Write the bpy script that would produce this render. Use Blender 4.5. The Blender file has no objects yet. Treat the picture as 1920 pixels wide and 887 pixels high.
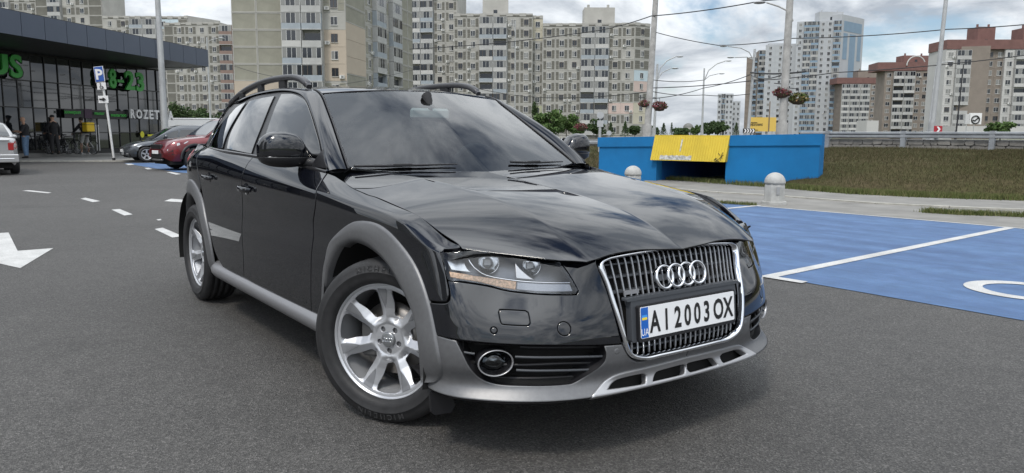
import bpy, math, random
import numpy as np
from mathutils import Vector, Matrix
from mathutils.geometry import delaunay_2d_cdt
random.seed(7)
scn = bpy.context.scene
COL = scn.collection
# ---------------------------------------------------------------- camera
CAMP = np.array([2.75552, -2.20477, 1.15853])
YAW, PITCH, ROLL, FPX, PW, PH = 2.51309, -0.132169, 0.0048267, 1436.76, 1920.0, 887.0
def cam_axes():
    cy, sy = math.cos(YAW), math.sin(YAW); cp, sp = math.cos(PITCH), math.sin(PITCH)
    f = np.array([cy*cp, sy*cp, sp]); r = np.array([sy, -cy, 0.0]); u = np.cross(r, f)
    cr, sr = math.cos(ROLL), math.sin(ROLL)
    return f, cr*r+sr*u, -sr*r+cr*u
CF, CR, CU = cam_axes()
cam = bpy.data.cameras.new('camera'); camo = bpy.data.objects.new('camera', cam); COL.objects.link(camo)
m = Matrix((CR.tolist(), CU.tolist(), (-CF).tolist())).transposed().to_4x4()
m.translation = Vector(CAMP.tolist()); camo.matrix_world = m
cam.sensor_fit = 'HORIZONTAL'; cam.sensor_width = 36.0; cam.lens = 36.0*FPX/PW
cam.clip_start = 0.05; cam.clip_end = 6000.0
scn.camera = camo
# ---------------------------------------------------------------- sky, sun, exposure
SUN_EL, SUN_AZ = math.radians(56), math.radians(-62)      # azimuth measured from +X towards +Y
world = bpy.data.worlds.new('World'); scn.world = world; world.use_nodes = True
def build_world():
    nt = world.node_tree; nt.nodes.clear(); N = nt.nodes.new; L = nt.links.new
    out = N('ShaderNodeOutputWorld'); bg = N('ShaderNodeBackground'); L(bg.outputs[0], out.inputs[0])
    sky = N('ShaderNodeTexSky'); sky.sky_type = 'NISHITA'; sky.sun_disc = False
    sky.sun_elevation = SUN_EL; sky.sun_rotation = math.pi/2-SUN_AZ
    sky.air_density = 1.0; sky.dust_density = 0.6; sky.ozone_density = 2.0
    tc = N('ShaderNodeTexCoord'); sep = N('ShaderNodeSeparateXYZ'); L(tc.outputs['Generated'], sep.inputs[0])
    # project the direction on a cloud deck
    mx = N('ShaderNodeMath'); mx.operation = 'MAXIMUM'; L(sep.outputs['Z'], mx.inputs[0]); mx.inputs[1].default_value = 0.0
    ad = N('ShaderNodeMath'); ad.operation = 'ADD'; L(mx.outputs[0], ad.inputs[0]); ad.inputs[1].default_value = 0.38
    dv = N('ShaderNodeVectorMath'); dv.operation = 'DIVIDE'; L(tc.outputs['Generated'], dv.inputs[0])
    cb = N('ShaderNodeCombineXYZ')
    for k in range(3): L(ad.outputs[0], cb.inputs[k])
    L(cb.outputs[0], dv.inputs[1])
    mp = N('ShaderNodeMapping'); L(dv.outputs[0], mp.inputs['Vector'])
    mp.inputs['Location'].default_value = CLOUD_LOC; mp.inputs['Scale'].default_value = (1, 1, 0.9)
    n1 = N('ShaderNodeTexNoise'); L(mp.outputs[0], n1.inputs['Vector'])
    n1.inputs['Scale'].default_value = 1.75; n1.inputs['Detail'].default_value = 9; n1.inputs['Roughness'].default_value = 0.57
    n1.inputs['Distortion'].default_value = 0.25
    r1 = N('ShaderNodeValToRGB'); L(n1.outputs['Fac'], r1.inputs['Fac'])
    r1.color_ramp.interpolation = 'EASE'
    r1.color_ramp.elements[0].position = CLOUD_A; r1.color_ramp.elements[1].position = CLOUD_B
    # light and dark parts of the clouds
    n2 = N('ShaderNodeTexNoise'); L(mp.outputs[0], n2.inputs['Vector'])
    n2.inputs['Scale'].default_value = 2.7; n2.inputs['Detail'].default_value = 8; n2.inputs['Roughness'].default_value = 0.60
    n2.inputs['Distortion'].default_value = 0.4
    r2 = N('ShaderNodeValToRGB'); L(n2.outputs['Fac'], r2.inputs['Fac'])
    e = r2.color_ramp.elements
    e[0].position = 0.38; e[0].color = (*CL_DARK, 1); e[1].position = 0.60; e[1].color = (*CL_LIGHT, 1)
    mix = N('ShaderNodeMix'); mix.data_type = 'RGBA'
    hz = N('ShaderNodeMapRange'); L(sep.outputs['Z'], hz.inputs['Value']); hz.inputs['From Min'].default_value = .02; hz.inputs['From Max'].default_value = .10; hz.inputs['To Min'].default_value = 1.0; hz.inputs['To Max'].default_value = 0.0
    mxh = N('ShaderNodeMath'); mxh.operation = 'MAXIMUM'; L(r1.outputs['Color'], mxh.inputs[0]); L(hz.outputs['Result'], mxh.inputs[1])
    L(mxh.outputs[0], mix.inputs['Factor']); L(sky.outputs[0], mix.inputs['A'])
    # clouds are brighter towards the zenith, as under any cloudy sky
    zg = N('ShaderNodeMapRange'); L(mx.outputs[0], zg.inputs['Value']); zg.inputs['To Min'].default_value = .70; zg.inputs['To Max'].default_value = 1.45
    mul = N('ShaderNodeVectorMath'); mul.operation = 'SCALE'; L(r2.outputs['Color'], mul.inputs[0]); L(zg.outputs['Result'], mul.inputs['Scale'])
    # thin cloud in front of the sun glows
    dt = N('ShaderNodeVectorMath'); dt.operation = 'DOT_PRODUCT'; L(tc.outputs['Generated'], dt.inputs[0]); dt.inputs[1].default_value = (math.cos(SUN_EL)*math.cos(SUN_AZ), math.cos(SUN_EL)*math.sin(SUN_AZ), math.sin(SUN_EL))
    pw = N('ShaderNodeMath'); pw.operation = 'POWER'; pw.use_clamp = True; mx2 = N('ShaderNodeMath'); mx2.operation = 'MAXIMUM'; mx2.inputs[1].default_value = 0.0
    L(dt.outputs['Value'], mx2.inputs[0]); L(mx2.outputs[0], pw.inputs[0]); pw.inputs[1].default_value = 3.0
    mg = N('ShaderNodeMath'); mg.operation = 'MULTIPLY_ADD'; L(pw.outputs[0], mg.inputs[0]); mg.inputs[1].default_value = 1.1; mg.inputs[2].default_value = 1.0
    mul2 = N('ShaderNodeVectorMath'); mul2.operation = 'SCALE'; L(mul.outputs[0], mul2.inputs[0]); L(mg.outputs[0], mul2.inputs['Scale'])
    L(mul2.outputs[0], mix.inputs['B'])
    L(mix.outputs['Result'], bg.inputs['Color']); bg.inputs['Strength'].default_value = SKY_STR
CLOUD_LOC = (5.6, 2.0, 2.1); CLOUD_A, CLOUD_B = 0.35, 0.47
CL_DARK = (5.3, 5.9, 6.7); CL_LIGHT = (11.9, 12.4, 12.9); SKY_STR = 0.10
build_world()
sl = bpy.data.lights.new('sun', 'SUN'); sl.energy = 1.8; sl.angle = math.radians(10); sl.color = (1.0, 0.93, 0.84)
so = bpy.data.objects.new('sun', sl); COL.objects.link(so)
sd = Vector((math.cos(SUN_EL)*math.cos(SUN_AZ), math.cos(SUN_EL)*math.sin(SUN_AZ), math.sin(SUN_EL)))
so.rotation_euler = sd.to_track_quat('Z', 'Y').to_euler(); so.location = (0, 0, 60)
vs = scn.view_settings; vs.view_transform = 'Standard'; vs.look = 'None'; vs.gamma = 1.0; vs.exposure = 0.12; vs.use_curve_mapping = False
scn.render.engine = 'CYCLES'
scn.cycles.max_bounces = 8; scn.cycles.transparent_max_bounces = 16
# ---------------------------------------------------------------- geometry library
def proj(P):
    d = np.asarray(P, float)-CAMP; z = d@CF
    return np.stack([PW/2+FPX*(d@CR)/z, PH/2-FPX*(d@CU)/z], -1)
def ray(u, v): return CF+CR*(u-PW/2)/FPX+CU*(PH/2-v)/FPX
def on(u, v, ax, val):
    d = ray(u, v); k = 'xyz'.index(ax); return CAMP+(val-CAMP[k])/d[k]*d
def at_depth(u, v, dist):                      # point at a horizontal distance from the camera
    d = ray(u, v); return CAMP+d*dist/math.hypot(d[0], d[1])
def gnd(u, v, z=0.0): return on(u, v, 'z', z)
def mesh_obj(name, V, F, mat, parent=None, N=None, smooth=False):
    me = bpy.data.meshes.new(name)
    me.from_pydata([tuple(map(float, p)) for p in V], [], [tuple(map(int, f)) for f in F])
    if mat is not None: me.materials.append(mat)
    if smooth or N is not None: me.polygons.foreach_set('use_smooth', [True]*len(me.polygons))
    if N is not None: me.normals_split_custom_set_from_vertices([tuple(map(float, n)) for n in N])
    o = bpy.data.objects.new(name, me); COL.objects.link(o)
    if parent is not None: o.parent = parent
    return o
def inst(o, name=None, parent=None, loc=None, rot=None, scale=None):
    c = o.copy(); COL.objects.link(c)
    if name: c.name = name
    if parent is not None: c.parent = parent
    if loc is not None: c.location = loc
    if rot is not None: c.rotation_euler = rot
    if scale is not None: c.scale = scale
    return c
def empty(name, loc=(0, 0, 0), rz=0.0, parent=None):
    o = bpy.data.objects.new(name, None); COL.objects.link(o); o.location = loc; o.rotation_euler = (0, 0, rz)
    o.empty_display_size = 0.2
    if parent is not None: o.parent = parent
    return o
def tag(o, label=None, cat=None, group=None, kind=None):
    if label: o['label'] = label
    if cat: o['category'] = cat
    if group: o['group'] = group
    if kind: o['kind'] = kind
    return o
class MB:
    """collects simple solids into one mesh"""
    def __init__(s): s.V = []; s.F = []; s.S = []
    def add(s, V, F, smooth=False):
        o = len(s.V); s.V += [tuple(map(float, p)) for p in V]; s.F += [tuple(i+o for i in f) for f in F]; s.S += [smooth]*len(F); return s
    def box(s, x0, x1, y0, y1, z0, z1):
        V = [(x, y, z) for x in (x0, x1) for y in (y0, y1) for z in (z0, z1)]
        return s.add(V, [(0, 1, 3, 2), (4, 6, 7, 5), (0, 4, 5, 1), (2, 3, 7, 6), (0, 2, 6, 4), (1, 5, 7, 3)])
    def cbox(s, c, sz): return s.box(c[0]-sz[0]/2, c[0]+sz[0]/2, c[1]-sz[1]/2, c[1]+sz[1]/2, c[2]-sz[2]/2, c[2]+sz[2]/2)
    def bbox(s, x0, x1, y0, y1, z0, z1, b):
        """box with chamfered edges"""
        V = []; F = []
        cx, cy, cz = (x0+x1)/2, (y0+y1)/2, (z0+z1)/2; hx, hy, hz = (x1-x0)/2, (y1-y0)/2, (z1-z0)/2
        b = min(b, hx*.9, hy*.9, hz*.9); idx = {}
        for sx in (-1, 1):
            for sy in (-1, 1):
                for sz in (-1, 1):
                    for k in range(3):
                        p = [hx*sx, hy*sy, hz*sz]
                        for j in range(3):
                            if j != k: p[j] -= b*(sx, sy, sz)[j]
                        idx[sx, sy, sz, k] = len(V); V.append((cx+p[0], cy+p[1], cz+p[2]))
        for k in range(3):
            a, c = (k+1) % 3, (k+2) % 3
            for sg in (-1, 1):
                q = []
                for (da, dc) in ((-1, -1), (1, -1), (1, 1), (-1, 1)):
                    t = [0, 0, 0]; t[k] = sg; t[a] = da; t[c] = dc; q.append(idx[(*t, k)])
                F.append(q if sg > 0 else q[::-1])
            for da in (-1, 1):
                for dc in (-1, 1):
                    t0 = [0, 0, 0]; t1 = [0, 0, 0]; t0[k] = -1; t1[k] = 1
                    t0[a] = t1[a] = da; t0[c] = t1[c] = dc
                    q = [idx[(*t0, a)], idx[(*t1, a)], idx[(*t1, c)], idx[(*t0, c)]]
                    F.append(q if da*dc < 0 else q[::-1])
        for sx in (-1, 1):
            for sy in (-1, 1):
                for sz in (-1, 1):
                    q = [idx[sx, sy, sz, k] for k in range(3)]; F.append(q if sx*sy*sz > 0 else q[::-1])
        return s.add(V, F)
    def tube(s, pts, r, n=8, cap=True, smooth=True):
        pts = [np.asarray(p, float) for p in pts]; m = len(pts)
        rr = [r]*m if np.isscalar(r) else list(r)
        V = []; F = []; prev = None
        for i, p in enumerate(pts):
            t = pts[min(i+1, m-1)]-pts[max(i-1, 0)]; t = t/(np.linalg.norm(t)+1e-12)
            if prev is None:
                a = np.array([0, 0, 1.0]) if abs(t[2]) < .9 else np.array([1.0, 0, 0]); a = np.cross(t, a)
            else: a = prev-t*(prev@t)
            a /= np.linalg.norm(a)+1e-12; prev = a; b = np.cross(t, a)
            for k in range(n):
                w = 2*math.pi*k/n; V.append(p+rr[i]*(math.cos(w)*a+math.sin(w)*b))
        for i in range(m-1):
            for k in range(n):
                k2 = (k+1) % n; F.append((i*n+k, i*n+k2, (i+1)*n+k2, (i+1)*n+k))
        s.add(V, F, smooth)
        if cap: s.add(V[:n], [tuple(range(n))[::-1]]); s.add(V[-n:], [tuple(range(n))])
        return s
    def lathe(s, prof, n=24, c=(0, 0, 0), axis='z', smooth=True):
        V = []; F = []; m = len(prof)
        for k in range(n):
            w = 2*math.pi*k/n; cs, sn = math.cos(w), math.sin(w)
            for r, h in prof:
                p = {'z': (r*cs, r*sn, h), 'y': (r*cs, h, -r*sn), 'x': (h, r*cs, r*sn)}[axis]
                V.append((c[0]+p[0], c[1]+p[1], c[2]+p[2]))
        for k in range(n):
            k2 = (k+1) % n
            for j in range(m-1): F.append((k*m+j, k2*m+j, k2*m+j+1, k*m+j+1))
        return s.add(V, F, smooth)
    def prism(s, poly, h0, h1, fn):
        """polygon in 2-D extruded between h0 and h1; fn(a,b,h)->xyz"""
        n = len(poly); V = [fn(a, b, h0) for a, b in poly]+[fn(a, b, h1) for a, b in poly]
        F = [tuple(range(n))[::-1], tuple(range(n, 2*n))]+[(i, (i+1) % n, n+(i+1) % n, n+i) for i in range(n)]
        return s.add(V, F)
    def sphere(s, c, r, nu=12, nv=8, sc=(1, 1, 1)):
        V = [(c[0], c[1], c[2]-r*sc[2])]; F = []
        for j in range(1, nv):
            ph = -math.pi/2+math.pi*j/nv
            for i in range(nu):
                w = 2*math.pi*i/nu; V.append((c[0]+r*sc[0]*math.cos(ph)*math.cos(w), c[1]+r*sc[1]*math.cos(ph)*math.sin(w), c[2]+r*sc[2]*math.sin(ph)))
        V.append((c[0], c[1], c[2]+r*sc[2]))
        for i in range(nu):
            F.append((0, 1+(i+1) % nu, 1+i)); F.append((len(V)-1, len(V)-1-nu+i, len(V)-1-nu+(i+1) % nu))
        for j in range(nv-2):
            for i in range(nu):
                a = 1+j*nu+i; b = 1+j*nu+(i+1) % nu; F.append((a, b, b+nu, a+nu))
        return s.add(V, F, True)
    def mirror_y(s):
        m = MB(); m.V = [(x, -y, z) for x, y, z in s.V]; m.F = [f[::-1] for f in s.F]; m.S = list(s.S); return m
    def build(s, name, mat, parent=None):
        me = bpy.data.meshes.new(name); me.from_pydata(s.V, [], s.F); 
        if mat is not None: me.materials.append(mat)
        me.polygons.foreach_set('use_smooth', s.S)
        o = bpy.data.objects.new(name, me); COL.objects.link(o)
        if parent is not None: o.parent = parent
        return o
def text_mesh(txt, size=1.0, bold=0.0, xs=1.0, depth=0.0):
    """letters in the xy plane, centred in x, baseline 0; returns V,F"""
    c = bpy.data.curves.new('t', 'FONT'); c.body = txt; c.size = size; c.align_x = 'CENTER'; c.offset = bold; c.extrude = depth; c.resolution_u = 3
    o = bpy.data.objects.new('t', c); COL.objects.link(o)
    dg = bpy.context.evaluated_depsgraph_get(); me = bpy.data.meshes.new_from_object(o.evaluated_get(dg))
    V = [(v.co.x*xs, v.co.y, v.co.z) for v in me.vertices]; F = [tuple(p.vertices) for p in me.polygons]
    bpy.data.objects.remove(o); bpy.data.curves.remove(c); bpy.data.meshes.remove(me)
    return V, F
# ---- splines and trimmed surfaces
_NB = {}
def nat_basis(k, t):
    k = np.asarray(k, float); n = len(k); t = np.asarray(t, float); h = np.diff(k); key = k.tobytes()
    if key not in _NB: _NB[key] = nat_matrix(k, n, h)
    M, I = _NB[key]
    j = np.clip(np.searchsorted(k, t)-1, 0, n-2); hj = h[j][:, None]
    a = ((k[j+1]-t))[:, None]/hj; b = 1-a
    return a*I[j]+b*I[j+1]+((a**3-a)*M[j]+(b**3-b)*M[j+1])*hj**2/6
def nat_matrix(k, n, h):
    A = np.zeros((n, n)); B = np.zeros((n, n)); A[0, 0] = A[-1, -1] = 1
    for i in range(1, n-1):
        A[i, i-1] = h[i-1]; A[i, i] = 2*(h[i-1]+h[i]); A[i, i+1] = h[i]
        B[i, i-1] = 6/h[i-1]; B[i, i] = -6/h[i-1]-6/h[i]; B[i, i+1] = 6/h[i]
    return np.linalg.solve(A, B), np.eye(n)
_HB = {}
def her_basis(k, t):
    k = np.asarray(k, float); n = len(k); t = np.asarray(t, float); h = np.diff(k); key = k.tobytes()
    if key not in _HB:
        T = np.zeros((n, n)); I = np.eye(n)
        T[0] = (I[1]-I[0])/h[0]; T[-1] = (I[-1]-I[-2])/h[-1]
        for i in range(1, n-1):
            d0 = (I[i]-I[i-1])/h[i-1]; d1 = (I[i+1]-I[i])/h[i]; T[i] = (d0*h[i]+d1*h[i-1])/(h[i-1]+h[i])
        _HB[key] = (T, I)
    T, I = _HB[key]
    j = np.clip(np.searchsorted(k, t)-1, 0, n-2); hj = h[j][:, None]; x = ((t-k[j]))[:, None]/hj
    return (2*x**3-3*x**2+1)*I[j]+(x**3-2*x**2+x)*hj*T[j]+(-2*x**3+3*x**2)*I[j+1]+(x**3-x**2)*hj*T[j+1]
class Surf:
    def __init__(s, P, ku, kv, bu=nat_basis, bv=her_basis, flip=1):
        s.P = np.asarray(P, float); s.ku, s.kv, s.bu, s.bv, s.flip = list(ku), list(kv), bu, bv, flip; s._g = None
    def __call__(s, uv):
        uv = np.atleast_2d(np.asarray(uv, float)); n_, m_ = s.P.shape[:2]; A = (s.bu(s.ku, uv[:, 0])@s.P.reshape(n_, -1)).reshape(-1, m_, 3); return (s.bv(s.kv, uv[:, 1])[:, :, None]*A).sum(1)
    def solve(s, target, fn, ok=None, it=30):
        """(u,v) whose fn(point) equals target"""
        if s._g is None:
            a = np.linspace(s.ku[0], s.ku[-1], 200); b = np.linspace(s.kv[0], s.kv[-1], 60)
            s._g = np.stack(np.meshgrid(a, b, indexing='ij'), -1).reshape(-1, 2); s._p = s(s._g)
            n = surf_normals(s, s._g); s._f = ((CAMP-s._p)*n).sum(1) > 0
        q = fn(s._p); d = ((q-np.asarray(target))**2).sum(1)
        if ok is not None: d = np.where(ok(s._p, s._f), d, 1e18)
        x = s._g[np.argmin(d)].copy()
        lo = np.array([s.ku[0], s.kv[0]]); hi = np.array([s.ku[-1], s.kv[-1]])
        for _ in range(it):
            e = 1e-4; Q = fn(s(np.array([x, x+[e, 0], x+[0, e]]))); r = np.asarray(target)-Q[0]
            J = np.stack([(Q[1]-Q[0])/e, (Q[2]-Q[0])/e], 1)
            try: st = np.linalg.solve(J.T@J+1e-9*np.eye(2), J.T@r)
            except Exception: break
            x = np.clip(x+np.clip(st, -.03, .03), lo, hi)
            if abs(st).max() < 1e-6: break
        return x
    def px(s, pts): return [s.solve(p, proj, lambda P, f: f) for p in pts]
    def xz(s, pts): return [s.solve(p, lambda P: P[:, [0, 2]]) for p in pts]
    def yz(s, pts, front=True): return [s.solve(p, lambda P: P[:, [1, 2]], (lambda P, f: P[:, 0] > 0) if front else None) for p in pts]
def surf_normals(f, uv, flip=None):
    e = 1e-3; uv = np.asarray(uv, float)
    du = f(uv+[e, 0])-f(uv-[e, 0]); dv = f(uv+[0, e])-f(uv-[0, e]); n = np.cross(du, dv)
    n /= np.linalg.norm(n, axis=1)[:, None]+1e-12
    return n*(f.flip if hasattr(f, 'flip') else (flip or 1))
def smooth_poly(pts, corners=(), step=0.015, closed=True):
    """Catmull-Rom through 2-D points; indices in corners stay sharp"""
    P = [np.asarray(p, float) for p in pts]; n = len(P); out = []
    rng = n if closed else n-1
    for i in range(rng):
        a, b = P[i], P[(i+1) % n]
        t0 = (b-P[i-1])/2 if (closed or i > 0) and i not in corners else (b-a)
        j = (i+1) % n
        t1 = (P[(i+2) % n]-a)/2 if (closed or i+2 < n) and j not in corners else (b-a)
        L = np.linalg.norm(b-a); t0 = t0*min(1, 1.6*L/(np.linalg.norm(t0)+1e-9)); t1 = t1*min(1, 1.6*L/(np.linalg.norm(t1)+1e-9))
        m = max(1, int(L/step))
        for k in range(m):
            x = k/m; out.append((2*x**3-3*x**2+1)*a+(x**3-2*x**2+x)*t0+(-2*x**3+3*x**2)*b+(x**3-x**2)*t1)
    if not closed: out.append(P[-1])
    return np.array(out)
def area2(p): return 0.5*np.sum(p[:, 0]*np.roll(p[:, 1], -1)-np.roll(p[:, 0], -1)*p[:, 1])
def inset(p, d):
    p = np.asarray(p, float); sg = 1 if area2(p) > 0 else -1
    e = np.roll(p, -1, 0)-p; e /= np.linalg.norm(e, axis=1)[:, None]+1e-12
    n = np.stack([-e[:, 1], e[:, 0]], 1)*sg; nn = n+np.roll(n, 1, 0); nn /= np.linalg.norm(nn, axis=1)[:, None]+1e-9
    c = np.clip((nn*n).sum(1), .5, 1)[:, None]
    return p+nn*d/c
def inside(p, q):
    x, y = q[:, 0], q[:, 1]; r = np.zeros(len(q), bool)
    a = p; b = np.roll(p, -1, 0)
    for (x0, y0), (x1, y1) in zip(a, b):
        c = (y0 > y) != (y1 > y); r ^= c & (x < (x1-x0)*(y-y0)/(y1-y0+1e-15)+x0)
    return r
def tri_region(outer, holes=(), step=0.03):
    loops = [np.asarray(outer)]+[np.asarray(h) for h in holes]
    pts = []; edges = []
    for lp in loops:
        o = len(pts); n = len(lp); pts += lp.tolist(); edges += [(o+i, o+(i+1) % n) for i in range(n)]
    lo, hi = loops[0].min(0), loops[0].max(0)
    gx = np.arange(lo[0]+step*.5, hi[0], step); gy = np.arange(lo[1]+step*.5, hi[1], step*.87)
    g = np.array([(x+(step/2 if j % 2 else 0), y) for j, y in enumerate(gy) for x in gx]) if len(gx) and len(gy) else np.zeros((0, 2))
    if len(g):
        ok = inside(loops[0], g)
        for h in loops[1:]: ok &= ~inside(h, g)
        g = g[ok]; B = np.concatenate(loops)
        if len(g): g = g[np.concatenate([((B[None]-g[i:i+400, None])**2).sum(2).min(1) for i in range(0, len(g), 400)]) > (step*.45)**2]
    allp = pts+g.tolist()
    r = delaunay_2d_cdt([Vector(p) for p in allp], edges, [], 0, 1e-7)
    V = np.array([tuple(v) for v in r[0]]); F = np.array([tuple(f) for f in r[2]])
    c = V[F].mean(1); ok = inside(loops[0], c)
    for h in loops[1:]: ok &= ~inside(h, c)
    F = F[ok]
    a = V[F]; ar = (a[:, 1, 0]-a[:, 0, 0])*(a[:, 2, 1]-a[:, 0, 1])-(a[:, 1, 1]-a[:, 0, 1])*(a[:, 2, 0]-a[:, 0, 0])
    F = np.where((ar > 0)[:, None], F, F[:, ::-1]); F = F[np.abs(ar) > 1e-10]
    return V, F
def trimmed(f, outer, holes=(), step=0.03, gap=0.0022, rnd=0.004, drop=0.0014, depth=0.014, off=0.0):
    """a trimmed patch of surface f with rolled edges; returns V,F,N (outer side along the surface normal)"""
    outer = np.asarray(outer); holes = [np.asarray(h) for h in holes]
    if area2(outer) < 0: outer = outer[::-1]
    e0 = inset(outer, gap); e1 = inset(outer, gap+rnd)
    h0 = [inset(h, -gap) for h in holes]; h1 = [inset(h, -gap-rnd) for h in holes]
    uv, F = tri_region(e1, h1, step)
    sg = 1 if getattr(f, 'flip', 1) > 0 else -1
    P = f(uv); N = surf_normals(f, uv); P = P+N*off
    V = [P]; NN = [N]; FF = [F if sg > 0 else F[:, ::-1]]; o = len(P)
    for a, b, hole in [(e0, e1, False)]+[(x, y, True) for x, y in zip(h0, h1)]:
        n = len(a); pa, pb = f(a), f(b); na, nb = surf_normals(f, a), surf_normals(f, b)
        out = pa-pb; out /= np.linalg.norm(out, axis=1)[:, None]+1e-12
        pb = pb+nb*off; pa = pa+na*off
        r1 = pa-na*drop; nr = na*.75+out*.65; nr /= np.linalg.norm(nr, axis=1)[:, None]
        r2 = pa-na*depth
        V += [pb, r1, r1, r2]; NN += [nb, nr, out, out]
        i = np.arange(n); j = (i+1) % n
        ccw = area2(a) > 0
        def quad(s0, s1):
            q = np.stack([o+s0*n+i, o+s0*n+j, o+s1*n+j, o+s1*n+i], 1); return q
        for s0, s1 in ((0, 1), (2, 3)):
            q = quad(s0, s1)
            fl = (ccw != hole) == (sg > 0)
            FF.append(q[:, ::-1] if fl else q)
        o += 4*n
    F = [tuple(r) for blk in FF for r in blk]
    V = np.concatenate(V); NN = np.concatenate(NN)
    # make winding agree with normals
    q3 = np.array([q[:3] for q in F]); fn = np.cross(V[q3[:, 1]]-V[q3[:, 0]], V[q3[:, 2]]-V[q3[:, 0]]); s_ = (fn*NN[q3].sum(1)).sum(1)
    return V, [q[::-1] if w < 0 else q for q, w in zip(F, s_)], NN
def mir(VFN):
    V, F, N = VFN; k = np.array([1, -1, 1]); return V*k, [f[::-1] for f in F], N*k
def strip(name, rows, mat, parent, closed=False, smooth=True):
    """skin a list of equally long point rows"""
    V = []; F = []; n = len(rows[0])
    for r in rows: V += list(r)
    for i in range(len(rows)-1):
        for k in range(n if closed else n-1):
            k2 = (k+1) % n; F.append((i*n+k, i*n+k2, (i+1)*n+k2, (i+1)*n+k))
    return mesh_obj(name, V, F, mat, parent, smooth=smooth)
# ---------------------------------------------------------------- materials
MATS = {}
def pmat(name, col, rough=0.5, metal=0.0, coat=0.0, spec=0.5, noise=None, bump=None, coat_rough=0.03, alpha=None, emit=None, trans=0.0, ior=None):
    """principled material; noise=(scale, amount[, detail]) varies the colour, bump=(scale, strength, distance)"""
    if name in MATS: return MATS[name]
    m = bpy.data.materials.new(name); m.use_nodes = True; nt = m.node_tree; b = nt.nodes['Principled BSDF']; MATS[name] = m
    b.inputs['Base Color'].default_value = (*col, 1); b.inputs['Roughness'].default_value = rough; b.inputs['Metallic'].default_value = metal
    b.inputs['Coat Weight'].default_value = coat; b.inputs['Coat Roughness'].default_value = coat_rough
    b.inputs['Specular IOR Level'].default_value = spec; b.inputs['Transmission Weight'].default_value = trans
    if ior: b.inputs['IOR'].default_value = ior
    if emit: b.inputs['Emission Color'].default_value = (*emit[0], 1); b.inputs['Emission Strength'].default_value = emit[1]
    if noise or bump:
        tc = nt.nodes.new('ShaderNodeTexCoord')
    if noise:
        n = nt.nodes.new('ShaderNodeTexNoise'); n.inputs['Scale'].default_value = noise[0]; n.inputs['Detail'].default_value = noise[2] if len(noise) > 2 else 6
        n.inputs['Roughness'].default_value = 0.6
        nt.links.new(tc.outputs['Object'], n.inputs['Vector'])
        r = nt.nodes.new('ShaderNodeValToRGB'); a = noise[1]
        r.color_ramp.elements[0].position = .3; r.color_ramp.elements[1].position = .7
        r.color_ramp.elements[0].color = (*[c*(1-a) for c in col], 1); r.color_ramp.elements[1].color = (*[min(1, c*(1+a)) for c in col], 1)
        nt.links.new(n.outputs['Fac'], r.inputs[0]); nt.links.new(r.outputs[0], b.inputs['Base Color'])
    if bump:
        n2 = nt.nodes.new('ShaderNodeTexNoise'); n2.inputs['Scale'].default_value = bump[0]; n2.inputs['Detail'].default_value = 4
        nt.links.new(tc.outputs['Object'], n2.inputs['Vector'])
        bp = nt.nodes.new('ShaderNodeBump'); bp.inputs['Strength'].default_value = bump[1]; bp.inputs['Distance'].default_value = bump[2]
        nt.links.new(n2.outputs['Fac'], bp.inputs['Height']); nt.links.new(bp.outputs[0], b.inputs['Normal'])
    return m
def glass_mat(name, tint, refl_boost=1.0, rough=0.0):
    """thin window pane: clear through a tint plus a mirror-like reflection"""
    if name in MATS: return MATS[name]
    m = bpy.data.materials.new(name); m.use_nodes = True; nt = m.node_tree; nt.nodes.clear(); N = nt.nodes.new; L = nt.links.new
    out = N('ShaderNodeOutputMaterial'); mix = N('ShaderNodeMixShader'); t = N('ShaderNodeBsdfTransparent'); g = N('ShaderNodeBsdfGlossy')
    t.inputs[0].default_value = (*tint, 1); g.inputs['Roughness'].default_value = rough
    fr = N('ShaderNodeFresnel'); fr.inputs[0].default_value = 1.52
    ml = N('ShaderNodeMath'); ml.operation = 'MULTIPLY'; ml.inputs[1].default_value = refl_boost; ml.use_clamp = True
    L(fr.outputs[0], ml.inputs[0]); L(ml.outputs[0], mix.inputs[0]); L(t.outputs[0], mix.inputs[1]); L(g.outputs[0], mix.inputs[2]); L(mix.outputs[0], out.inputs[0])
    MATS[name] = m; return m
PAINT = pmat('car paint dark grey', (0.0036, 0.0042, 0.0066), rough=0.5, metal=0.0, coat=1.0, coat_rough=0.004, spec=0.0)
PAINT.node_tree.nodes['Principled BSDF'].inputs['Coat IOR'].default_value = 1.72
TRIM = pmat('grey satin trim', (0.145, 0.147, 0.152), rough=0.42, metal=0.45, noise=(60, .08))
ALU = pmat('satin aluminium', (0.42, 0.42, 0.43), rough=0.33, metal=0.75)
CHROME = pmat('chrome', (0.80, 0.81, 0.83), rough=0.06, metal=1.0)
SILVER = pmat('wheel silver', (0.52, 0.53, 0.55), rough=0.34, metal=0.6, coat=0.2)
RUBBER = pmat('tyre rubber', (0.016, 0.016, 0.017), rough=0.62, noise=(25, .35))
BLACKP = pmat('black plastic', (0.012, 0.012, 0.014), rough=0.42, bump=(900, .12, .001))
GRILLEG = pmat('grille grey plastic', (0.055, 0.06, 0.068), rough=0.45)
GLOSSB = pmat('gloss black', (0.006, 0.006, 0.007), rough=0.12, coat=0.5)
DARK = pmat('cavity black', (0.004, 0.004, 0.004), rough=0.9)
CABIN = pmat('cabin dark cloth', (0.018, 0.018, 0.02), rough=0.85)
GLASS_F = glass_mat('windscreen glass', (0.52, 0.60, 0.60), 2.1)
GLASS_S = glass_mat('side glass', (0.14, 0.15, 0.15), 2.0)
LENS = glass_mat('lamp lens', (0.93, 0.94, 0.95), 1.15)
REFLECT = pmat('lamp reflector', (0.75, 0.76, 0.78), rough=0.12, metal=1.0)
LAMPGREY = pmat('lamp housing grey', (0.16, 0.17, 0.19), rough=0.3, metal=0.6)
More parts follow.
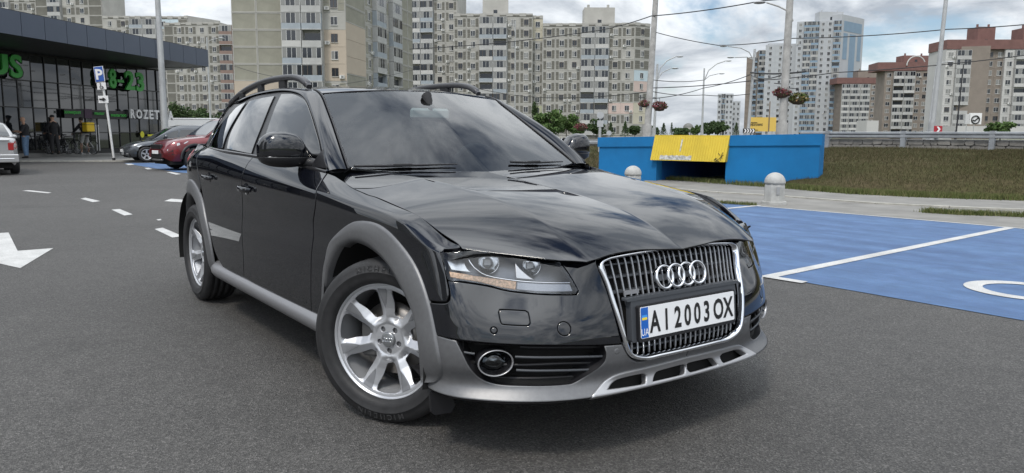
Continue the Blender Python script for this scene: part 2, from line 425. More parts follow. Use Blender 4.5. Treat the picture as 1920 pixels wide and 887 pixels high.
AMBER = pmat('amber lens', (0.62, 0.40, 0.24), rough=0.18, noise=(120, .5), coat=.5)
WHITE = pmat('plate white', (0.74, 0.75, 0.76), rough=0.4)
PLBLUE = pmat('plate blue', (0.01, 0.11, 0.45), rough=0.4)
PLYEL = pmat('plate yellow', (0.80, 0.62, 0.05), rough=0.4)
PLBLK = pmat('plate black', (0.01, 0.01, 0.01), rough=0.5)
# ================================================================= the ground
def sheet(name, pts, z, mat, kind='structure', parent=None):
    o = mesh_obj(name, [(p[0], p[1], z) for p in pts], [tuple(range(len(pts)))], mat, parent)
    if o.data.polygons[0].normal.z < 0: o.data.flip_normals()
    if parent is None: tag(o, kind=kind)
    return o
def nmat(name, build):
    if name in MATS: return MATS[name]
    m = bpy.data.materials.new(name); m.use_nodes = True; nt = m.node_tree; build(nt, nt.nodes['Principled BSDF'], nt.nodes.new, nt.links.new); MATS[name] = m; return m
def ramp(N, stops):
    r = N('ShaderNodeValToRGB'); e = r.color_ramp.elements
    while len(e) < len(stops): e.new(.5)
    for k, (p, col) in enumerate(stops): e[k].position = p; e[k].color = (*col, 1)
    return r
def noise(N, L, tc, scale, detail=4, rough=.55, sc=None):
    n = N('ShaderNodeTexNoise'); n.inputs['Scale'].default_value = scale; n.inputs['Detail'].default_value = detail; n.inputs['Roughness'].default_value = rough
    if sc:
        mp = N('ShaderNodeMapping'); mp.inputs['Scale'].default_value = sc; L(tc, mp.inputs[0]); L(mp.outputs[0], n.inputs['Vector'])
    else: L(tc, n.inputs['Vector'])
    return n
def mixc(N, L, a, b, fac, mode='MIX'):
    m = N('ShaderNodeMix'); m.data_type = 'RGBA'; m.blend_type = mode
    for s, k in ((a, 'A'), (b, 'B')):
        if isinstance(s, tuple): m.inputs[k].default_value = (*s, 1)
        else: L(s, m.inputs[k])
    if isinstance(fac, (int, float)): m.inputs['Factor'].default_value = fac
    else: L(fac, m.inputs['Factor'])
    return m.outputs['Result']
def asphalt(nt, b, N, L):
    tc = N('ShaderNodeTexCoord').outputs['Object']
    big = noise(N, L, tc, .22, 5, .6); fine = noise(N, L, tc, 260, 3, .7); mid = noise(N, L, tc, 6, 6, .65)
    v = N('ShaderNodeTexVoronoi'); v.inputs['Scale'].default_value = 165; L(tc, v.inputs['Vector'])
    stone = ramp(N, [(0, (.020, .0193, .0185)), (.40, (.048, .046, .0435)), (.75, (.088, .0845, .080)), (1, (.17, .163, .155))]); L(v.outputs['Color'], stone.inputs[0])
    r2 = ramp(N, [(.3, (.80, .80, .80)), (.7, (1.2, 1.2, 1.2))]); L(big.outputs['Fac'], r2.inputs[0])
    r3 = ramp(N, [(.3, (.85, .85, .85)), (.7, (1.12, 1.12, 1.12))]); L(mid.outputs['Fac'], r3.inputs[0])
    st = noise(N, L, tc, .7, 7, .7, (1, .35, 1)); r4 = ramp(N, [(.28, (.62, .62, .62)), (.42, (1, 1, 1))]); L(st.outputs['Fac'], r4.inputs[0])
    c = mixc(N, L, stone.outputs[0], r2.outputs[0], 1.0, 'MULTIPLY'); c = mixc(N, L, c, r4.outputs[0], 1.0, 'MULTIPLY'); c = mixc(N, L, c, r3.outputs[0], 1.0, 'MULTIPLY')
    L(c, b.inputs['Base Color']); b.inputs['Roughness'].default_value = .68; b.inputs['Specular IOR Level'].default_value = .5
    bp = N('ShaderNodeBump'); bp.inputs['Strength'].default_value = .9; bp.inputs['Distance'].default_value = .006; L(v.outputs['Distance'], bp.inputs['Height']); L(bp.outputs[0], b.inputs['Normal'])
ASPH = nmat('asphalt', asphalt)
def paint_mat(col, wear, name, streak=False):
    def f(nt, b, N, L):
        tc = N('ShaderNodeTexCoord').outputs['Object']; n = noise(N, L, tc, 3.2, 7, .68); f2 = noise(N, L, tc, 150, 3, .7)
        r = ramp(N, [(.28, tuple(c*.80 for c in col)), (.5, col), (.75, tuple(min(1, c*1.22+.015) for c in col))]); L(n.outputs['Fac'], r.inputs[0])
        out = r.outputs[0]
        if streak:
            s = noise(N, L, tc, 1.4, 5, .6, (.35, 2.4, 1)); r3 = ramp(N, [(.36, (.82, .84, .88)), (.66, (1.25, 1.22, 1.15))]); L(s.outputs['Fac'], r3.inputs[0]); out = mixc(N, L, out, r3.outputs[0], 1.0, 'MULTIPLY')
        w = ramp(N, [(.30, (.05, .05, .05)), (.30+wear, (1, 1, 1))]); L(f2.outputs['Fac'], w.inputs[0])
        c = mixc(N, L, (.07, .07, .07), out, w.outputs[0]); L(c, b.inputs['Base Color']); b.inputs['Roughness'].default_value = .7
        bp = N('ShaderNodeBump'); bp.inputs['Strength'].default_value = .35; bp.inputs['Distance'].default_value = .003; L(f2.outputs['Fac'], bp.inputs['Height']); L(bp.outputs[0], b.inputs['Normal'])
    return nmat(name, f)
LINE = paint_mat((.45, .45, .44), .14, 'line paint white')
BLUEP = paint_mat((.050, .108, .228), .12, 'bay paint blue', True)
CONC = pmat('pavement concrete', (.185, .180, .167), rough=.9, noise=(1.7, .22, 9), bump=(60, .4, .006))
CONC2 = pmat('pavement paving far', (.19, .187, .178), rough=.9, noise=(.8, .2, 9))
KERB = pmat('kerb pale', (.33, .32, .285), rough=.9, noise=(6, .25, 8))
def grassmat(nt, b, N, L):
    tc = N('ShaderNodeTexCoord').outputs['Object']; n = noise(N, L, tc, .55, 7, .7); n2 = noise(N, L, tc, 9, 5, .7)
    r = ramp(N, [(.30, (.034, .042, .015)), (.48, (.058, .054, .025)), (.62, (.070, .056, .032)), (.8, (.054, .058, .022))]); L(n.outputs['Fac'], r.inputs[0])
    r2 = ramp(N, [(.3, (.6, .6, .6)), (.7, (1.35, 1.35, 1.3))]); L(n2.outputs['Fac'], r2.inputs[0])
    L(mixc(N, L, r.outputs[0], r2.outputs[0], 1.0, 'MULTIPLY'), b.inputs['Base Color']); b.inputs['Roughness'].default_value = .95; b.inputs['Specular IOR Level'].default_value = .1
GRASS = nmat('dry grass', grassmat)
def blade_mat(name, cols):
    def f(nt, b, N, L):
        oi = N('ShaderNodeNewGeometry'); r = ramp(N, [(k/(len(cols)-1), c) for k, c in enumerate(cols)]); L(oi.outputs['Random Per Island'], r.inputs[0])
        L(r.outputs[0], b.inputs['Base Color']); b.inputs['Roughness'].default_value = .8; b.inputs['Specular IOR Level'].default_value = .2
    return nmat(name, f)
BLADE_DRY = blade_mat('grass blades dry', [(.042, .052, .018), (.070, .064, .030), (.094, .074, .042), (.060, .064, .026)])
BLADE_GRN = blade_mat('grass blades green', [(.06, .085, .022), (.10, .12, .04), (.17, .16, .075)])
BD = (math.cos(YAW), math.sin(YAW)); BL = (-BD[1], BD[0])        # horizontal view axis and its left
def vd(lat, dep): return np.array([CAMP[0]+BD[0]*dep-BL[0]*lat, CAMP[1]+BD[1]*dep-BL[1]*lat])   # lat to the right, dep ahead
def ud(u, dep):                                                    # ground point at image column u (near the horizon) and depth
    d = ray(u, 252.0); k = d[0]*BD[0]+d[1]*BD[1]; return np.array([CAMP[0]+d[0]/k*dep, CAMP[1]+d[1]/k*dep])
def zat(u, v, dep):
    d = ray(u, v); k = d[0]*BD[0]+d[1]*BD[1]; return CAMP[2]+d[2]/k*dep
def build_ground():
    sheet('ground', [(-900, -900), (900, -900), (900, 900), (-900, 900)], -.012, pmat('far ground', (.08, .09, .05), .95, noise=(.05, .3, 8)))
    sheet('parking_lot', [(-70, -40), (40, -40), (40, 14), (-70, 14)], 0.0, ASPH)
    # blue bays
    nb0, nb1 = gnd(1440, 518)[:2], gnd(1920, 602)[:2]
    dirn = (nb1-nb0)/np.linalg.norm(nb1-nb0)
    f0, f1 = gnd(1356, 381.5)[:2], gnd(1915, 429)[:2]; fd_ = (f1-f0)/np.linalg.norm(f1-f0)
    sheet('parking_bay', [nb0-dirn*4.4, nb1+dirn*5, f1+fd_*6, f0-fd_*.6], .004, BLUEP)
    def stripe(name, a, b, w, z=.008):
        a, b = np.asarray(a)[:2], np.asarray(b)[:2]; d = (b-a)/np.linalg.norm(b-a); n = np.array([-d[1], d[0]])*w/2
        return sheet(name, [a-n, b-n, b+n, a+n], z, LINE)
    stripe('bay_line', f0-fd_*.6, f1+fd_*6, .07)
    dv0, dv1 = gnd(1437, 521)[:2], gnd(1893, 428)[:2]
    stripe('bay_line', dv0, dv1, .11, .0085)
    stripe('bay_line', gnd(1433, 519), gnd(1509, 531), .10)
    stripe('bay_line', gnd(1350, 393), gnd(1424, 386), .10, .0085)
    # wheelchair symbol: the wheel arc that shows
    c = np.array([.72, 4.02]); pts = [(1808, 540), (1815, 534), (1830, 531.5), (1870, 530), (1925, 531)]; 
    low = [(1925, 566.5), (1880, 563), (1850, 556.5), (1820, 549), (1808, 540)]
    cx = gnd(1925, 547)[:2]
    A0 = gnd(1806, 540)[:2]; r0 = np.linalg.norm(A0-cx)*.99; n = 40
    V = []; 
    for k in range(n+1):
        t = math.radians(-150+240*k/n)
        for r in (r0, r0-.13): V.append((cx[0]+r*math.cos(t+math.atan2(*(A0-cx)[::-1])), cx[1]+.92*r*math.sin(t+math.atan2(*(A0-cx)[::-1])), .0088))
    o = mesh_obj('wheelchair_symbol', V, [(2*k, 2*k+1, 2*k+3, 2*k+2) for k in range(n)], LINE); tag(o, kind='structure')
    if o.data.polygons[0].normal.z < 0: o.data.flip_normals()
    tail = MB()
    # arrow on the left lane
    ar = [gnd(*p)[:2] for p in ((-40, 440), (16, 436.5), (33, 471), (100, 466), (38, 503.5), (0, 495), (-70, 480))]
    sheet('lane_arrow', ar, .004, LINE)
    for q in ([(290, 430), (305, 427.5), (343, 443.5), (323, 446)], [(209, 393.5), (225, 392.5), (249, 402.5), (233, 404.5)], [(151, 373), (160, 371), (188, 377.5), (174, 379.5)],
              [(41, 358), (55, 357), (97, 361.5), (90, 362.8)], [(308, 377.5), (321, 373), (345, 375), (345, 380)], [(293, 412), (301, 411), (303, 413), (297, 414)]):
        sheet('lane_dash', [gnd(*p)[:2] for p in q], .004, LINE)
    # right pavement up to the grass
    near = [gnd(u, v)[:2] for u, v in ((1356, 380.5), (1915, 428))]
    pv = [near[0]-fd_*14, near[1]+fd_*10]
    far = [gnd(u, v)[:2] for u, v in ((1290, 338), (1472, 353), (1590, 363), (1732, 370), (1920, 376))]
    o = sheet('pavement', [pv[0], pv[1], far[-1]+np.array([6, 1.2]), *far[::-1], far[0]+np.array([-12, 3.0])], .006, CONC)
    kp = [gnd(u, v)[:2] for u, v in ((1250, 354), (1350, 362.5), (1470, 369.5), (1644, 383), (1780, 390), (1920, 395.5))]
    kp.append(kp[-1]+(kp[-1]-kp[-2])*2)
    rnd = random.Random(3); k = 0
    for a, b in zip(kp[:-1], kp[1:]):
        d = b-a; L_ = np.linalg.norm(d); m_ = max(1, int(L_/1.0)); d /= L_
        for i in range(m_):
            p0 = a+d*(L_*i/m_+.006); p1 = a+d*(L_*(i+1)/m_-.006); nrm = np.array([-d[1], d[0]]); w = .055
            mb = MB(); h = .03+rnd.uniform(-.006, .006); q = [p0-nrm*w, p1-nrm*w, p1+nrm*w, p0+nrm*w]
            mb.prism([tuple(x) for x in q], .002, h, lambda x, y, z: (x, y, z)); kb = mb.build('kerb_stone', KERB, o); k += 1
    # cracks and weeds at the edge of the bays are built in build_grass
    # pavement before the shop (slopes a little to the shop front)
    SA, SB = ud(35, 34.5), ud(318, 44.6)
    d = (SB-SA)/np.linalg.norm(SB-SA)
    fr = [ud(-160, 29.5), ud(0, 30.3), ud(210, 31.0), ud(330, 31.5), ud(470, 33.0)]
    bk = [ud(470, 60), SB+d*20, SB, SA, SA-d*22]
    V = [(*p, .05) for p in fr]+[(*bk[0], .03), (*bk[1], .0), (*bk[2], .03), (*bk[3], .22), (*bk[4], .45)]
    o = mesh_obj('shop_pavement', V, [tuple(range(len(V)))], CONC2); tag(o, kind='structure')
    V2 = []
    for p in fr: V2 += [(*p, -.01), (*p, .052)]
    o2 = mesh_obj('kerb', V2, [(2*k, 2*k+2, 2*k+3, 2*k+1) for k in range(len(fr)-1)], KERB, o)
    # far blue bay by the red car
    sheet('far_parking_bay', [gnd(*p)[:2] for p in ((232, 306), (300, 305.5), (420, 318), (420, 330), (330, 323))], .004, BLUEP)
    for q in (((234, 307.6), (246, 307.2), (252, 309.3), (241, 310)), ((270, 315.5), (279, 315), (286, 317.5), (277, 318.3)), ((312, 323.5), (322, 323), (340, 327), (330, 328))):
        sheet('far_bay_line', [gnd(*p)[:2] for p in q], .008, LINE)
build_ground()

# ================================================================= embankment, grass, road
FAR = [gnd(u, v)[:2] for u, v in ((1472, 353), (1590, 363), (1732, 370), (1920, 376))]
def build_bank():
    fe = (FAR[-1]-FAR[-2]); fe /= np.linalg.norm(fe)
    foot = [FAR[0]-np.array([.8, -.5]), FAR[0], FAR[1], FAR[2], FAR[3], FAR[3]+fe*8, FAR[3]+fe*16]
    # rail line: from the wall end to the right
    ra, rb = ud(1540, 21.5), ud(1925, 17.6)
    ax = (rb-ra)/np.linalg.norm(rb-ra)
    top = [ra-ax*.6, ra+ax*.4, ra+ax*2.2, ra+ax*4.4, rb, rb+ax*5, rb+ax*11]
    rows = 9; V = []; rnd = random.Random(5)
    for j in range(rows+1):
        t = j/rows
        for i, (a, b) in enumerate(zip(foot, top)):
            p = a+(b-a)*t; z = .84*(math.sin(t*math.pi/2)**.85)+rnd.uniform(-.02, .02)*(0 < j < rows)
            if i == 0: z *= .8
            V.append((p[0], p[1], z+.004))
    n = len(foot)
    # subdivide for smoothness
    o = mesh_obj('grass_bank', V, [(j*n+i, j*n+i+1, (j+1)*n+i+1, (j+1)*n+i) for j in range(rows) for i in range(n-1)], GRASS, smooth=True); tag(o, kind='structure')
    # road behind the rail
    up = np.array([-ax[1], ax[0]]); up = up if (up@np.array(BD)) > 0 else -up
    far = [p+up*60 for p in (ra-ax*120, rb+ax*60)]
    far = [p+up*60 for p in (ra-ax*26, rb+ax*60)]
    mb = MB(); mb.prism([tuple(p) for p in (ra-ax*26+up*.3, rb+ax*60+up*.3, far[1], far[0])], -.2, .90, lambda a, b, h: (a, b, h)); tag(mb.build('upper_road', ASPH), kind='structure')
    mb = MB(); mb.prism([tuple(p) for p in (far[0], far[1], far[1]+up*90, far[0]+up*90)], -.2, .88, lambda a, b, h: (a, b, h)); tag(mb.build('upper_verge', pmat('verge', (.09, .10, .05), .95, noise=(.4, .3, 8))), kind='structure')
    mb = MB(); a, b = ra-ax*120+up*.3, rb+ax*60+up*.3
    # grass blades on the bank
    mb = MB(); rnd = random.Random(11)
    def put(mb, p, h, w):
        a = rnd.uniform(0, math.pi); dx, dy = w*math.cos(a), w*math.sin(a); lx, ly = rnd.uniform(-.5, .5)*h, rnd.uniform(-.5, .5)*h
        o_ = len(mb.V); mb.V += [(p[0]-dx, p[1]-dy, p[2]), (p[0]+dx, p[1]+dy, p[2]), (p[0]+lx, p[1]+ly, p[2]+h)]; mb.F.append((o_, o_+1, o_+2)); mb.S.append(False)
    G = np.array(V).reshape(rows+1, n, 3)
    for k in range(60000):
        i = rnd.random()*(n-1.01); j = rnd.random()**.8*(rows-.01); i0, j0 = int(i), int(j); a, b = i-i0, j-j0
        p = (G[j0, i0]*(1-a)+G[j0, i0+1]*a)*(1-b)+(G[j0+1, i0]*(1-a)+G[j0+1, i0+1]*a)*b
        put(mb, p, rnd.uniform(.025, .075), .005)
    tag(mb.build('bank_grass', BLADE_DRY), 'short dry brown and green grass covering the bank', 'grass', kind='stuff')
    mb = MB()
    def band(pts, N_, wd, hmin, hmax, dens=1.0):
        for k in range(N_):
            t = rnd.random()*(len(pts)-1.001); i = int(t); q = pts[i]+(pts[i+1]-pts[i])*(t-i)
            if dens < 1 and math.sin(q[0]*3.1)+math.sin(q[1]*5.3+1) < (1-dens)*2: continue
            put(mb, (q[0]+rnd.gauss(0, wd), q[1]+rnd.gauss(0, wd), .008), rnd.uniform(hmin, hmax), .007)
    band([gnd(1250, 337)[:2], FAR[0], FAR[1], FAR[2], FAR[3], FAR[3]+fe*6], 16000, .10, .04, .14)
    band([gnd(u, v)[:2] for u, v in ((1735, 399), (1800, 403), (1860, 405), (1960, 409))], 3200, .05, .02, .10)
    band([gnd(u, v)[:2] for u, v in ((1340, 381), (1500, 391.5), (1700, 408), (1850, 421), (1960, 428))], 5000, .035, .02, .07, .5)
    tag(mb.build('edge_weeds', BLADE_GRN), 'green weeds and grass tufts along the pavement edges', 'weeds', kind='stuff')
    # stone retaining wall under the rail
    wl = empty('retaining_wall', (*ra, 0)); tag(wl, 'low rubble stone wall under the grey guard rail above the bank', 'wall')
    stm = pmat('rubble stone', (.20, .19, .175), .9, noise=(3, .35, 8), bump=(30, .6, .01))
    Lw = np.linalg.norm(rb-ra)+8; mb = MB()
    def wp(s, o_, z): p = ax*s+up*o_; return (p[0], p[1], z)
    mb.prism([(-.5, .60), (Lw, .60), (Lw, 1.08), (-.5, 1.08)], .06, .30, lambda a, b, h: wp(a, h, b)); mb.build('wall_core', pmat('wall mortar', (.13, .125, .12), .95, noise=(5, .3)), wl)
    rnd = random.Random(8)
    for z0, z1 in ((.70, .82), (.82, .945), (.945, 1.075)):
        s = -.5+rnd.uniform(0, .2)
        while s < Lw-.3:
            w = rnd.uniform(.13, .38); j = lambda a: rnd.uniform(0, a)
            pl = [(s+j(.03), z0+j(.02)), (s+w*.5, z0+j(.015)), (s+w-j(.03), z0+j(.02)), (s+w, (z0+z1)/2+rnd.uniform(-.02, .02)), (s+w-j(.03), z1-j(.02)), (s+w*.45, z1-j(.01)), (s+j(.03), z1-j(.02)), (s-.005, (z0+z1)/2)]
            m2 = MB(); m2.prism(pl, .005+j(.035), .10, lambda a, b, hh: wp(a, hh, b)); m2.build('stone', stm, wl); s += w+.012
    # guard rail
    gr = empty('guard_rail', (*ra, 0)); tag(gr, 'grey steel guard rail with posts along the road above the bank', 'guard rail')
    rm = pmat('galvanised steel', (.30, .315, .33), .5, .4, noise=(3, .25, 8))
    mb = MB(); pr = [(.0, 1.12), (-.035, 1.135), (-.035, 1.175), (.0, 1.20), (-.035, 1.225), (-.035, 1.265), (.0, 1.28), (.03, 1.28), (.03, 1.12)]
    mb.prism(pr, -.6, Lw+2, lambda a, b, h: wp(h, a-.02, b)); mb.build('rail_beam', rm, gr)
    s = .2
    while s < Lw+1:
        mb = MB(); mb.prism([(s-.06, -.03), (s+.06, -.03), (s+.06, .06), (s-.06, .06)], .70, 1.30, lambda a, b, h: wp(a, b-.02, h)); mb.build('rail_post', rm, gr); s += 2.05
    # left rail piece behind the hood, left of the blue wall
    la, lb = ud(1085, 25.5), ud(1128, 25.0); e = (lb-la)/np.linalg.norm(lb-la)
    gl = empty('guard_rail', (*la, 0)); tag(gl, 'short piece of guard rail left of the blue wall, behind the door mirror', 'guard rail')
    def lp(s, o_, z): p = e*s+np.array([-e[1], e[0]])*o_; return (p[0], p[1], z)
    mb = MB(); mb.prism([(0, .86), (-.03, .88), (-.03, .95), (0, .97), (.03, .97), (.03, .86)], -4, .75, lambda a, b, h: lp(h, a, b)); mb.build('rail_beam', rm, gl)
    for s in (-3.5, -1.6, .3):
        mb = MB(); mb.prism([(s-.05, 0), (s+.05, 0), (s+.05, .08), (s-.05, .08)], .1, .97, lambda a, b, h: lp(a, b+.031, h)); mb.build('rail_post', rm, gl)
    # low grass behind on that side
    o = mesh_obj('grass_mound', [(*p, z) for p, z in ((ud(1020, 21), 0.01), (ud(1132, 21), 0.01), (ud(1136, 30), .85), (ud(1000, 31), .85), (ud(1000, 60), .9), (ud(1136, 60), .9))], [(0, 1, 2, 3), (3, 2, 5, 4)], GRASS, smooth=True); tag(o, kind='structure')
    mb = MB(); A_, B_, C_, D_ = [np.array([*p, z]) for p, z in ((ud(1020, 21), 0.01), (ud(1132, 21), 0.01), (ud(1136, 30), .85), (ud(1000, 31), .85))]
    for k in range(7000):
        a, b = rnd.random(), rnd.random(); put(mb, (A_*(1-a)+B_*a)*(1-b)+(D_*(1-a)+C_*a)*b, rnd.uniform(.04, .12), .008)
    tag(mb.build('mound_grass', BLADE_DRY), 'dry grass on the mound left of the blue wall', 'grass', kind='stuff')
    return ra, ax, up
RA, RAX, RUP = build_bank()

# ================================================================= blue and yellow underpass wall
def build_underpass():
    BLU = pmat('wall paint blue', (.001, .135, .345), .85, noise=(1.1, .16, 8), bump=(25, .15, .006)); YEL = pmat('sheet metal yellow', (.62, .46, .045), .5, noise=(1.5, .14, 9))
    BLU2 = pmat('wall paint blue darkened for shade', (.008, .10, .33), .7, noise=(1.5, .2, 8))  # same blue wall paint, with the shade of the passage put into its colour
    r = empty('underpass_wall', (0, 0, 0)); tag(r, 'blue painted underpass parapet with a yellow sheet metal hood over the opening', 'wall')
    L0, L1 = gnd(1232, 339.5)[:2], gnd(1360, 345.5)[:2]; d = (L1-L0)/np.linalg.norm(L1-L0); n = np.array([-d[1], d[0]]); n = n if n@np.array(BD) > 0 else -n
    def w(s, o, z): p = L0+d*s+n*o; return (p[0], p[1], z)
    def s_of(u):                                  # position along the wall line seen at image column u
        q = ray(u, 300); A = np.array([[d[0], -q[0]], [d[1], -q[1]]]); return np.linalg.solve(A, CAMP[:2]-L0)[0]
    sL, s0, s1, s2 = s_of(1123), s_of(1231), s_of(1361), s_of(1536); zt = 1.20
    def zt_(u, v, s): p = L0+d*s; return CAMP[2]+ray(u, v)[2]*np.hypot(*(p-CAMP[:2]))/np.hypot(*ray(u, v)[:2])
    zl, zr = zt_(1123, 258.5, sL), zt_(1536, 252, s2)
    def top(s): return zl+(zr-zl)*(s-sL)/(s2-sL)
    def block(a, b, z0, nm, o0=0.0, o1=.30, k=1.0, za=None):
        mb = MB(); V = []
        for s in (a, b):
            for o in (o0, o1):
                for z in (z0, za if za else top(s)): V.append(w(s, o, z))
        mb.add(V, [(0, 1, 3, 2), (4, 6, 7, 5), (0, 4, 5, 1), (2, 3, 7, 6), (0, 2, 6, 4), (1, 5, 7, 3)]); return mb.build(nm, BLU, r)
    block(sL, s0, -.02, 'parapet_wall'); block(s1, s2, -.02, 'parapet_wall'); block(s0, s1, .62, 'lintel', .25, .5)
    # coping course, slightly proud
    for a, b in ((sL-.03, s0-.02), (s1+.02, s2+.05)):
        mb = MB(); V = []
        for s in (a, b):
            for o in (-.035, -.002):
                for z in (top(s)-.24, top(s)+.012): V.append(w(s, o, z))
        mb.add(V, [(0, 1, 3, 2), (4, 6, 7, 5), (0, 4, 5, 1), (2, 3, 7, 6), (0, 2, 6, 4), (1, 5, 7, 3)]); mb.build('coping_band', BLU, r)
    # passage behind: side walls, back wall, floor going down
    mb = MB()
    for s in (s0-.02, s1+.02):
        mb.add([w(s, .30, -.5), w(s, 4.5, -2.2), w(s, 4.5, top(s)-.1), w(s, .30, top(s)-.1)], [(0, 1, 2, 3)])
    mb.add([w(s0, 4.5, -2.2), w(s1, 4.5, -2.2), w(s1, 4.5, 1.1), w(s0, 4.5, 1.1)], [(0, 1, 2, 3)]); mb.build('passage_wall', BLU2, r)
    mb = MB(); mb.add([w(s0, .31, 1.0), w(s1, .31, 1.0), w(s1, 4.5, .95), w(s0, 4.5, .95)], [(0, 1, 2, 3)]); mb.build('passage_ceiling', CONC, r)
    for k in range(8):
        mb = MB(); V = []
        for s in (s0, s1):
            for o in (.05+k*.32, .05+(k+1)*.32):
                for z in (-1.6, .012-k*.15): V.append(w(s, o, z))
        mb.add(V, [(0, 1, 3, 2), (4, 6, 7, 5), (0, 4, 5, 1), (2, 3, 7, 6), (0, 2, 6, 4), (1, 5, 7, 3)]); mb.build('step', CONC, r)
    # yellow hood: slanted ribbed sheet
    a, b = s_of(1227), s_of(1366); at, bt = a+.02, b+.03
    zt0, zb0 = top(s0)+.02, .535; nrib = 30
    for k in range(nrib):
        V = []; f0, f1 = k/nrib, (k+1)/nrib
        for f in (f0, f0+(f1-f0)*.15, f1-(f1-f0)*.15, f1):
            dp = 0 if f in (f0, f1) else -.010
            V += [w(at+(bt-at)*f, -.05+dp, zt0), w(a-.05+(b-a+.02)*f, -.13+dp, zb0)]
        m_ = MB(); m_.add(V, [(0, 2, 3, 1), (2, 4, 5, 3), (4, 6, 7, 5)]); m_.build('hood_rib', YEL, r)
    mb = MB(); mb.add([w(at, -.05, zt0), w(at, .02, zt0), w(bt, .02, zt0), w(bt, -.05, zt0), w(at, -.05, zt0+.03), w(at, .02, zt0+.03), w(bt, .02, zt0+.03), w(bt, -.05, zt0+.03)], [(0, 1, 2, 3), (4, 7, 6, 5), (0, 4, 5, 1), (1, 5, 6, 2), (2, 6, 7, 3), (3, 7, 4, 0)]); mb.build('hood_cap', YEL, r)
    for s, st in ((a-.05, at), (b-.03, bt)):
        mb = MB(); mb.add([w(st, -.045, zt0), w(s, -.125, zb0), w(s, .0, zb0), w(st, .0, zt0)], [(0, 1, 2, 3)]); mb.build('hood_cheek', YEL, r)
    # torn poster strip and marks on the hood
    def hp(f, g, o=-.013): 
        p0 = np.array(w(at+(bt-at)*f, -.05+o, zt0)); p1 = np.array(w(a-.05+(b-a+.02)*f, -.13+o, zb0)); return p0+(p1-p0)*g
    POS = pmat('torn paper grey', (.42, .42, .40), .9, noise=(14, .6, 8))
    mb = MB(); top_ = [hp(f, .80+random.uniform(-.03, .03)) for f in np.linspace(.13, .56, 16)]; bot_ = [hp(f, .965) for f in np.linspace(.13, .56, 16)]
    mb.add(top_+bot_, [(i, i+1, 17+i, 16+i) for i in range(15)]); mb.build('torn_poster', POS, r)
    mb = MB(); mb.add([hp(.385, .12), hp(.405, .12), hp(.40, .62), hp(.385, .62)], [(0, 1, 2, 3)]); mb.build('paint_drip', POS, r)
    BLKP = pmat('graffiti black', (.015, .015, .015), .7)
    mb = MB()
    for q in ([(.86, .95), (.88, .85), (.91, .93), (.93, .83), (.95, .95)], [(.90, .66), (.925, .74)], [(.955, .62), (.94, .78), (.96, .88)], [(.875, .97), (.93, .97)], [(.965, .72), (.935, .84)], [(.87, .88), (.895, .95)]):
        mb.tube([hp(f, g, -.016) for f, g in q], .007, 5)
    mb.build('graffiti', BLKP, r)
    # broken concrete at the right end
    o = empty('broken_slab', (0, 0, 0)); tag(o, 'broken concrete edge slabs between the blue wall and the bank', 'slab')
    for k, (u, v, L_, a_) in enumerate(((1556, 318, 1.1, .25), (1575, 300, .9, .1), (1600, 290, 1.2, -.1))):
        dep = 19.0+k*.5; p = ud(u, dep); z = zat(u, v, dep); mb = MB(); mb.bbox(-L_/2, L_/2, -.12, .12, -.05, .05, .02); q = mb.build('slab_piece', CONC, o); q.location = (*p, z); q.rotation_euler = (.1, .15*k-.35, math.atan2(RAX[1], RAX[0])+a_)
build_underpass()
# ================================================================= apartment blocks
CBEIGE = pmat('panel concrete light', (.36, .352, .325), .9, noise=(.35, .12, 8)); COLIVE2 = pmat('panel aggregate pale olive', (.255, .248, .205), .95, noise=(.5, .14, 8)); COLIVE = pmat('panel aggregate olive', (.140, .136, .118), .95, noise=(.5, .16, 8))
CWHITE = pmat('facade pale', (.45, .445, .43), .9, noise=(.3, .08, 8)); CBRICK = pmat('facade brown', (.215, .185, .158), .95, noise=(.4, .12, 8))
CTOWER = pmat('tower pale grey', (.39, .405, .42), .9, noise=(.25, .06, 6)); CTBLUE = pmat('tower blue panel', (.19, .27, .35), .8, noise=(.3, .08)); CRED = pmat('roof parapet red brown', (.16, .085, .075), .9, noise=(.6, .15))
CPEACH = pmat('facade peach', (.42, .36, .29), .9, noise=(.3, .06)); CCREAM = pmat('facade cream', (.46, .43, .345), .9, noise=(.3, .06)); CGREEN = pmat('facade pistachio', (.42, .44, .31), .9, noise=(.3, .06)); CPINK = pmat('facade pink', (.50, .40, .36), .9, noise=(.3, .06)); CLBLUE = pmat('facade light blue', (.44, .52, .56), .9, noise=(.3, .06))
WFRAME = pmat('window frame white', (.52, .52, .505), .5); WGLASS = pmat('window glass dark', (.018, .022, .028), .08, spec=.8); WCURT = pmat('window glass with curtain', (.20, .20, .19), .15, spec=.8); WBROWN = pmat('window frame brown', (.10, .075, .055), .6)
BALC = pmat('balcony cladding pale', (.39, .39, .38), .85, noise=(.8, .12, 8)); BALB = pmat('balcony cladding blue grey', (.30, .335, .365), .8, noise=(.8, .12)); BALR = pmat('balcony cladding brown', (.22, .155, .13), .85, noise=(.8, .12)); ACM = pmat('air conditioner white', (.60, .60, .58), .6)
class MM:
    """multi-material mesh of boxes; y is depth away from the viewer"""
    def __init__(s): s.V = []; s.F = []; s.M = []; s.mats = []
    def box(s, x0, x1, y0, y1, z0, z1, mat):
        if mat not in s.mats: s.mats.append(mat)
        k = s.mats.index(mat); o = len(s.V); s.V += [(x, y, z) for x in (x0, x1) for y in (y0, y1) for z in (z0, z1)]
        f = [(0, 1, 3, 2), (4, 6, 7, 5), (0, 4, 5, 1), (0, 2, 6, 4), (1, 5, 7, 3)]; s.F += [tuple(i+o for i in q) for q in f]; s.M += [k]*5; return s
    def mesh(s, name):
        me = bpy.data.meshes.new(name); me.from_pydata(s.V, [], s.F); [me.materials.append(m) for m in s.mats]; me.polygons.foreach_set('material_index', s.M); return me
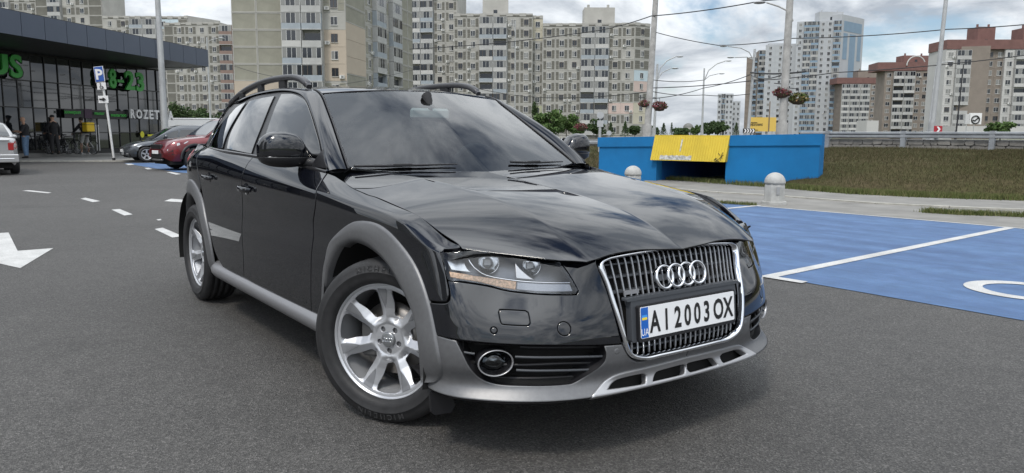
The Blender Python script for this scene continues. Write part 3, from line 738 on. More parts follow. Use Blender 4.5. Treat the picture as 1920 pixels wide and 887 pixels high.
def put(me, name, parent, loc, rz):
    o = bpy.data.objects.new(name, me); COL.objects.link(o); o.parent = parent; o.location = loc; o.rotation_euler = (0, 0, rz); return o
_MC = {}
def window_mesh(w, h, v):
    k = ('w', round(w, 2), round(h, 2), v)
    if k in _MC: return _MC[k]
    m = MM(); fr = WBROWN if v == 4 else WFRAME; t = .07; n = 3 if w > 1.6 else 2
    m.box(-w/2, w/2, -.03, .04, -h/2, -h/2+t, fr); m.box(-w/2, w/2, -.03, .04, h/2-t, h/2, fr); m.box(-w/2-.04, w/2+.04, -.12, .0, -h/2-.06, -h/2-.005, WFRAME)
    for i in range(n+1):
        x = -w/2+w*i/n; m.box(max(-w/2, x-t/2), min(w/2, x+t/2), -.031, .04, -h/2+t, h/2-t, fr)
    for i in range(n):
        g = WGLASS if (v, i) not in ((1, 0), (2, 0), (2, 1), (3, 1)) else WCURT; m.box(-w/2+w*i/n+t/2, -w/2+w*(i+1)/n-t/2, .0, .03, -h/2+t, h/2-t, g)
    _MC[k] = m.mesh('window'); return _MC[k]
def panel_mesh(w, h, ww, col, inset_col, style):
    k = ('p', round(w, 2), round(h, 2), round(ww, 2), col.name, inset_col.name if inset_col else '', style)
    if k in _MC: return _MC[k]
    m = MM(); b = .17
    if style == 'plain': m.box(-w/2+.02, w/2-.02, .0, .2, -h/2+.02, h/2-.02, col)
    elif style == 'blank':
        m.box(-w/2+.02, w/2-.02, .05, .2, -h/2+.02, h/2-.02, inset_col)
        for x0, x1, z0, z1 in ((-w/2+.02, -w/2+b, -h/2+.02, h/2-.02), (w/2-b, w/2-.02, -h/2+.02, h/2-.02), (-w/2+b, w/2-b, -h/2+.02, -h/2+b), (-w/2+b, w/2-b, h/2-b, h/2-.02)): m.box(x0, x1, .0, .2, z0, z1, col)
    else:
        m.box(-w/2+.02, w/2-.02, .03, .2, -h/2+.02, h/2-.02, col)
        for sg in (-1, 1):
            x0, x1 = sorted((sg*(ww/2+.16), sg*(w/2-.22)))
            if x1-x0 > .15:
                m.box(x0, x1, -.01, .03, -h/2+.35, -.02, inset_col); m.box(x0, x1, -.01, .03, .06, h/2-.35, inset_col)
    _MC[k] = m.mesh('wall_panel'); return _MC[k]
def balcony_mesh(w, h, v, clad, depth=.9):
    k = ('b', round(w, 2), round(h, 2), v, clad.name)
    if k in _MC: return _MC[k]
    m = MM(); d = depth
    m.box(-w/2, w/2, -d-.04, .1, -h/2, -h/2+.14, BALC)
    m.box(-w/2+.02, w/2-.02, -d, -d+.06, -h/2+.14, -h/2+1.08, clad); 
    for sg in (-1, 1): x0, x1 = sorted((sg*(w/2-.02), sg*(w/2-.08))); m.box(x0, x1, -d+.06, .1, -h/2+.14, h/2-.05, clad)
    zt = h/2-.12; z0 = -h/2+1.08
    if v != 3:
        n = 4 if w > 2.2 else 3; fr = WBROWN if v == 4 else WFRAME
        m.box(-w/2+.02, w/2-.02, -d, -d+.06, zt, h/2-.0, clad if v == 1 else BALC)
        for i in range(n+1):
            x = -w/2+.05+(w-.1)*i/n; m.box(x-.035, x+.035, -d-.005, -d+.055, z0, zt, fr)
        for i in range(n):
            g = WCURT if (i+v) % 3 == 0 else WGLASS; m.box(-w/2+.05+(w-.1)*i/n+.035, -w/2+.05+(w-.1)*(i+1)/n-.035, -d+.015, -d+.045, z0+.03, zt-.03, g)
    else:
        m.box(-w/2+.3, w/2-.3, -.02, .02, -h/2+.3, h/2-.5, WGLASS)
    _MC[k] = m.mesh('balcony'); return _MC[k]
def ac_mesh():
    if 'ac' not in _MC:
        m = MM(); m.box(-.4, .4, -.35, .0, -.28, .28, ACM); m.box(-.12, .3, -.36, -.35, -.2, .2, WCURT); _MC['ac'] = m.mesh('air_conditioner')
    return _MC['ac']
def facade(root, u0, D0, u1, D1, vtop, cols, fh=2.8, col=CBEIGE, ins=COLIVE, zmin=0.0, seed=1, clads=(BALC, BALC, BALC, CWHITE, BALB), ww=1.15, wh=1.45, over=None, ac=.12, top_extra=0, crown=True, back=12.0, wallcol=None, flat_top=None):
    """one flat face between two image columns; cols = [(type, width)...] from left to right"""
    rnd = random.Random(seed); A, B = ud(u0, D0), ud(u1, D1); e = B-A; L_ = np.linalg.norm(e); e /= L_; rz = math.atan2(e[1], e[0])
    org = np.array(root.location)[:2]; nin = np.array([-e[1], e[0]])
    ztop = flat_top if flat_top else zat((u0+u1)/2, vtop, (D0+D1)/2)
    nf = int((ztop-zmin)//fh); z0 = ztop-nf*fh; tw = sum(w for _, w in cols); x = 0
    # solid wall behind
    mb = MB(); q = [A-org+nin*.15, B-org+nin*.15, B-org+nin*back, A-org+nin*back]
    mb.prism([tuple(p) for p in q], -.5, ztop+(.9 if crown else .3), lambda a, b, h: (a, b, h)); mb.build('wall', wallcol or col, root)
    if crown:
        n = max(3, int(L_/1.6)); m = MM()
        me = None
        for k in range(n):
            w = L_/n
            if k % 2 == 0: m.box(k*w, (k+1)*w, -.06, .14, ztop+.15, ztop+.95, col)
            else: m.box(k*w, (k+1)*w, -.03, .14, ztop+.15, ztop+.5, ins)
        put(m.mesh('parapet'), 'parapet', root, (*(A-org), 0), rz)
    for ci, (ty, w) in enumerate(cols):
        W_ = L_*w/tw; xc = x+W_/2; x += W_
        for f in range(nf):
            zc = z0+fh*(f+.5); p = A+e*xc-org
            if zc+fh/2 < zmin: continue
            cc, ii = col, ins
            if over:
                for (c0, c1, f0, f1, oc) in over:
                    if c0 <= ci <= c1 and f0 <= nf-1-f <= f1: cc = oc; ii = None
            if ty == 'E' or ty == 'P':
                put(panel_mesh(W_, fh, ww, cc, ii or cc, 'blank' if ii else 'plain'), 'wall_panel', root, (*p, zc), rz)
            elif ty in 'WL':
                if ty == 'W' and ii and rnd.random() < .90: put(panel_mesh(W_, fh, ww, cc, ii, 'inset'), 'wall_panel', root, (*p, zc), rz)
                else: put(panel_mesh(W_, fh, ww, cc, None, 'plain'), 'wall_panel', root, (*p, zc), rz)
                o = put(window_mesh(min(ww, W_*.72), wh, rnd.choice((0, 0, 1, 1, 2, 3, 4))), 'window', root, (*(p-nin*.02), zc+.05), rz)
                if rnd.random() < ac: put(ac_mesh(), 'air_conditioner', root, (*(p-nin*.02+e*W_*.3*rnd.choice((-1, 1))), zc-.75), rz)
            elif ty in 'BC':
                put(balcony_mesh(W_*.97, fh, rnd.choice((0, 0, 0, 1, 2, 3, 4) if ty == 'B' else (0, 1, 2)), rnd.choice(clads)), 'balcony', root, (*p, zc), rz)
    return ztop
def roofhouse(root, u0, u1, dep, v0, ztop, col, depth=6.0):
    A, B = ud(u0, dep), ud(u1, dep); e = (B-A)/np.linalg.norm(B-A); n = np.array([-e[1], e[0]]); org = np.array(root.location)[:2]; zt = zat((u0+u1)/2, v0, dep)
    mb = MB(); mb.prism([tuple(p-org) for p in (A, B, B+n*depth, A+n*depth)], ztop, zt, lambda a, b, h: (a, b, h)); ro = mb.build('roof_house', col, root)
    c = (A+B)/2-org-n*.02; m = MM(); m.box(-.5, .5, -.05, .02, 0, 1.6, WGLASS); put(m.mesh('hatch'), 'hatch', root, (*c, ztop+.4), math.atan2(e[1], e[0]))
    for f in (.15, .8):
        q = A+(B-A)*f+n*2-org; mb = MB(); mb.cbox((*q, zt+.5), (.5, .5, 1.0)); mb.build('chimney', col, root)
def block_root(name, label, u, D): o = empty(name, (*ud(u, D), 0)); tag(o, label, 'building', 'apartment blocks around the square'); return o
def build_blocks():
    # near slab left of centre
    b = block_root('apartment_block', 'tall beige panel apartment block with blank end wall rising above the car roof', 560, 134)
    facade(b, 443, 134, 536, 134, -75, [('E', 1), ('E', 1.05)], fh=2.86, ins=COLIVE2, seed=2, over=[(0, 1, 7, 7, CPEACH), (0, 1, 8, 9, CCREAM)], crown=False)
    facade(b, 536, 133, 610, 133, -75, [('B', 1), ('B', 1)], fh=2.86, ins=COLIVE2, seed=3, crown=False)
    facade(b, 610, 134, 653, 134, -75, [('W', 1)], fh=2.86, ins=COLIVE2, seed=4, over=[(0, 0, 4, 6, CPEACH), (0, 0, 9, 9, CCREAM)], crown=False, ac=.4)
    facade(b, 653, 134, 689, 144, -78, [('P', 1)], fh=2.86, ins=COLIVE2, seed=5, over=[(0, 0, 4, 6, CPEACH), (0, 0, 9, 9, CCREAM)], crown=False)
    facade(b, 689, 144, 776, 170, -78, [('W', .8), ('B', 1.1), ('W', .8), ('B', 1.2), ('P', 1.3), ('P', .7)], fh=2.86, ins=COLIVE2, seed=6, crown=False, ac=.3)
    # middle wing
    b = block_root('apartment_block', 'panel apartment wing with balcony stack between the beige slab and the long block', 815, 216)
    facade(b, 770, 216, 858, 214, -18, [('B', 1), ('B', 1.1), ('W', 1), ('W', 1)], seed=8, ac=.3)
    # long middle block
    b = block_root('apartment_block', 'long grey panel apartment block with stepped roofline above the windscreen', 1020, 205)
    zt = facade(b, 852, 206, 997, 205, 32, [('W', 1), ('W', 1), ('B', 1.1), ('B', 1.1), ('W', 1), ('W', 1)], seed=9, ac=.25)
    roofhouse(b, 905, 952, 210, -4, zt+.5, CBEIGE)
    facade(b, 997, 207, 1016, 207, 36, [('W', 1)], seed=10, over=[(0, 0, 0, 1, CCREAM), (0, 0, 8, 8, CGREEN)])
    zt = facade(b, 1016, 206, 1186, 204, 50, [('W', 1), ('W', 1), ('W', 1), ('B', 1.1), ('B', 1.1), ('W', 1), ('W', 1)], seed=11, ac=.25, over=[(5, 6, 7, 7, CPINK)])
    roofhouse(b, 1092, 1148, 210, 14, zt+.5, CBEIGE)
    facade(b, 1186, 204, 1214, 207, 50, [('W', 1)], seed=12, over=[(0, 0, 4, 4, CLBLUE), (0, 0, 5, 5, CPINK), (0, 0, 7, 8, CCREAM)])
    # left blocks behind the shop
    b = block_root('apartment_block', 'panel apartment block with pale blue painted storey behind the shop canopy', 240, 236)
    facade(b, 84, 240, 206, 238, -60, [('P', 1), ('B', 1), ('W', 1), ('W', 1), ('P', 1)], seed=13, crown=False)
    facade(b, 206, 236, 345, 236, 36, [('W', 1), ('W', 1), ('B', 1), ('B', 1), ('W', 1), ('P', .6)], seed=14, over=[(3, 5, 0, 0, CLBLUE)])
    b = block_root('apartment_block', 'panel apartment block right of the shop, above the white van', 375, 232)
    facade(b, 345, 236, 362, 234, 36, [('P', 1)], seed=15)
    facade(b, 318, 234, 420, 232, 48, [('P', .8), ('W', 1), ('W', 1), ('W', 1), ('W', 1)], seed=16)
    facade(b, 420, 231, 444, 231, 48, [('B', 1)], seed=17, clads=(BALR, BALR), crown=False)
    b = block_root('apartment_block', 'panel apartment block in the top left corner above the shop canopy', 60, 246)
    facade(b, -30, 246, 84, 246, 4, [('W', 1), ('B', 1), ('B', 1), ('W', 1), ('W', 1)], seed=18)
    # right hand towers
    b = block_root('apartment_tower', 'tallest pale grey tower with blue vertical panels on its side wall', 1500, 400)
    fr = dict(col=CTOWER, ins=CTBLUE, crown=False, ac=.05, ww=1.3, wh=1.5, fh=2.95, clads=(CTBLUE, BALC, CTBLUE))
    facade(b, 1428, 415, 1484, 408, 84, [('L', 1), ('L', 1), ('L', 1)], seed=20, **fr)
    zt = facade(b, 1484, 405, 1566, 398, 40, [('L', 1), ('C', 1.1), ('C', 1.1), ('L', 1), ('L', 1), ('B', 1.1)], seed=21, **fr)
    roofhouse(b, 1524, 1568, 402, 22, zt+.3, CTOWER)
    zt = facade(b, 1566, 398, 1607, 412, 34, [('L', 1)], seed=22, **{**fr, 'ww': .01, 'wh': .01}) if False else None
    A, B = ud(1566, 398), ud(1607, 414); e = (B-A)/np.linalg.norm(B-A); n = np.array([-e[1], e[0]]); org = np.array(b.location)[:2]; ztop = zat(1586, 30, 404); mb = MB(); Ls = np.linalg.norm(B-A)
    mb.prism([tuple(p-org) for p in (A, B, B+n*14, A+n*14)], -.5, ztop, lambda a, b_, h: (a, b_, h)); mb.build('side_wall', CTOWER, b)
    m = MM(); m.box(.1*Ls, .9*Ls, -.1, .1, ztop-8, ztop-3, CTBLUE); m.box(.1*Ls, .28*Ls, -.1, .1, ztop-22, ztop-9, CTBLUE); m.box(.38*Ls, .64*Ls, -.1, .1, ztop-44, ztop-9, CTBLUE); m.box(.74*Ls, .9*Ls, -.1, .1, ztop-22, ztop-9, CTBLUE)
    put(m.mesh('blue_panel'), 'blue_panel', b, (*(A-org), 0), math.atan2(e[1], e[0]))
    b = block_root('apartment_tower', 'grey stepped tower wing left of the tallest tower behind the lamp posts', 1415, 430)
    facade(b, 1394, 432, 1418, 430, 108, [('P', 1), ('B', 1)], seed=24, **{**fr, 'col': CBRICK, 'ins': CBRICK})
    facade(b, 1416, 425, 1436, 424, 95, [('B', 1)], seed=25, **{**fr, 'col': CBRICK})
    facade(b, 1434, 420, 1468, 418, 82, [('L', 1), ('L', 1), ('L', 1)], seed=26, **fr)
    br = dict(col=CBRICK, ins=CBRICK, crown=False, ac=.12, ww=1.5, wh=1.5, clads=(BALC, BALC, CWHITE))
    def red_cap(b, u0, D0, u1, D1, z0, h=3.2):
        A, B = ud(u0, D0), ud(u1, D1); e = (B-A)/np.linalg.norm(B-A); n = np.array([-e[1], e[0]]); org = np.array(b.location)[:2]; mb = MB()
        mb.prism([tuple(p-org) for p in (A-n*.2, B-n*.2, B+n*11.7, A+n*11.7)], z0+.32, z0+h, lambda a, b_, h_: (a, b_, h_)); mb.build('roof_parapet', CRED, b)
    b = block_root('apartment_block', 'small brown brick block with white balconies beside the tall tower', 1600, 385)
    facade(b, 1563, 394, 1573, 386, 158, [('P', 1)], seed=30, **br); zt = facade(b, 1573, 386, 1638, 384, 158, [('C', 1), ('B', 1.2), ('B', 1.2), ('L', .8)], seed=31, **br); red_cap(b, 1563, 386, 1638, 384, zt)
    roofhouse(b, 1602, 1640, 392, 132, zt+2, CBRICK)
    b = block_root('apartment_block', 'brown and white apartment block with arched roof sign frame', 1690, 308)
    facade(b, 1637, 322, 1652, 310, 134, [('P', 1)], seed=32, **br); zt = facade(b, 1652, 309, 1742, 306, 134, [('L', 1), ('B', 1.3), ('B', 1.3), ('L', .8), ('L', .9), ('C', .5)], seed=33, **br); red_cap(b, 1637, 309, 1742, 306, zt, 3.6)
    roofhouse(b, 1684, 1731, 312, 104, zt+3, CRED)
    mb = MB(); c = ud(1708, 307); z = zat(1708, 118, 307); org = np.array(b.location)[:2]; mb.tube([(*(c-org+np.array([-BL[0], -BL[1]])*3.6*math.cos(t)), z-1.0+3.6*math.sin(t)) for t in np.linspace(0, math.pi, 15)], .25, 6); mb.build('roof_arch', CWHITE, b)
    b = block_root('apartment_block', 'big white and brown apartment block at the right edge behind the guard rail', 1830, 243)
    facade(b, 1744, 262, 1762, 244, 96, [('P', 1)], seed=34, **br)
    z1 = facade(b, 1762, 243, 1836, 242, 94, [('L', .8), ('B', 1.2), ('B', 1.2)], seed=35, **{**br, 'col': CWHITE, 'ins': CWHITE})
    facade(b, 1836, 243, 1872, 243, 94, [('L', 1), ('L', 1)], seed=36, **br)
    z1 = facade(b, 1872, 242, 1990, 241, 94, [('L', .8), ('B', 1.2), ('B', 1.2), ('L', 1), ('B', 1.2)], seed=37, **{**br, 'col': CWHITE, 'ins': CWHITE}); red_cap(b, 1762, 243, 1990, 241, z1)
    roofhouse(b, 1818, 1850, 248, 50, z1+2, CRED); roofhouse(b, 1902, 1940, 248, 52, z1+2, CRED)
    b = block_root('apartment_tower', 'pair of distant slender grey towers on the horizon between the poles', 1362, 900)
    facade(b, 1343, 905, 1372, 900, 176, [('L', 1), ('C', 1), ('L', 1), ('L', 1)], seed=40, **{**fr, 'fh': 6.0, 'ww': 2.2, 'wh': 3.2})
    facade(b, 1370, 930, 1386, 930, 190, [('L', 1), ('L', 1)], seed=41, **{**fr, 'fh': 6.0, 'ww': 2.2, 'wh': 3.2})
    # block behind the photographer, seen only as a reflection in glass and paint
    b = empty('apartment_block', (-30, -75, 0)); tag(b, 'grey apartment block across the square behind the photographer', 'building', 'apartment blocks around the square')
    for x0, x1, h, c_ in ((-55, -32, 36, CBEIGE), (-32, -14, 44, CWHITE), (8, 34, 30, CBEIGE)):
        mb = MB(); mb.box(x0, x1, 0, -14, -.5, h); mb.build('wall', c_, b)
        me = window_mesh(1.3, 1.5, 0)
        for i in range(int((x1-x0)/3.2)):
            for f in range(int(h/3)): put(me, 'window', b, (x0+1.8+i*3.2, .03, 1.6+f*3), math.pi)
build_blocks()
# ================================================================= the shop
def build_shop():
    A, B = ud(35, 34.5), ud(318, 44.6); e = (B-A)/np.linalg.norm(B-A); n = np.array([-e[1], e[0]]); n = n if n@np.array(BL) > 0 else -n   # n points into the shop
    A = A-e*16; rz = math.atan2(e[1], e[0])
    L_ = np.linalg.norm(B-A); ztop = 4.62
    shop = empty('shop_building', (*A, 0), rz); tag(shop, 'supermarket with dark glass front, grey panelled canopy and green letters', 'shop')
    sgn = 1 if (np.array([-math.sin(rz), math.cos(rz)])@n) > 0 else -1        # local +y direction into the shop
    def P(x, y, z): return (x, y*sgn, z)
    FRAME = pmat('shop mullion black', (.012, .012, .013), .4); GL = nmat('shop glass', lambda nt, b, N, L: (b.inputs['Base Color'].__setattr__('default_value', (.010, .012, .014, 1)), b.inputs['Roughness'].__setattr__('default_value', .03), b.inputs['Specular IOR Level'].__setattr__('default_value', .9), b.inputs['Coat Weight'].__setattr__('default_value', .6), b.inputs['Coat Roughness'].__setattr__('default_value', .02)))
    FASC = pmat('fascia composite grey', (.075, .092, .125), .35, .35, noise=(.5, .06)); SOFF = pmat('soffit dark', (.03, .033, .038), .5); INN = pmat('shop inside', (.02, .02, .02), .9)
    mb = MB(); mb.box(0, L_, *sorted((.35*sgn, 16*sgn)), -.3, ztop+.2); mb.build('core_wall', FRAME, shop)
    mb = MB(); mb.box(0, L_, *sorted((0, .34*sgn)), -.3, .34); mb.build('plinth', FRAME, shop)
    # glass panes: one per mullion bay and row
    bay = .78; nb = int(L_/bay); rows = ((.36, 1.15), (1.19, 2.25), (2.29, 3.45), (3.49, ztop)); rnd = random.Random(4); me = {}
    for j, (z0, z1) in enumerate(rows):
        m = MB(); m.box(.03, bay-.03, -.012, .012, z0, z1); me[j] = m
    protos = {}
    for i in range(nb):
        for j in range(4):
            if j not in protos: o = me[j].build('pane', GL, shop); protos[j] = o
            else: o = inst(protos[j])
            o.location = P(L_-(i+1)*bay, .12, 0); o.rotation_euler = (rnd.uniform(-.006, .006), 0, rnd.uniform(-.008, .008))
    mm = None
    for i in range(nb+1):
        if mm is None: m = MB(); m.box(-.022, .022, -.03, .05, .34, ztop); mm = m.build('mullion', FRAME, shop); o = mm
        else: o = inst(mm)
        o.location = P(L_-i*bay, .10, 0)
    for z in (1.17, 2.27, 3.47):
        m = MB(); m.box(0, L_, *sorted((.03*sgn, .15*sgn)), z-.02, z+.02); m.build('transom', FRAME, shop)
    # canopy: slab along the front
    P0, P1 = vd(-18.7, 28), vd(-16.6, 42.6); f = (P1-P0)/np.linalg.norm(P1-P0); P0 = P0-f*10
    zb, zt = 4.74, 5.62; org = A
    def loc(p): d = np.asarray(p)-org; return (d@e, d@np.array([-e[1], e[0]]))
    back = B+n*9; corners = [loc(P0), loc(P1), loc(P1+n*12+e*.5), loc(P0+n*22)]
    mb = MB(); mb.prism(corners, zb, zt-.02, lambda a, b, h: (a, b, h)); mb.build('canopy', SOFF, shop)
    m_ = MB(); under = [loc(B+e*.05-n*.1), loc(P1-f*.05-n*0+n*.1), loc(P1+n*12), loc(B+n*8+e*.05)]
    m_.prism(under, zb-.03, zb-.004, lambda a, b, h: (a, b, h)); m_.build('canopy_soffit', pmat('soffit pale', (.42, .43, .43), .7), shop)
    # fascia panels, each with its own joints
    a, b = np.array(loc(P0)), np.array(loc(P1)); dd = (b-a)/np.linalg.norm(b-a); nn = np.array([dd[1], -dd[0]]); 
    if (nn@np.array([0, sgn])) > 0: nn = -nn
    Lf = np.linalg.norm(b-a); w = 1.2; k = 0; s = Lf; pr = None
    while s > 0:
        s0, s1 = max(0, s-w)+.012, s-.012
        if s1-s0 > .2:
            q = [a+dd*s0+nn*.03, a+dd*s1+nn*.03, a+dd*s1-nn*.02, a+dd*s0-nn*.02]
            m = MB(); m.prism([tuple(x) for x in q], zb, zt, lambda x, y, h: (x, y, h)); m.build('fascia_panel', FASC, shop)
        s -= w
    c2 = np.array(loc(P1+n*12+e*.5)); d2 = (c2-b)/np.linalg.norm(c2-b); n2 = np.array([d2[1], -d2[0]]); n2 = n2 if n2[0] > 0 else -n2; s = 0
    while s < 8:
        q = [b+d2*(s+.012)+n2*.03, b+d2*(s+w-.012)+n2*.03, b+d2*(s+w-.012)-n2*.02, b+d2*(s+.012)-n2*.02]; m = MB(); m.prism([tuple(x) for x in q], zb, zt, lambda x, y, h: (x, y, h)); m.build('fascia_panel', FASC, shop); s += w
    m = MB(); m.prism([loc(P0-nn[0]*0), loc(P1), loc(P1+n*.15), loc(P0+n*.15)], zt, zt+.03, lambda x, y, h: (x, y, h)); m.build('fascia_cap', FRAME, shop)
    # lettering: placed on the facade plane from image positions
    GREEN = pmat('sign letter green', (.06, .45, .07), .4); WHT = pmat('sign letter white', (.75, .75, .75), .4); GEDGE = pmat('sign edge dark', (.01, .03, .012), .5)
    def fac(u, v, o=0.0):                        # image point -> local x,z on the plane o in front of the glass
        q = ray(u, v); Aq = A-n*o; M_ = np.array([[e[0], -q[0]], [e[1], -q[1]]]); s_, t_ = np.linalg.solve(M_, CAMP[:2]-Aq); return s_, CAMP[2]+q[2]*t_
    def sign(txt, u0, v0, u1, v1, mat, off=.35, depth=.06, bold=.0, name='sign_letter', lean=None):
        """text whose box runs from (u0,v0 top-left) to (u1,v1 bottom-right)"""
        x0, za = fac(u0, v0, off); x1, zc = fac(u1, v1, off); zt0 = fac(u0, v0, off)[1]; zb0 = fac(u0, v1, off)[1] if lean is None else fac(u0, lean, off)[1]
        V, F = text_mesh(txt, 1.0, bold, 1.0, depth); V = np.array(V); mn, mx = V.min(0), V.max(0)
        sx = (x1-x0)/(mx[0]-mn[0]); sz = (zt0-zb0)/(mx[1]-mn[1])
        VV = [P(x0+(p[0]-mn[0])*sx, -off-p[2]*1.0, zb0+(p[1]-mn[1])*sz) for p in V]
        return mesh_obj(name, VV, F, mat, shop)
    for ch, a_, b_, t_, bo_ in (('U', -34, 15, 97, 138), ('S', 16, 42, 101, 145)):
        sign(ch, a_-2, t_-2, b_+2, bo_+2, GEDGE, .30, .05, .045); sign(ch, a_, t_, b_, bo_, GREEN, .42, .05, .03)
    for ch, a_, b_, t_, bo_ in (('8', 203, 218, 128, 165), ('-', 219, 231, 149, 154), ('2', 233, 252, 132, 168), ('3', 253, 270, 135, 171)):
        sign(ch, a_, t_, b_, bo_, GEDGE, .30, .05, .045); sign(ch, a_, t_, b_, bo_, GREEN, .42, .05, .03)
    for ch, a_, b_ in (('R', 243, 253), ('O', 254, 266), ('Z', 267, 277), ('E', 278.5, 287), ('T', 288, 298), ('K', 301, 311), ('A', 313, 325)):
        t_ = 204.5+(a_-243)*.045; sign(ch, a_, t_, b_, t_+17.5, WHT, .30, .05, .035)
    x0, z0 = fac(120, 206, .12); x1, _ = fac(237, 206, .12); z1 = fac(120, 216, .12)[1]
    m = MB(); m.box(x0, x1, *sorted((-.11*sgn, -.13*sgn)), z1-.12, z0+.05); m.build('sign_board', FRAME, shop)
    sign('зоомаркет', 120, 207.5, 152, 214.5, GREEN, .2, .01, .012); sign('master', 177, 209.5, 196, 215, GREEN, .2, .01, .012); sign('masterзоо', 208, 213, 237, 218.5, GREEN, .2, .01, .012)
    x0, z0 = fac(158, 204, .15); x1, z1 = fac(173, 222, .15); m = MB(); m.box(x0, x1, *sorted((-.12*sgn, -.16*sgn)), z1, z0); m.build('logo_board', pmat('logo board plum', (.05, .02, .05), .5), shop)
    # yellow stickers on the door
    STK = pmat('sticker yellow', (.62, .60, .03), .5)
    x0, z0 = fac(262, 246, .03); x1, z1 = fac(270, 258, .03); m = MB(); m.prism([((x0+x1)/2+abs(x1-x0)/2*math.cos(t), (z0+z1)/2+abs(z0-z1)/2*math.sin(t)) for t in np.linspace(0, 2*math.pi, 16, endpoint=False)], .0, .01, lambda a_, b_, h: P(a_, -.05-h, b_)); m.build('sticker', STK, shop)
    x0, z0 = fac(276, 252, .03); x1, z1 = fac(288, 255.5, .03); m = MB(); m.box(x0, x1, *sorted((-.05*sgn, -.06*sgn)), z1, z0); m.build('sticker', STK, shop)
    # door handles of the entrance
    ST = pmat('steel bright', (.6, .6, .6), .3, .8)
    for u in (178, 182.5):
        x0, z0 = fac(u, 234, .1); _, z1 = fac(u, 283, .1); m = MB(); m.tube([P(x0, -.14, z1), P(x0, -.14, z0)], .03, 8); m.build('door_handle', ST, shop)
    return shop, A, e, n
SHOP, SHA, SHE, SHN = build_shop()
# ================================================================= street furniture
POLEM = pmat('lamp post grey', (.40, .41, .41), .55, .3, noise=(2, .15, 8)); CONPOLE = pmat('concrete pole', (.36, .355, .34), .9, noise=(3, .25, 9), bump=(20, .3, .01)); WIREM = pmat('wire black', (.02, .02, .022), .6); SIGNBK = pmat('sign grey back', (.42, .43, .44), .5, .3)
def bollard(u, v, label, h=.53):
    p = gnd(u, v, .006); o = empty('bollard', (p[0], p[1], 0.006)); tag(o, label, 'bollard', 'concrete bollards along the pavement'); m = pmat('bollard concrete', (.36, .36, .345), .9, noise=(7, .2, 9), bump=(80, .35, .004))
    a = 6; mb = MB(); n = 8
    prof = [(.215, 0), (.215, .045), (.175, .05), (.172, .30), (.165, .345)]
    mb.lathe([(r/math.cos(math.pi/n) if False else r, z) for r, z in prof], n, smooth=False); b = mb.build('bollard_base', m, o); b.rotation_euler = (0, 0, .3)
    mb = MB(); R_ = .172; mb.lathe([(.15, .345), (R_, .35), (R_, .375)]+[(R_*math.cos(t), .375+R_*.95*math.sin(t)) for t in np.linspace(.1, math.pi/2, 9)], 24); mb.build('bollard_dome', m, o)
    mb = MB(); q = np.array([BD[0], BD[1]]); c = -q*.173; mb.prism([(-.028, .17), (.028, .17), (.028, .30), (-.028, .30)], 0, .008, lambda s, z, h: (c[0]-BL[0]*s-q[0]*h, c[1]-BL[1]*s-q[1]*h, z)); mb.build('bollard_plate', pmat('bollard plate', (.27, .275, .28), .6), o)
bollard(1451, 382.5, 'concrete bollard with domed top at the edge of the blue parking bay')
bollard(1186, 360, 'concrete bollard whose domed top shows over the hood in front of the blue wall')
def lamp_post(u, dep, vbase, vtop, r0, r1, label, du=0.0, arms=(), mat=POLEM, z0=0.0, name='lamp_post', cat='lamp post', group='poles and lamp posts'):
    p = ud(u, dep); zt = zat(u, vtop, dep); lean = du*dep/FPX; right = np.array([-BL[0], -BL[1]]); o = empty(name, (*p, z0)); tag(o, label, cat, group)
    top = (right[0]*lean, right[1]*lean, zt-z0); mb = MB(); mb.tube([(0, 0, -.05), tuple(np.array(top)*.5), top], [r0, (r0+r1)/2, r1], 12); mb.build('pole', mat, o)
    mb = MB(); mb.tube([(0, 0, 0), (0, 0, .9)], r0*1.35, 12); mb.build('pole_base', mat, o)
    for (pts, rr) in arms:
        m = MB(); m.tube([(right[0]*(a)*dep/FPX, right[1]*(a)*dep/FPX, zat(u, b, dep)-z0) for a, b in pts], rr, 8); m.build('lamp_arm', mat, o)
        a, b = pts[-1]; a0, b0 = pts[-2]; sg = 1 if a > a0 else -1; hx = .32*sg
        m = MB(); m.sphere((right[0]*a*dep/FPX+right[0]*hx, right[1]*a*dep/FPX+right[1]*hx, zat(u, b, dep)-z0), .24, 10, 6, (1.2, 1.2, .25)); m.build('lamp_head', pmat('lamp head grey', (.45, .46, .47), .5, .2), o)
    return o
POLES = {}
lamp_post(310, 33.5, 258, -60, .155, .10, 'thick grey lamp post standing in front of the shop letters', du=-1)
lamp_post(1213, 46, 250, -60, .21, .15, 'tall leaning pole with flower baskets left of the blue wall', du=11, mat=CONPOLE, z0=.85)
lamp_post(1466, 36, 250, -70, .20, .14, 'tall concrete pole with flower baskets behind the blue wall', du=3, mat=CONPOLE, z0=.85, arms=[([(10, 40), (2, 22), (-18, 12), (-40, 5)], .035)])
lamp_post(1316, 75, 248, 128, .11, .07, 'slim lamp post with curved arms left of the distant towers', z0=.85, arms=[([(1, 150), (8, 132), (22, 120), (38, 114)], .05), ([(1, 150), (10, 142), (26, 138)], .04)])
lamp_post(1402, 60, 249, 92, .13, .09, 'grey lamp post with two left arms beside the grey tower wing', du=6, z0=.85, arms=[([(4, 112), (-4, 98), (-20, 90), (-44, 87)], .04), ([(4, 112), (-8, 107), (-30, 108)], .035)])
lamp_post(1226, 62, 250, 120, .12, .08, 'slim lamp post with right arms next to the leaning pole', du=3, z0=.85, arms=[([(3, 150), (8, 128), (20, 114), (36, 106)], .04), ([(3, 150), (12, 136), (28, 128)], .035)])
lamp_post(1746, 30, 252, -60, .09, .07, 'leaning grey pole in front of the big block at the right', du=10, z0=.85)
lamp_post(1740, 62, 252, 118, .10, .06, 'thin lamp post with short right arm before the brown block', du=6, z0=.85, arms=[([(6, 125), (12, 118), (24, 116)], .035)])
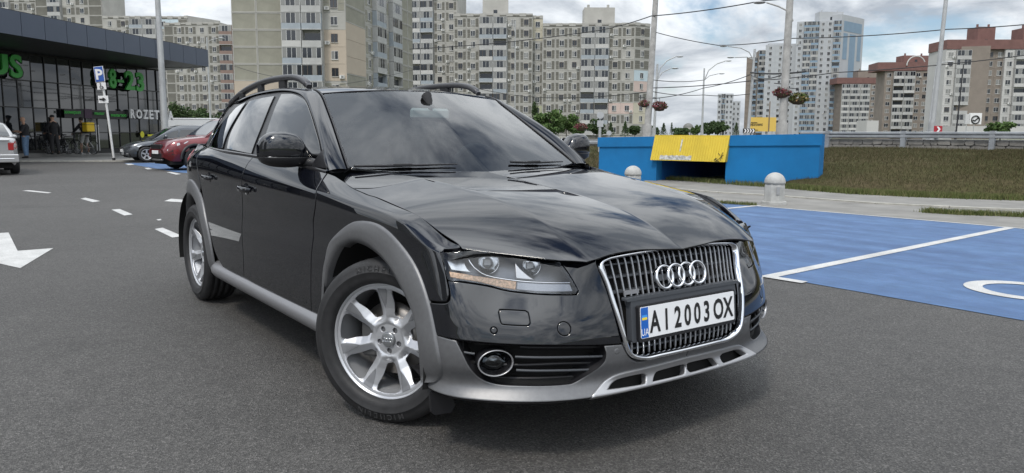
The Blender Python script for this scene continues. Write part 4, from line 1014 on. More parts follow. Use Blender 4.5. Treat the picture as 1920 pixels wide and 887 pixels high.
lamp_post(396, 70, 230, 70, .10, .06, 'slim lamp post with yellow light head behind the white van', du=0, arms=[([(0, 80), (8, 75), (20, 72)], .03)])
lamp_post(1792, 75, 252, 120, .08, .05, 'thin dark pole in front of the big white block', du=4, z0=.85, mat=WIREM)
lamp_post(965, 150, 252, 40, .14, .09, 'street lamp with bent arm in front of the long block', z0=0, arms=[([(0, 62), (-4, 48), (-12, 40)], .06)])
# flower baskets hang on the poles
FLR = blade_mat('flower petals', [(.16, .035, .045), (.22, .07, .09), (.06, .08, .025), (.12, .03, .035), (.20, .10, .12)]); FLG = blade_mat('basket leaves', [(.04, .07, .015), (.07, .10, .03), (.12, .11, .04), (.20, .12, .05)])
def leaf_cloud(mb, c, rad, n, size, rnd, shell=.55, flat=.0):
    for _ in range(n):
        while True:
            v = np.array([rnd.uniform(-1, 1) for _ in range(3)]); q = np.linalg.norm(v)
            if shell*.3 < q < 1: break
        if rnd.random() < .75: v = v/q*rnd.uniform(shell, 1)
        p = np.asarray(c)+v*np.asarray(rad); s = size*rnd.uniform(.6, 1.4); a = np.array([rnd.gauss(0, 1) for _ in range(3)]); a /= np.linalg.norm(a); b = np.cross(a, [rnd.gauss(0, 1) for _ in range(3)]); b /= np.linalg.norm(b)+1e-9
        o = len(mb.V); mb.V += [tuple(p-a*s), tuple(p+b*s*.55), tuple(p+a*s), tuple(p-b*s*.55)]; mb.F.append((o, o+1, o+2, o+3)); mb.S.append(False)
def basket(u, v, dep, r, label, mat, seed):
    p = ud(u, dep); z = zat(u, v, dep); o = empty('flower_basket', (*p, z)); tag(o, label, 'flower basket', 'flower baskets on the poles'); rnd = random.Random(seed)
    mb = MB(); mb.lathe([(.02, -r*.62), (r*.55, -r*.55), (r*.8, -r*.2), (r*.82, 0)], 14); mb.build('basket_bowl', pmat('basket brown', (.07, .05, .035), .9), o)
    mb = MB(); leaf_cloud(mb, (0, 0, r*.1), (r*1.15, r*1.15, r*.62), 420, r*.16, rnd); mb.build('flowers', mat, o)
    mb = MB(); mb.tube([(0, 0, r*.5), (0, 0, r*1.1), (BL[0]*.4*(1 if u > 0 else 1), BL[1]*.4, r*1.2)], .02, 5); mb.build('hanger', WIREM, o)
basket(1207, 195, 46, .33, 'red flower basket on the left side of the leaning pole', FLR, 1); basket(1235, 200, 46, .44, 'red and green flower basket on the right side of the leaning pole', FLR, 2)
basket(1463, 175, 36, .38, 'pink flower basket on the left of the concrete pole', FLR, 3); basket(1493, 186, 36, .42, 'green and orange flower basket on the right of the concrete pole', FLG, 4)
basket(1089, 239, 70, .55, 'red flower basket before the trees left of the blue wall', FLR, 5)
# overhead wires
def wire(pts, r, label):
    mb = MB(); a = []
    for (u0, v0, d0), (u1, v1, d1) in zip(pts[:-1], pts[1:]):
        P0 = np.array([*ud(u0, d0), zat(u0, v0, d0)]); P1 = np.array([*ud(u1, d1), zat(u1, v1, d1)])
        for t in np.linspace(0, 1, 13)[:-1]: a.append(P0+(P1-P0)*t-np.array([0, 0, 1])*4*t*(1-t)*.012*np.linalg.norm(P1-P0))
    a.append(P1); mb.tube(a, r, 5); o = mb.build('overhead_wire', WIREM); tag(o, label, 'wire', 'overhead wires'); return o
for k, (pts, r, lab) in enumerate((
    ([(770, 92, 60), (1100, 60, 55), (1215, 30, 46), (1420, 1, 40), (1600, -20, 36)], .03, 'long overhead wire rising from the long block across the leaning pole'),
    ([(445, 124, 70), (560, 150, 60)], .02, 'short wire before the blank beige end wall'),
    ([(1222, 60, 46), (1340, 85, 42), (1477, 72, 36), (1760, 55, 34), (1960, 40, 32)], .022, 'wire between the two flower basket poles and the right edge'),
    ([(1220, 165, 60), (1400, 152, 60), (1560, 136, 60), (1960, 96, 60)], .035, 'wire sloping over the tall tower to the right'),
    ([(1220, 185, 60), (1316, 165, 70), (1402, 140, 60), (1470, 136, 36)], .03, 'tram wire between the slim posts and the concrete pole'),
    ([(1222, 172, 60), (1316, 178, 70), (1402, 176, 60)], .03, 'low tram wire left of the grey tower wing'),
    ([(1402, 136, 60), (1505, 134, 50)], .06, 'thick black feeder cable at the concrete pole'),
    ([(1222, 150, 60), (1316, 150, 70)], .03, 'wire to the slim lamp post left of the distant towers'),
    ([(850, 155, 90), (960, 178, 95), (1215, 172, 62)], .035, 'wire in front of the lower storeys of the long block'),
    ([(780, 130, 60), (560, 170, 50)], .015, 'thin wire above the roof rail'))):
    wire(pts, r, lab)
# parking sign post
def parking_sign():
    p = ud(211, 31.2); r = empty('parking_sign', (*p, .05)); tag(r, 'blue parking sign over a wheelchair plate and an arrow plate on a white post', 'sign'); right = np.array([-BL[0], -BL[1]]); fw = np.array(BD)
    dep = 31.2; f = dep/FPX
    def q(u, v, o=0): a = (u-211)*f; return (right[0]*a-fw[0]*o, right[1]*a-fw[1]*o, zat(211, v, dep)-.05)
    mb = MB(); mb.tube([q(211, 303), q(203, 195), q(193, 126)], .045, 10); mb.build('post', pmat('sign post white', (.58, .58, .57), .5), r)
    mb = MB(); mb.tube([q(211, 304), q(210.3, 296)], .06, 10); mb.build('post_foot', WIREM, r)
    def plate(nm, us, vs, mat, o): 
        mb = MB(); pts = list(zip(us, vs)); V = [q(u, v, o) for u, v in pts]+[q(u, v, o-.03) for u, v in pts]; mb.add(V, [(0, 1, 2, 3), (7, 6, 5, 4), (0, 4, 5, 1), (1, 5, 6, 2), (2, 6, 7, 3), (3, 7, 4, 0)]); return mb.build(nm, mat, r)
    W_ = pmat('sign white', (.72, .72, .72), .4); BLS = pmat('sign blue', (.035, .10, .36), .4); BK = pmat('sign black', (.012, .012, .012), .5)
    plate('sign_rim', (185, 202, 204.5, 187.5), (126, 124, 153, 155), W_, .06); plate('sign_face', (185.8, 201.3, 203.7, 188.2), (126.8, 124.8, 152.2, 154.2), BLS, .075)
    plate('wheelchair_plate', (189, 205, 206, 190), (155.5, 154.5, 167.5, 168.5), W_, .06); plate('arrow_plate', (190, 208, 208.5, 190.5), (180, 179.5, 193, 193.5), W_, .06)
    def text(t, uc, vb, hpx, o, mat, xs=1.0, nm='sign_letter', bold=.02):
        V, F = text_mesh(t, 1, bold, xs); V = np.array(V); h = V[:, 1].max()-V[:, 1].min(); s = hpx/h
        return mesh_obj(nm, [q(uc+v[0]*s+(v[1]-V[:, 1].min())*s*-.09, vb-(v[1]-V[:, 1].min())*s, o) for v in V], F, mat, r)
    text('P', 195.6, 150, 20, .09, W_, bold=.03)
    mb = MB(); pts = [(192.5, 185), (199, 185), (199, 182.5), (205.5, 186.4), (199, 190.3), (199, 188), (192.5, 188)]; V = [q(u, v, .09) for u, v in pts]; mb.add(V, [tuple(range(7))]); mb.build('arrow', BK, r)
    mb = MB()
    mb.tube([q(198.2+3.0*math.cos(t), 163.6+3.0*math.sin(t), .09) for t in np.linspace(-.6, 4.0, 14)], .012, 5); mb.tube([q(196.6, 158, .09), q(197.2, 162.5, .09), q(200, 162.5, .09), q(201.6, 165.8, .09)], .013, 5); mb.sphere(q(196.4, 157, .09), .022, 8, 6); mb.build('wheelchair_mark', BK, r)
parking_sign()
def board(name, label, cat, u0, v0, u1, v1, dep, mat, legs=(), th=.12, z0=.88, extra=None):
    c = ud((u0+u1)/2, dep); o = empty(name, (*c, z0)); tag(o, label, cat); right = np.array([-BL[0], -BL[1]]); f = dep/FPX; um = (u0+u1)/2
    def q(u, v, oo=0): a = (u-um)*f; return (right[0]*a-BD[0]*oo, right[1]*a-BD[1]*oo, zat(um, v, dep)-z0)
    mb = MB(); V = [q(u, v, oo) for oo in (.0, -th) for u, v in ((u0, v1), (u1, v1), (u1, v0), (u0, v0))]; mb.add(V, [(0, 1, 2, 3), (7, 6, 5, 4), (0, 4, 5, 1), (1, 5, 6, 2), (2, 6, 7, 3), (3, 7, 4, 0)]); mb.build('board_face', mat, o)
    for u in legs:
        mb = MB(); a = q(u, v1, -.05); mb.tube([(a[0], a[1], -.3), a], .05, 8); mb.build('leg', POLEM, o)
    if extra: extra(o, q)
    return o
def bill(o, q):
    BK = pmat('sign black', (.012, .012, .012), .5)
    for t, u0, u1, v0, v1 in (('незламні', 1406.5, 1429, 231.5, 236), ('нас не здолати', 1407, 1419, 229, 230.7), ('2024', 1409, 1420, 243.2, 244.6)):
        if t != 'незламні': continue
        V, F = text_mesh('НЕЗЛАМНІ', 1, .03); V = np.array(V); mn, mx = V.min(0), V.max(0)
        mesh_obj('billboard_text', [q(u0+(p[0]-mn[0])/(mx[0]-mn[0])*(u1-u0), v1-(p[1]-mn[1])/(mx[1]-mn[1])*(v1-v0), .03) for p in V], F, BK, o)
    for u0, u1, v0, v1 in ((1407, 1419, 229.3, 230.4), (1409, 1421, 243.4, 244.4)):
        mb = MB(); mb.add([q(u0, v1, .03), q(u1, v1, .03), q(u1, v0, .03), q(u0, v0, .03)], [(0, 1, 2, 3)]); mb.build('billboard_line', BK, o)
    mb = MB(); mb.add([q(1439.5, 247, .05), q(1441.5, 247, .05), q(1441.5, 190, .05), q(1439.5, 190, .05)], [(0, 1, 2, 3)]); mb.build('mast', pmat('mast brown', (.16, .12, .09), .8), o)
board('billboard', 'yellow billboard with black lettering behind the blue wall', 'billboard', 1404, 220, 1454, 246.5, 85, pmat('billboard yellow', (.62, .42, .09), .6), (1410, 1448), extra=bill)
def chev(cols):
    def f(o, q):
        W_ = pmat('sign white', (.72, .72, .72), .4); us, n, vt, vb, w = cols
        for k in range(n):
            u = us+k*w; vm = (vt+vb)/2; mb = MB(); mb.add([q(u, vt, .02), q(u+w*.5, vt, .02), q(u+w*.95, vm, .02), q(u+w*.5, vb, .02), q(u, vb, .02), q(u+w*.45, vm, .02)], [(0, 5, 2, 1), (5, 4, 3, 2)]); mb.build('chevron', W_, o)
    return f
board('chevron_board', 'black and white chevron board under the yellow billboard', 'sign', 1393, 241, 1415, 249.5, 32, pmat('sign black', (.012, .012, .012), .5), (1397, 1411), .03, extra=chev((1394.5, 4, 241.6, 249, 5)))
board('chevron_sign', 'red sign with a white chevron on the guard rail', 'sign', 1751, 236, 1766, 249, 19.2, pmat('sign red', (.36, .02, .03), .45), (1758,), .02, extra=chev((1754.5, 1, 237.5, 247.5, 8)))
def ring(o, q):
    mb = MB(); mb.tube([q(1826.5+7.2*math.cos(t), 224.5+7.2*math.sin(t), .05) for t in np.linspace(0, 2*math.pi, 25)], .075, 6, cap=False); mb.build('emblem_ring', pmat('sign black', (.012, .012, .012), .5), o)
    mb = MB(); mb.tube([q(1822, 225, .05), q(1825, 227, .05), q(1831, 221, .05)], .08, 6); mb.build('emblem_mark', pmat('sign black', (.012, .012, .012), .5), o)
board('logo_sign', 'white square sign with a round black emblem on a post', 'sign', 1816.5, 212, 1838, 233, 95, pmat('sign white', (.72, .72, .72), .4), (1825,), .3, extra=ring)
board('panel_sign', 'narrow pale panel sign left of the round emblem sign', 'sign', 1808, 214, 1815.5, 232.5, 95, pmat('sign pale grey', (.5, .5, .5), .5), (1811,), .3)
def rndsign(u, v, r, dep, label, vb):
    c = ud(u, dep); o = empty('road_sign', (*c, .85)); tag(o, label, 'sign'); z = zat(u, v, dep)-.85; R_ = r*dep/FPX
    mb = MB(); n = 20; pts = [(-BL[0]*R_*math.cos(t), -BL[1]*R_*math.cos(t), z+R_*math.sin(t)) for t in np.linspace(0, 2*math.pi, n, endpoint=False)]; mb.add(pts+[(p[0]+BD[0]*.03, p[1]+BD[1]*.03, p[2]) for p in pts], [tuple(range(n)), tuple(range(n, 2*n))[::-1]]+[(i, (i+1) % n, n+(i+1) % n, n+i) for i in range(n)]); mb.build('sign_disc', SIGNBK, o)
    mb = MB(); mb.tube([(BD[0]*.06, BD[1]*.06, -.3), (BD[0]*.06, BD[1]*.06, z+R_*.6)], .03, 8); mb.build('post', POLEM, o)
rndsign(1142, 249.5, 4.6, 24, 'round grey back of a road sign just above the blue wall', 258)
rndsign(1125, 216, 6.5, 27, 'round sign back above a square plate on the thin post left of the blue wall', 258)
board('road_sign_plate', 'pale square plate on the thin post left of the blue wall', 'sign', 1119.5, 226, 1131, 238, 26.8, SIGNBK, (1125,), .03)
board('kiosk', 'long white low building at the right behind the guard rail', 'building', 1792, 236.5, 1935, 256, 130, CWHITE, (), 6.0)
board('kiosk_wall', 'small pale low building between the two brown blocks', 'building', 1624, 226, 1646, 252, 200, CWHITE, (), 6.0)
# domed pavilion
def pavilion():
    dep = 190; c = ud(1290, dep); o = empty('domed_pavilion', (*c, 0)); tag(o, 'small domed pavilion among the trees behind the yellow hood', 'pavilion'); s = dep/FPX; m = pmat('pavilion stone', (.30, .29, .26), .9); z1 = zat(1290, 240, dep)
    mb = MB(); R_ = 9.5*s; mb.lathe([(R_*math.cos(t), z1+R_*.95*math.sin(t)) for t in np.linspace(0, math.pi/2, 8)], 20); mb.build('dome', pmat('dome grey', (.15, .15, .14), .7), o)
    for k in range(8): mb = MB(); a = k*math.pi/4; mb.tube([(R_*.85*math.cos(a), R_*.85*math.sin(a), 0), (R_*.85*math.cos(a), R_*.85*math.sin(a), z1)], .22, 8); mb.build('column', m, o)
    mb = MB(); mb.lathe([(R_*.7, z1-.5), (R_*1.05, z1-.5), (R_*1.05, z1+.05), (R_*.7, z1+.05)], 20); mb.build('entablature', m, o)
pavilion()
# ================================================================= trees
LEAF_A = blade_mat('leaves green', [(.045, .085, .025), (.07, .12, .035), (.10, .15, .05), (.05, .09, .03)]); LEAF_D = blade_mat('leaves dark', [(.028, .052, .020), (.045, .075, .028), (.07, .105, .04)]); BARK = pmat('bark', (.06, .048, .038), .95, noise=(8, .3))
def tree(u, dep, vtop, vbase, wpx, label, mat=LEAF_A, seed=1, z0=None, conifer=False, n=1500, name='tree'):
    rnd = random.Random(seed); p = ud(u, dep); zb = .85 if z0 is None else z0; H_ = zat(u, vtop, dep)-zb; W_ = wpx*dep/FPX/2; o = empty(name, (*p, zb)); tag(o, label, 'tree' if name != 'bush' else 'bush', 'trees and bushes beyond the parking')
    mb = MB(); top = (rnd.uniform(-.1, .1)*W_, 0, H_*.75); mb.tube([(0, 0, -.3), (top[0]*.4, 0, H_*.35), top], [max(.05, H_*.022), max(.04, H_*.016), .02], 7)
    lim = []
    for k in range(7):
        a = rnd.uniform(0, 2*math.pi); z = H_*rnd.uniform(.25, .65); q = (W_*.6*math.cos(a), W_*.6*math.sin(a), z+H_*rnd.uniform(.1, .25)); mb.tube([(0, 0, z), tuple(np.array(q)*[.5, .5, 1]-[0, 0, H_*.04]), q], [H_*.009+.01, .02, .01], 5); lim.append(q)
    mb.build('trunk', BARK, o); mb = MB(); ls = max(.06, min(.30, W_*.10))
    if conifer:
        for k in range(n):
            t = rnd.random()**.7; r = W_*(1-t)*(.55+.45*abs(math.sin(t*26)))+.03; a = rnd.uniform(0, 2*math.pi); leaf_cloud(mb, (r*math.cos(a)*rnd.random()**.5, r*math.sin(a)*rnd.random()**.5, H_*(.08+.92*t)), (.08, .08, .05), 1, ls*.8, rnd)
    else:
        nc = 16
        for k in range(nc):
            a = rnd.uniform(0, 2*math.pi); rr = rnd.random()**.5*.72; zc = rnd.uniform(.28, .86); k_ = math.sqrt(max(.15, 1-((zc-.5)/.55)**2)); c = (W_*rr*k_*math.cos(a), W_*rr*k_*math.sin(a), H_*zc); s = rnd.uniform(.26, .42)
            leaf_cloud(mb, c, (W_*s, W_*s, H_*s*.45), n//nc, ls, rnd, .5)
    mb.build('crown', mat, o); return o
for k, (u, dep, vt, w, m_, co, lab) in enumerate((
    (1030, 110, 207, 62, LEAF_A, False, 'bushy green tree in front of the long block left of the far mirror'), (1062, 118, 214, 52, LEAF_A, False, 'wide green tree right above the far door mirror'), (1003, 120, 188, 22, LEAF_D, False, 'thin dark tree top rising left of the green trees'),
    (1118, 112, 222, 40, LEAF_D, False, 'dark tree behind the thin sign post'), (1145, 114, 230, 22, LEAF_D, True, 'dark conifer left of the leaning pole'), (1172, 112, 228, 26, LEAF_D, True, 'dark conifer right behind the blue wall'), (1190, 116, 234, 30, LEAF_D, False, 'low dark bush beside the leaning pole'),
    (1244, 120, 231, 22, LEAF_D, True, 'dark pointed conifer right of the leaning pole'), (1259, 122, 230, 12, LEAF_D, True, 'slim cypress behind the yellow hood'), (1225, 118, 236, 24, LEAF_D, False, 'low dark tree just right of the leaning pole'),
    (1330, 120, 222, 34, LEAF_D, False, 'dark tree right of the domed pavilion'), (1355, 124, 226, 36, LEAF_D, False, 'dark tree below the distant towers'), (1380, 122, 230, 20, LEAF_D, True, 'dark conifer left of the yellow billboard'), (1308, 126, 232, 26, LEAF_A, False, 'low tree beside the slim lamp post'),
    (1470, 118, 238, 14, LEAF_D, True, 'small conifer behind the concrete pole'), (1876, 60, 228, 60, LEAF_A, False, 'round green bush behind the guard rail at the right'), (1085, 95, 236, 30, LEAF_A, False, 'low green shrub behind the far mirror'),
    (335, 90, 188, 50, LEAF_D, False, 'dark green tree behind the shop corner'), (372, 95, 196, 60, LEAF_D, False, 'dark green tree above the white van'), (408, 98, 205, 50, LEAF_D, False, 'dark green tree beside the roof rail'), (1280, 150, 240, 40, LEAF_D, False, 'distant dark shrub under the domed pavilion'))):
    tree(u, dep, vt, 250, w, lab, m_, 50+k, z0=(0 if dep < 100 and u < 500 else .8), conifer=co, n=(900 if co else 2200), name='bush' if u == 1876 else 'tree')
# ================================================================= parked cars, people, bicycles
def loft_car(label, paint, L=4.3, Wd=1.78, H=1.48, spec=None, plate=None, suv=False, name='parked_car'):
    """a car along +x (nose), centred on its length; spec holds the profile tables"""
    root = empty(name); tag(root, label, 'car', 'cars parked by the shop')
    hx = L/2; S = spec; xs = np.linspace(-hx, hx, 61)
    f = lambda k: np.interp(xs, [p[0]*hx for p in S[k]], [p[1] for p in S[k]])
    zb, zs, hw = f('bottom'), f('shoulder'), f('half')*Wd/2
    def sm(a, n=2):
        for _ in range(n): a = np.concatenate([a[:1], (a[:-2]+2*a[1:-1]+a[2:])/4, a[-1:]])
        return a
    zs, hw = sm(zs, 4), sm(hw, 4)
    rows = []
    for x, b, s, w in zip(xs, zb, zs, hw):
        half = [(w*.90, b), (w*.97, b+.10), (w, b+(s-b)*.45), (w*.99, b+(s-b)*.75), (w*.955, s-.015), (w*.88, s+.012), (w*.5, s+.035), (0, s+.042)]
        rows.append([(x, -y, z) for y, z in half]+[(x, y, z) for y, z in half[::-1][1:]])
    n = len(rows[0]); mb = MB(); F = []
    wr = S.get('wr', .32); axl = S['axles']
    for i in range(60):
        for k in range(n-1):
            c = np.mean([rows[i][k], rows[i][k+1], rows[i+1][k], rows[i+1][k+1]], 0)
            if abs(c[1]) > Wd*.3 and any(math.hypot(c[0]-a*hx, c[2]-wr) < wr*1.12 for a in axl): continue
            F.append((i*n+k, i*n+k+1, (i+1)*n+k+1, (i+1)*n+k))
    mb.add(sum(rows, []), [q[::-1] for q in F], True); mb.add(rows[0], [tuple(range(n))]); mb.add(rows[-1], [tuple(range(n))[::-1]]); mb.build('body', paint, root)
    m2 = MB(); m2.box(-hx*.92, hx*.92, -Wd*.38, Wd*.38, .18, .62); m2.build('underbody', DARK, root)
    for a in axl:
        for sg in (-1, 1):
            m2 = MB(); t = np.linspace(0, math.pi, 16); rws = [[(a*hx+wr*1.13*math.cos(q), sg*y, wr+wr*1.13*math.sin(q)) for q in t] for y in (Wd/2*.985, Wd/2*.62)]
            m2.add(rws[0]+rws[1], [(k, k+1, 17+k, 16+k) for k in range(15)], True); m2.build('wheel_housing', DARK, root)
            if S.get('clad'):
                m2 = MB(); ra = [[(a*hx+wr*r*math.cos(q), sg*(Wd/2+o), wr+wr*r*math.sin(q)) for q in t] for r, o in ((1.36, -.02), (1.34, .012), (1.13, .012), (1.12, -.04))]
                m2.add(sum(ra, []), [(j*16+k, j*16+k+1, (j+1)*16+k+1, (j+1)*16+k) for j in range(3) for k in range(15)], True); m2.build('arch_cladding', BLACKP, root)
    # greenhouse
    gx, gz = [p[0]*hx for p in S['roof']], [p[1] for p in S['roof']]; gxs = np.linspace(gx[0], gx[-1], 41); top = sm(np.interp(gxs, gx, gz), 3); base = np.interp(gxs, xs, zs)+.03
    wt, wbm = np.interp(gxs, xs, hw)*.70, np.interp(gxs, xs, hw)*.90; rows = []
    for x, tz, bz, a, b in zip(gxs, top, base, wt, wbm):
        tz = max(tz, bz); k = (tz-bz)/(H-bz+.001); a2 = b+(a-b)*min(1, k); half = [(b, bz-.05), (b, bz), (b+(a2-b)*.55, bz+(tz-bz)*.5), (a2+.02, bz+(tz-bz)*.93), (a2-.05, tz-.004*k), (a2*.5, tz+.015*k), (0, tz+.02*k)]
        rows.append([(x, -y, z) for y, z in half]+[(x, y, z) for y, z in half[::-1][1:]])
    n = len(rows[0]); mb = MB(); mb.add(sum(rows, []), [(i*n+k, (i+1)*n+k, (i+1)*n+k+1, i*n+k+1) for i in range(40) for k in range(n-1)], True); cab = mb.build('cabin', paint, root)
    GL = pmat('car glass dark', (.015, .018, .02), .05, spec=.9, coat=.5)
    def P3(x, t, sg, o=.006):                   # point on the cabin side, t = height fraction
        tz, bz, a, b = (np.interp(x, gxs, q) for q in (top, base, wt, wbm)); k = min(1, (tz-bz)/(H-bz+.001)); a2 = b+(a-b)*k; y = b+(a2-b)*t; return (x, sg*(y+o), bz+(tz-bz)*t*.93)
    for (x0, x1, t0, t1, sl, sr) in S['side_windows']:
        for sg in (-1, 1):
            V = []; m_ = 8
            for i in range(m_+1):
                q = i/m_
                for tt in (t0, (t0+t1)/2, t1):
                    xa, xb = x0*hx+sl*hx*(tt-t0)/(t1-t0), x1*hx+sr*hx*(tt-t0)/(t1-t0); V.append(P3(xa+(xb-xa)*q, tt, sg))
            F = [(i*3+j, (i+1)*3+j, (i+1)*3+j+1, i*3+j+1) for i in range(m_) for j in range(2)]; mb = MB(); mb.add(V, F if sg < 0 else [q[::-1] for q in F], True); mb.build('side_window', GL, root)
    for nm, (xa, ta, xb, tb) in (('windscreen', S['windscreen']), ('rear_window', S['rear_window'])):
        V = []
        for i in range(5):
            q = i/4; x = (xa+(xb-xa)*q)*hx; tz, bz, a, b = (np.interp(x, gxs, r) for r in (top, base, wt, wbm)); k = min(1, (tz-bz)/(H-bz+.001)); w = (b+(a-b)*k)*.90
            for y in np.linspace(-1, 1, 9): V.append((x+(.008 if nm == 'windscreen' else -.008), y*w, tz+.018*k*(1-abs(y)**2.5)+.006))
        F = [(i*9+j, i*9+j+1, (i+1)*9+j+1, (i+1)*9+j) for i in range(4) for j in range(8)]; mb = MB(); mb.add(V, F, True); mb.build(nm, GL, root)
    # wheels
    w0 = None
    for a in axl:
        for sg in (-1, 1):
            w = empty('wheel', (a*hx, sg*(Wd/2-.115), wr), 0 if sg < 0 else math.pi, root)
            mb = MB(); mb.lathe([(wr*.64, -.08), (wr*.68, -.105), (wr*.86, -.11), (wr*.97, -.095), (wr, -.07), (wr, .07), (wr*.95, .1), (wr*.64, .1)], 32, axis='y'); mb.build('tyre', RUBBER, w)
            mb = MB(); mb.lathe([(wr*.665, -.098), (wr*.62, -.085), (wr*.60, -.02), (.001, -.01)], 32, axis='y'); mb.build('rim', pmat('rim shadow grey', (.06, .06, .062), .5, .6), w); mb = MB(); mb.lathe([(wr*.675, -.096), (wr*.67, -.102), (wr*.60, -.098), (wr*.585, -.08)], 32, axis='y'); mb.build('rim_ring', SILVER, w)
            for k in range(5):
                t = 2*math.pi*k/5+.3; c, s = math.cos(t), math.sin(t); mb = MB(); pts = []
                for r_, hwd in ((wr*.10, .026), (wr*.63, .034)):
                    for sd in (-1, 1):
                        for yy in (-.094, -.06): pts.append((r_*c-sd*hwd*s, yy+(.012 if r_ < wr*.2 else 0), r_*s+sd*hwd*c))
                mb.add(pts, [(0, 2, 6, 4), (0, 4, 5, 1), (2, 3, 7, 6), (4, 6, 7, 5)]); mb.build('spoke', SILVER, w)
    # lights, grille, plates
    def on_body(x, frac, sg, o=.004):
        b, s, w = np.interp(x, xs, zb), np.interp(x, xs, zs), np.interp(x, xs, hw); pr = [(0, .90), (.1/(s-b), .97), (.45, 1), (.75, .99), (.97, .955)]; y = w*np.interp(frac, [p[0] for p in pr], [p[1] for p in pr]); return (x, sg*(y+o), b+(s-b)*frac)
    def patch(nm, pts, mat, sgs=(-1, 1), th=.012):
        for sg in sgs:
            V = [on_body(x*hx, fr, sg, .006) for x, fr in pts]; mb = MB(); c = np.mean(V, 0); mb.add(V+[tuple(c+(np.array(v)-c)*.98-np.array([0, sg*.03, 0])) for v in V], [tuple(range(len(V)))[::sg]]+[(i, (i+1) % len(V), len(V)+(i+1) % len(V), len(V)+i)[::sg] for i in range(len(V))]); mb.build(nm, mat, root)
    for nm, pts, mat in S.get('patches', ()): patch(nm, pts, mat)
    for nm, x, y0, y1, z0, z1, mat, th in S.get('boxes', ()):
        mb = MB(); mb.bbox(x*hx-th/2, x*hx+th/2, y0, y1, z0, z1, min(.02, th*.3)); mb.build(nm, mat, root)
    for sg in (-1, 1):
        x = S.get('mirror_x', .28)*hx; p = P3(x, .12, sg, .0); mb = MB(); mb.sphere((p[0], p[1]+sg*.13, p[2]+.06), .1, 10, 7, (.75, 1.1, .75)); mb.tube([p, (p[0], p[1]+sg*.08, p[2]+.02)], .025, 6); mb.build('door_mirror', paint, root)
    for xd in S.get('seams', ()):
        for sg in (-1, 1):
            mb = MB(); mb.tube([on_body(xd*hx, fr, sg, -.001) for fr in np.linspace(.08, .95, 9)], .006, 4); mb.build('door_seam', DARK, root)
    for xd in S.get('handles', ()):
        for sg in (-1, 1):
            p = on_body(xd*hx, .80, sg, .012); mb = MB(); mb.bbox(p[0]-.09, p[0]+.09, p[1]-.015, p[1]+.015, p[2]-.014, p[2]+.014, .008); mb.build('door_handle', paint, root)
    return root
def place_car(o, front_u, front_dep, rear_u, rear_dep, z=0.004):
    a, b = ud(front_u, front_dep), ud(rear_u, rear_dep); d = a-b; d /= np.linalg.norm(d); return d, math.atan2(d[1], d[0])
LAMPC = pmat('small lamp clear', (.55, .57, .58), .12, .3, coat=.8); LAMPR = pmat('small lamp red', (.30, .015, .015), .2, coat=.6)
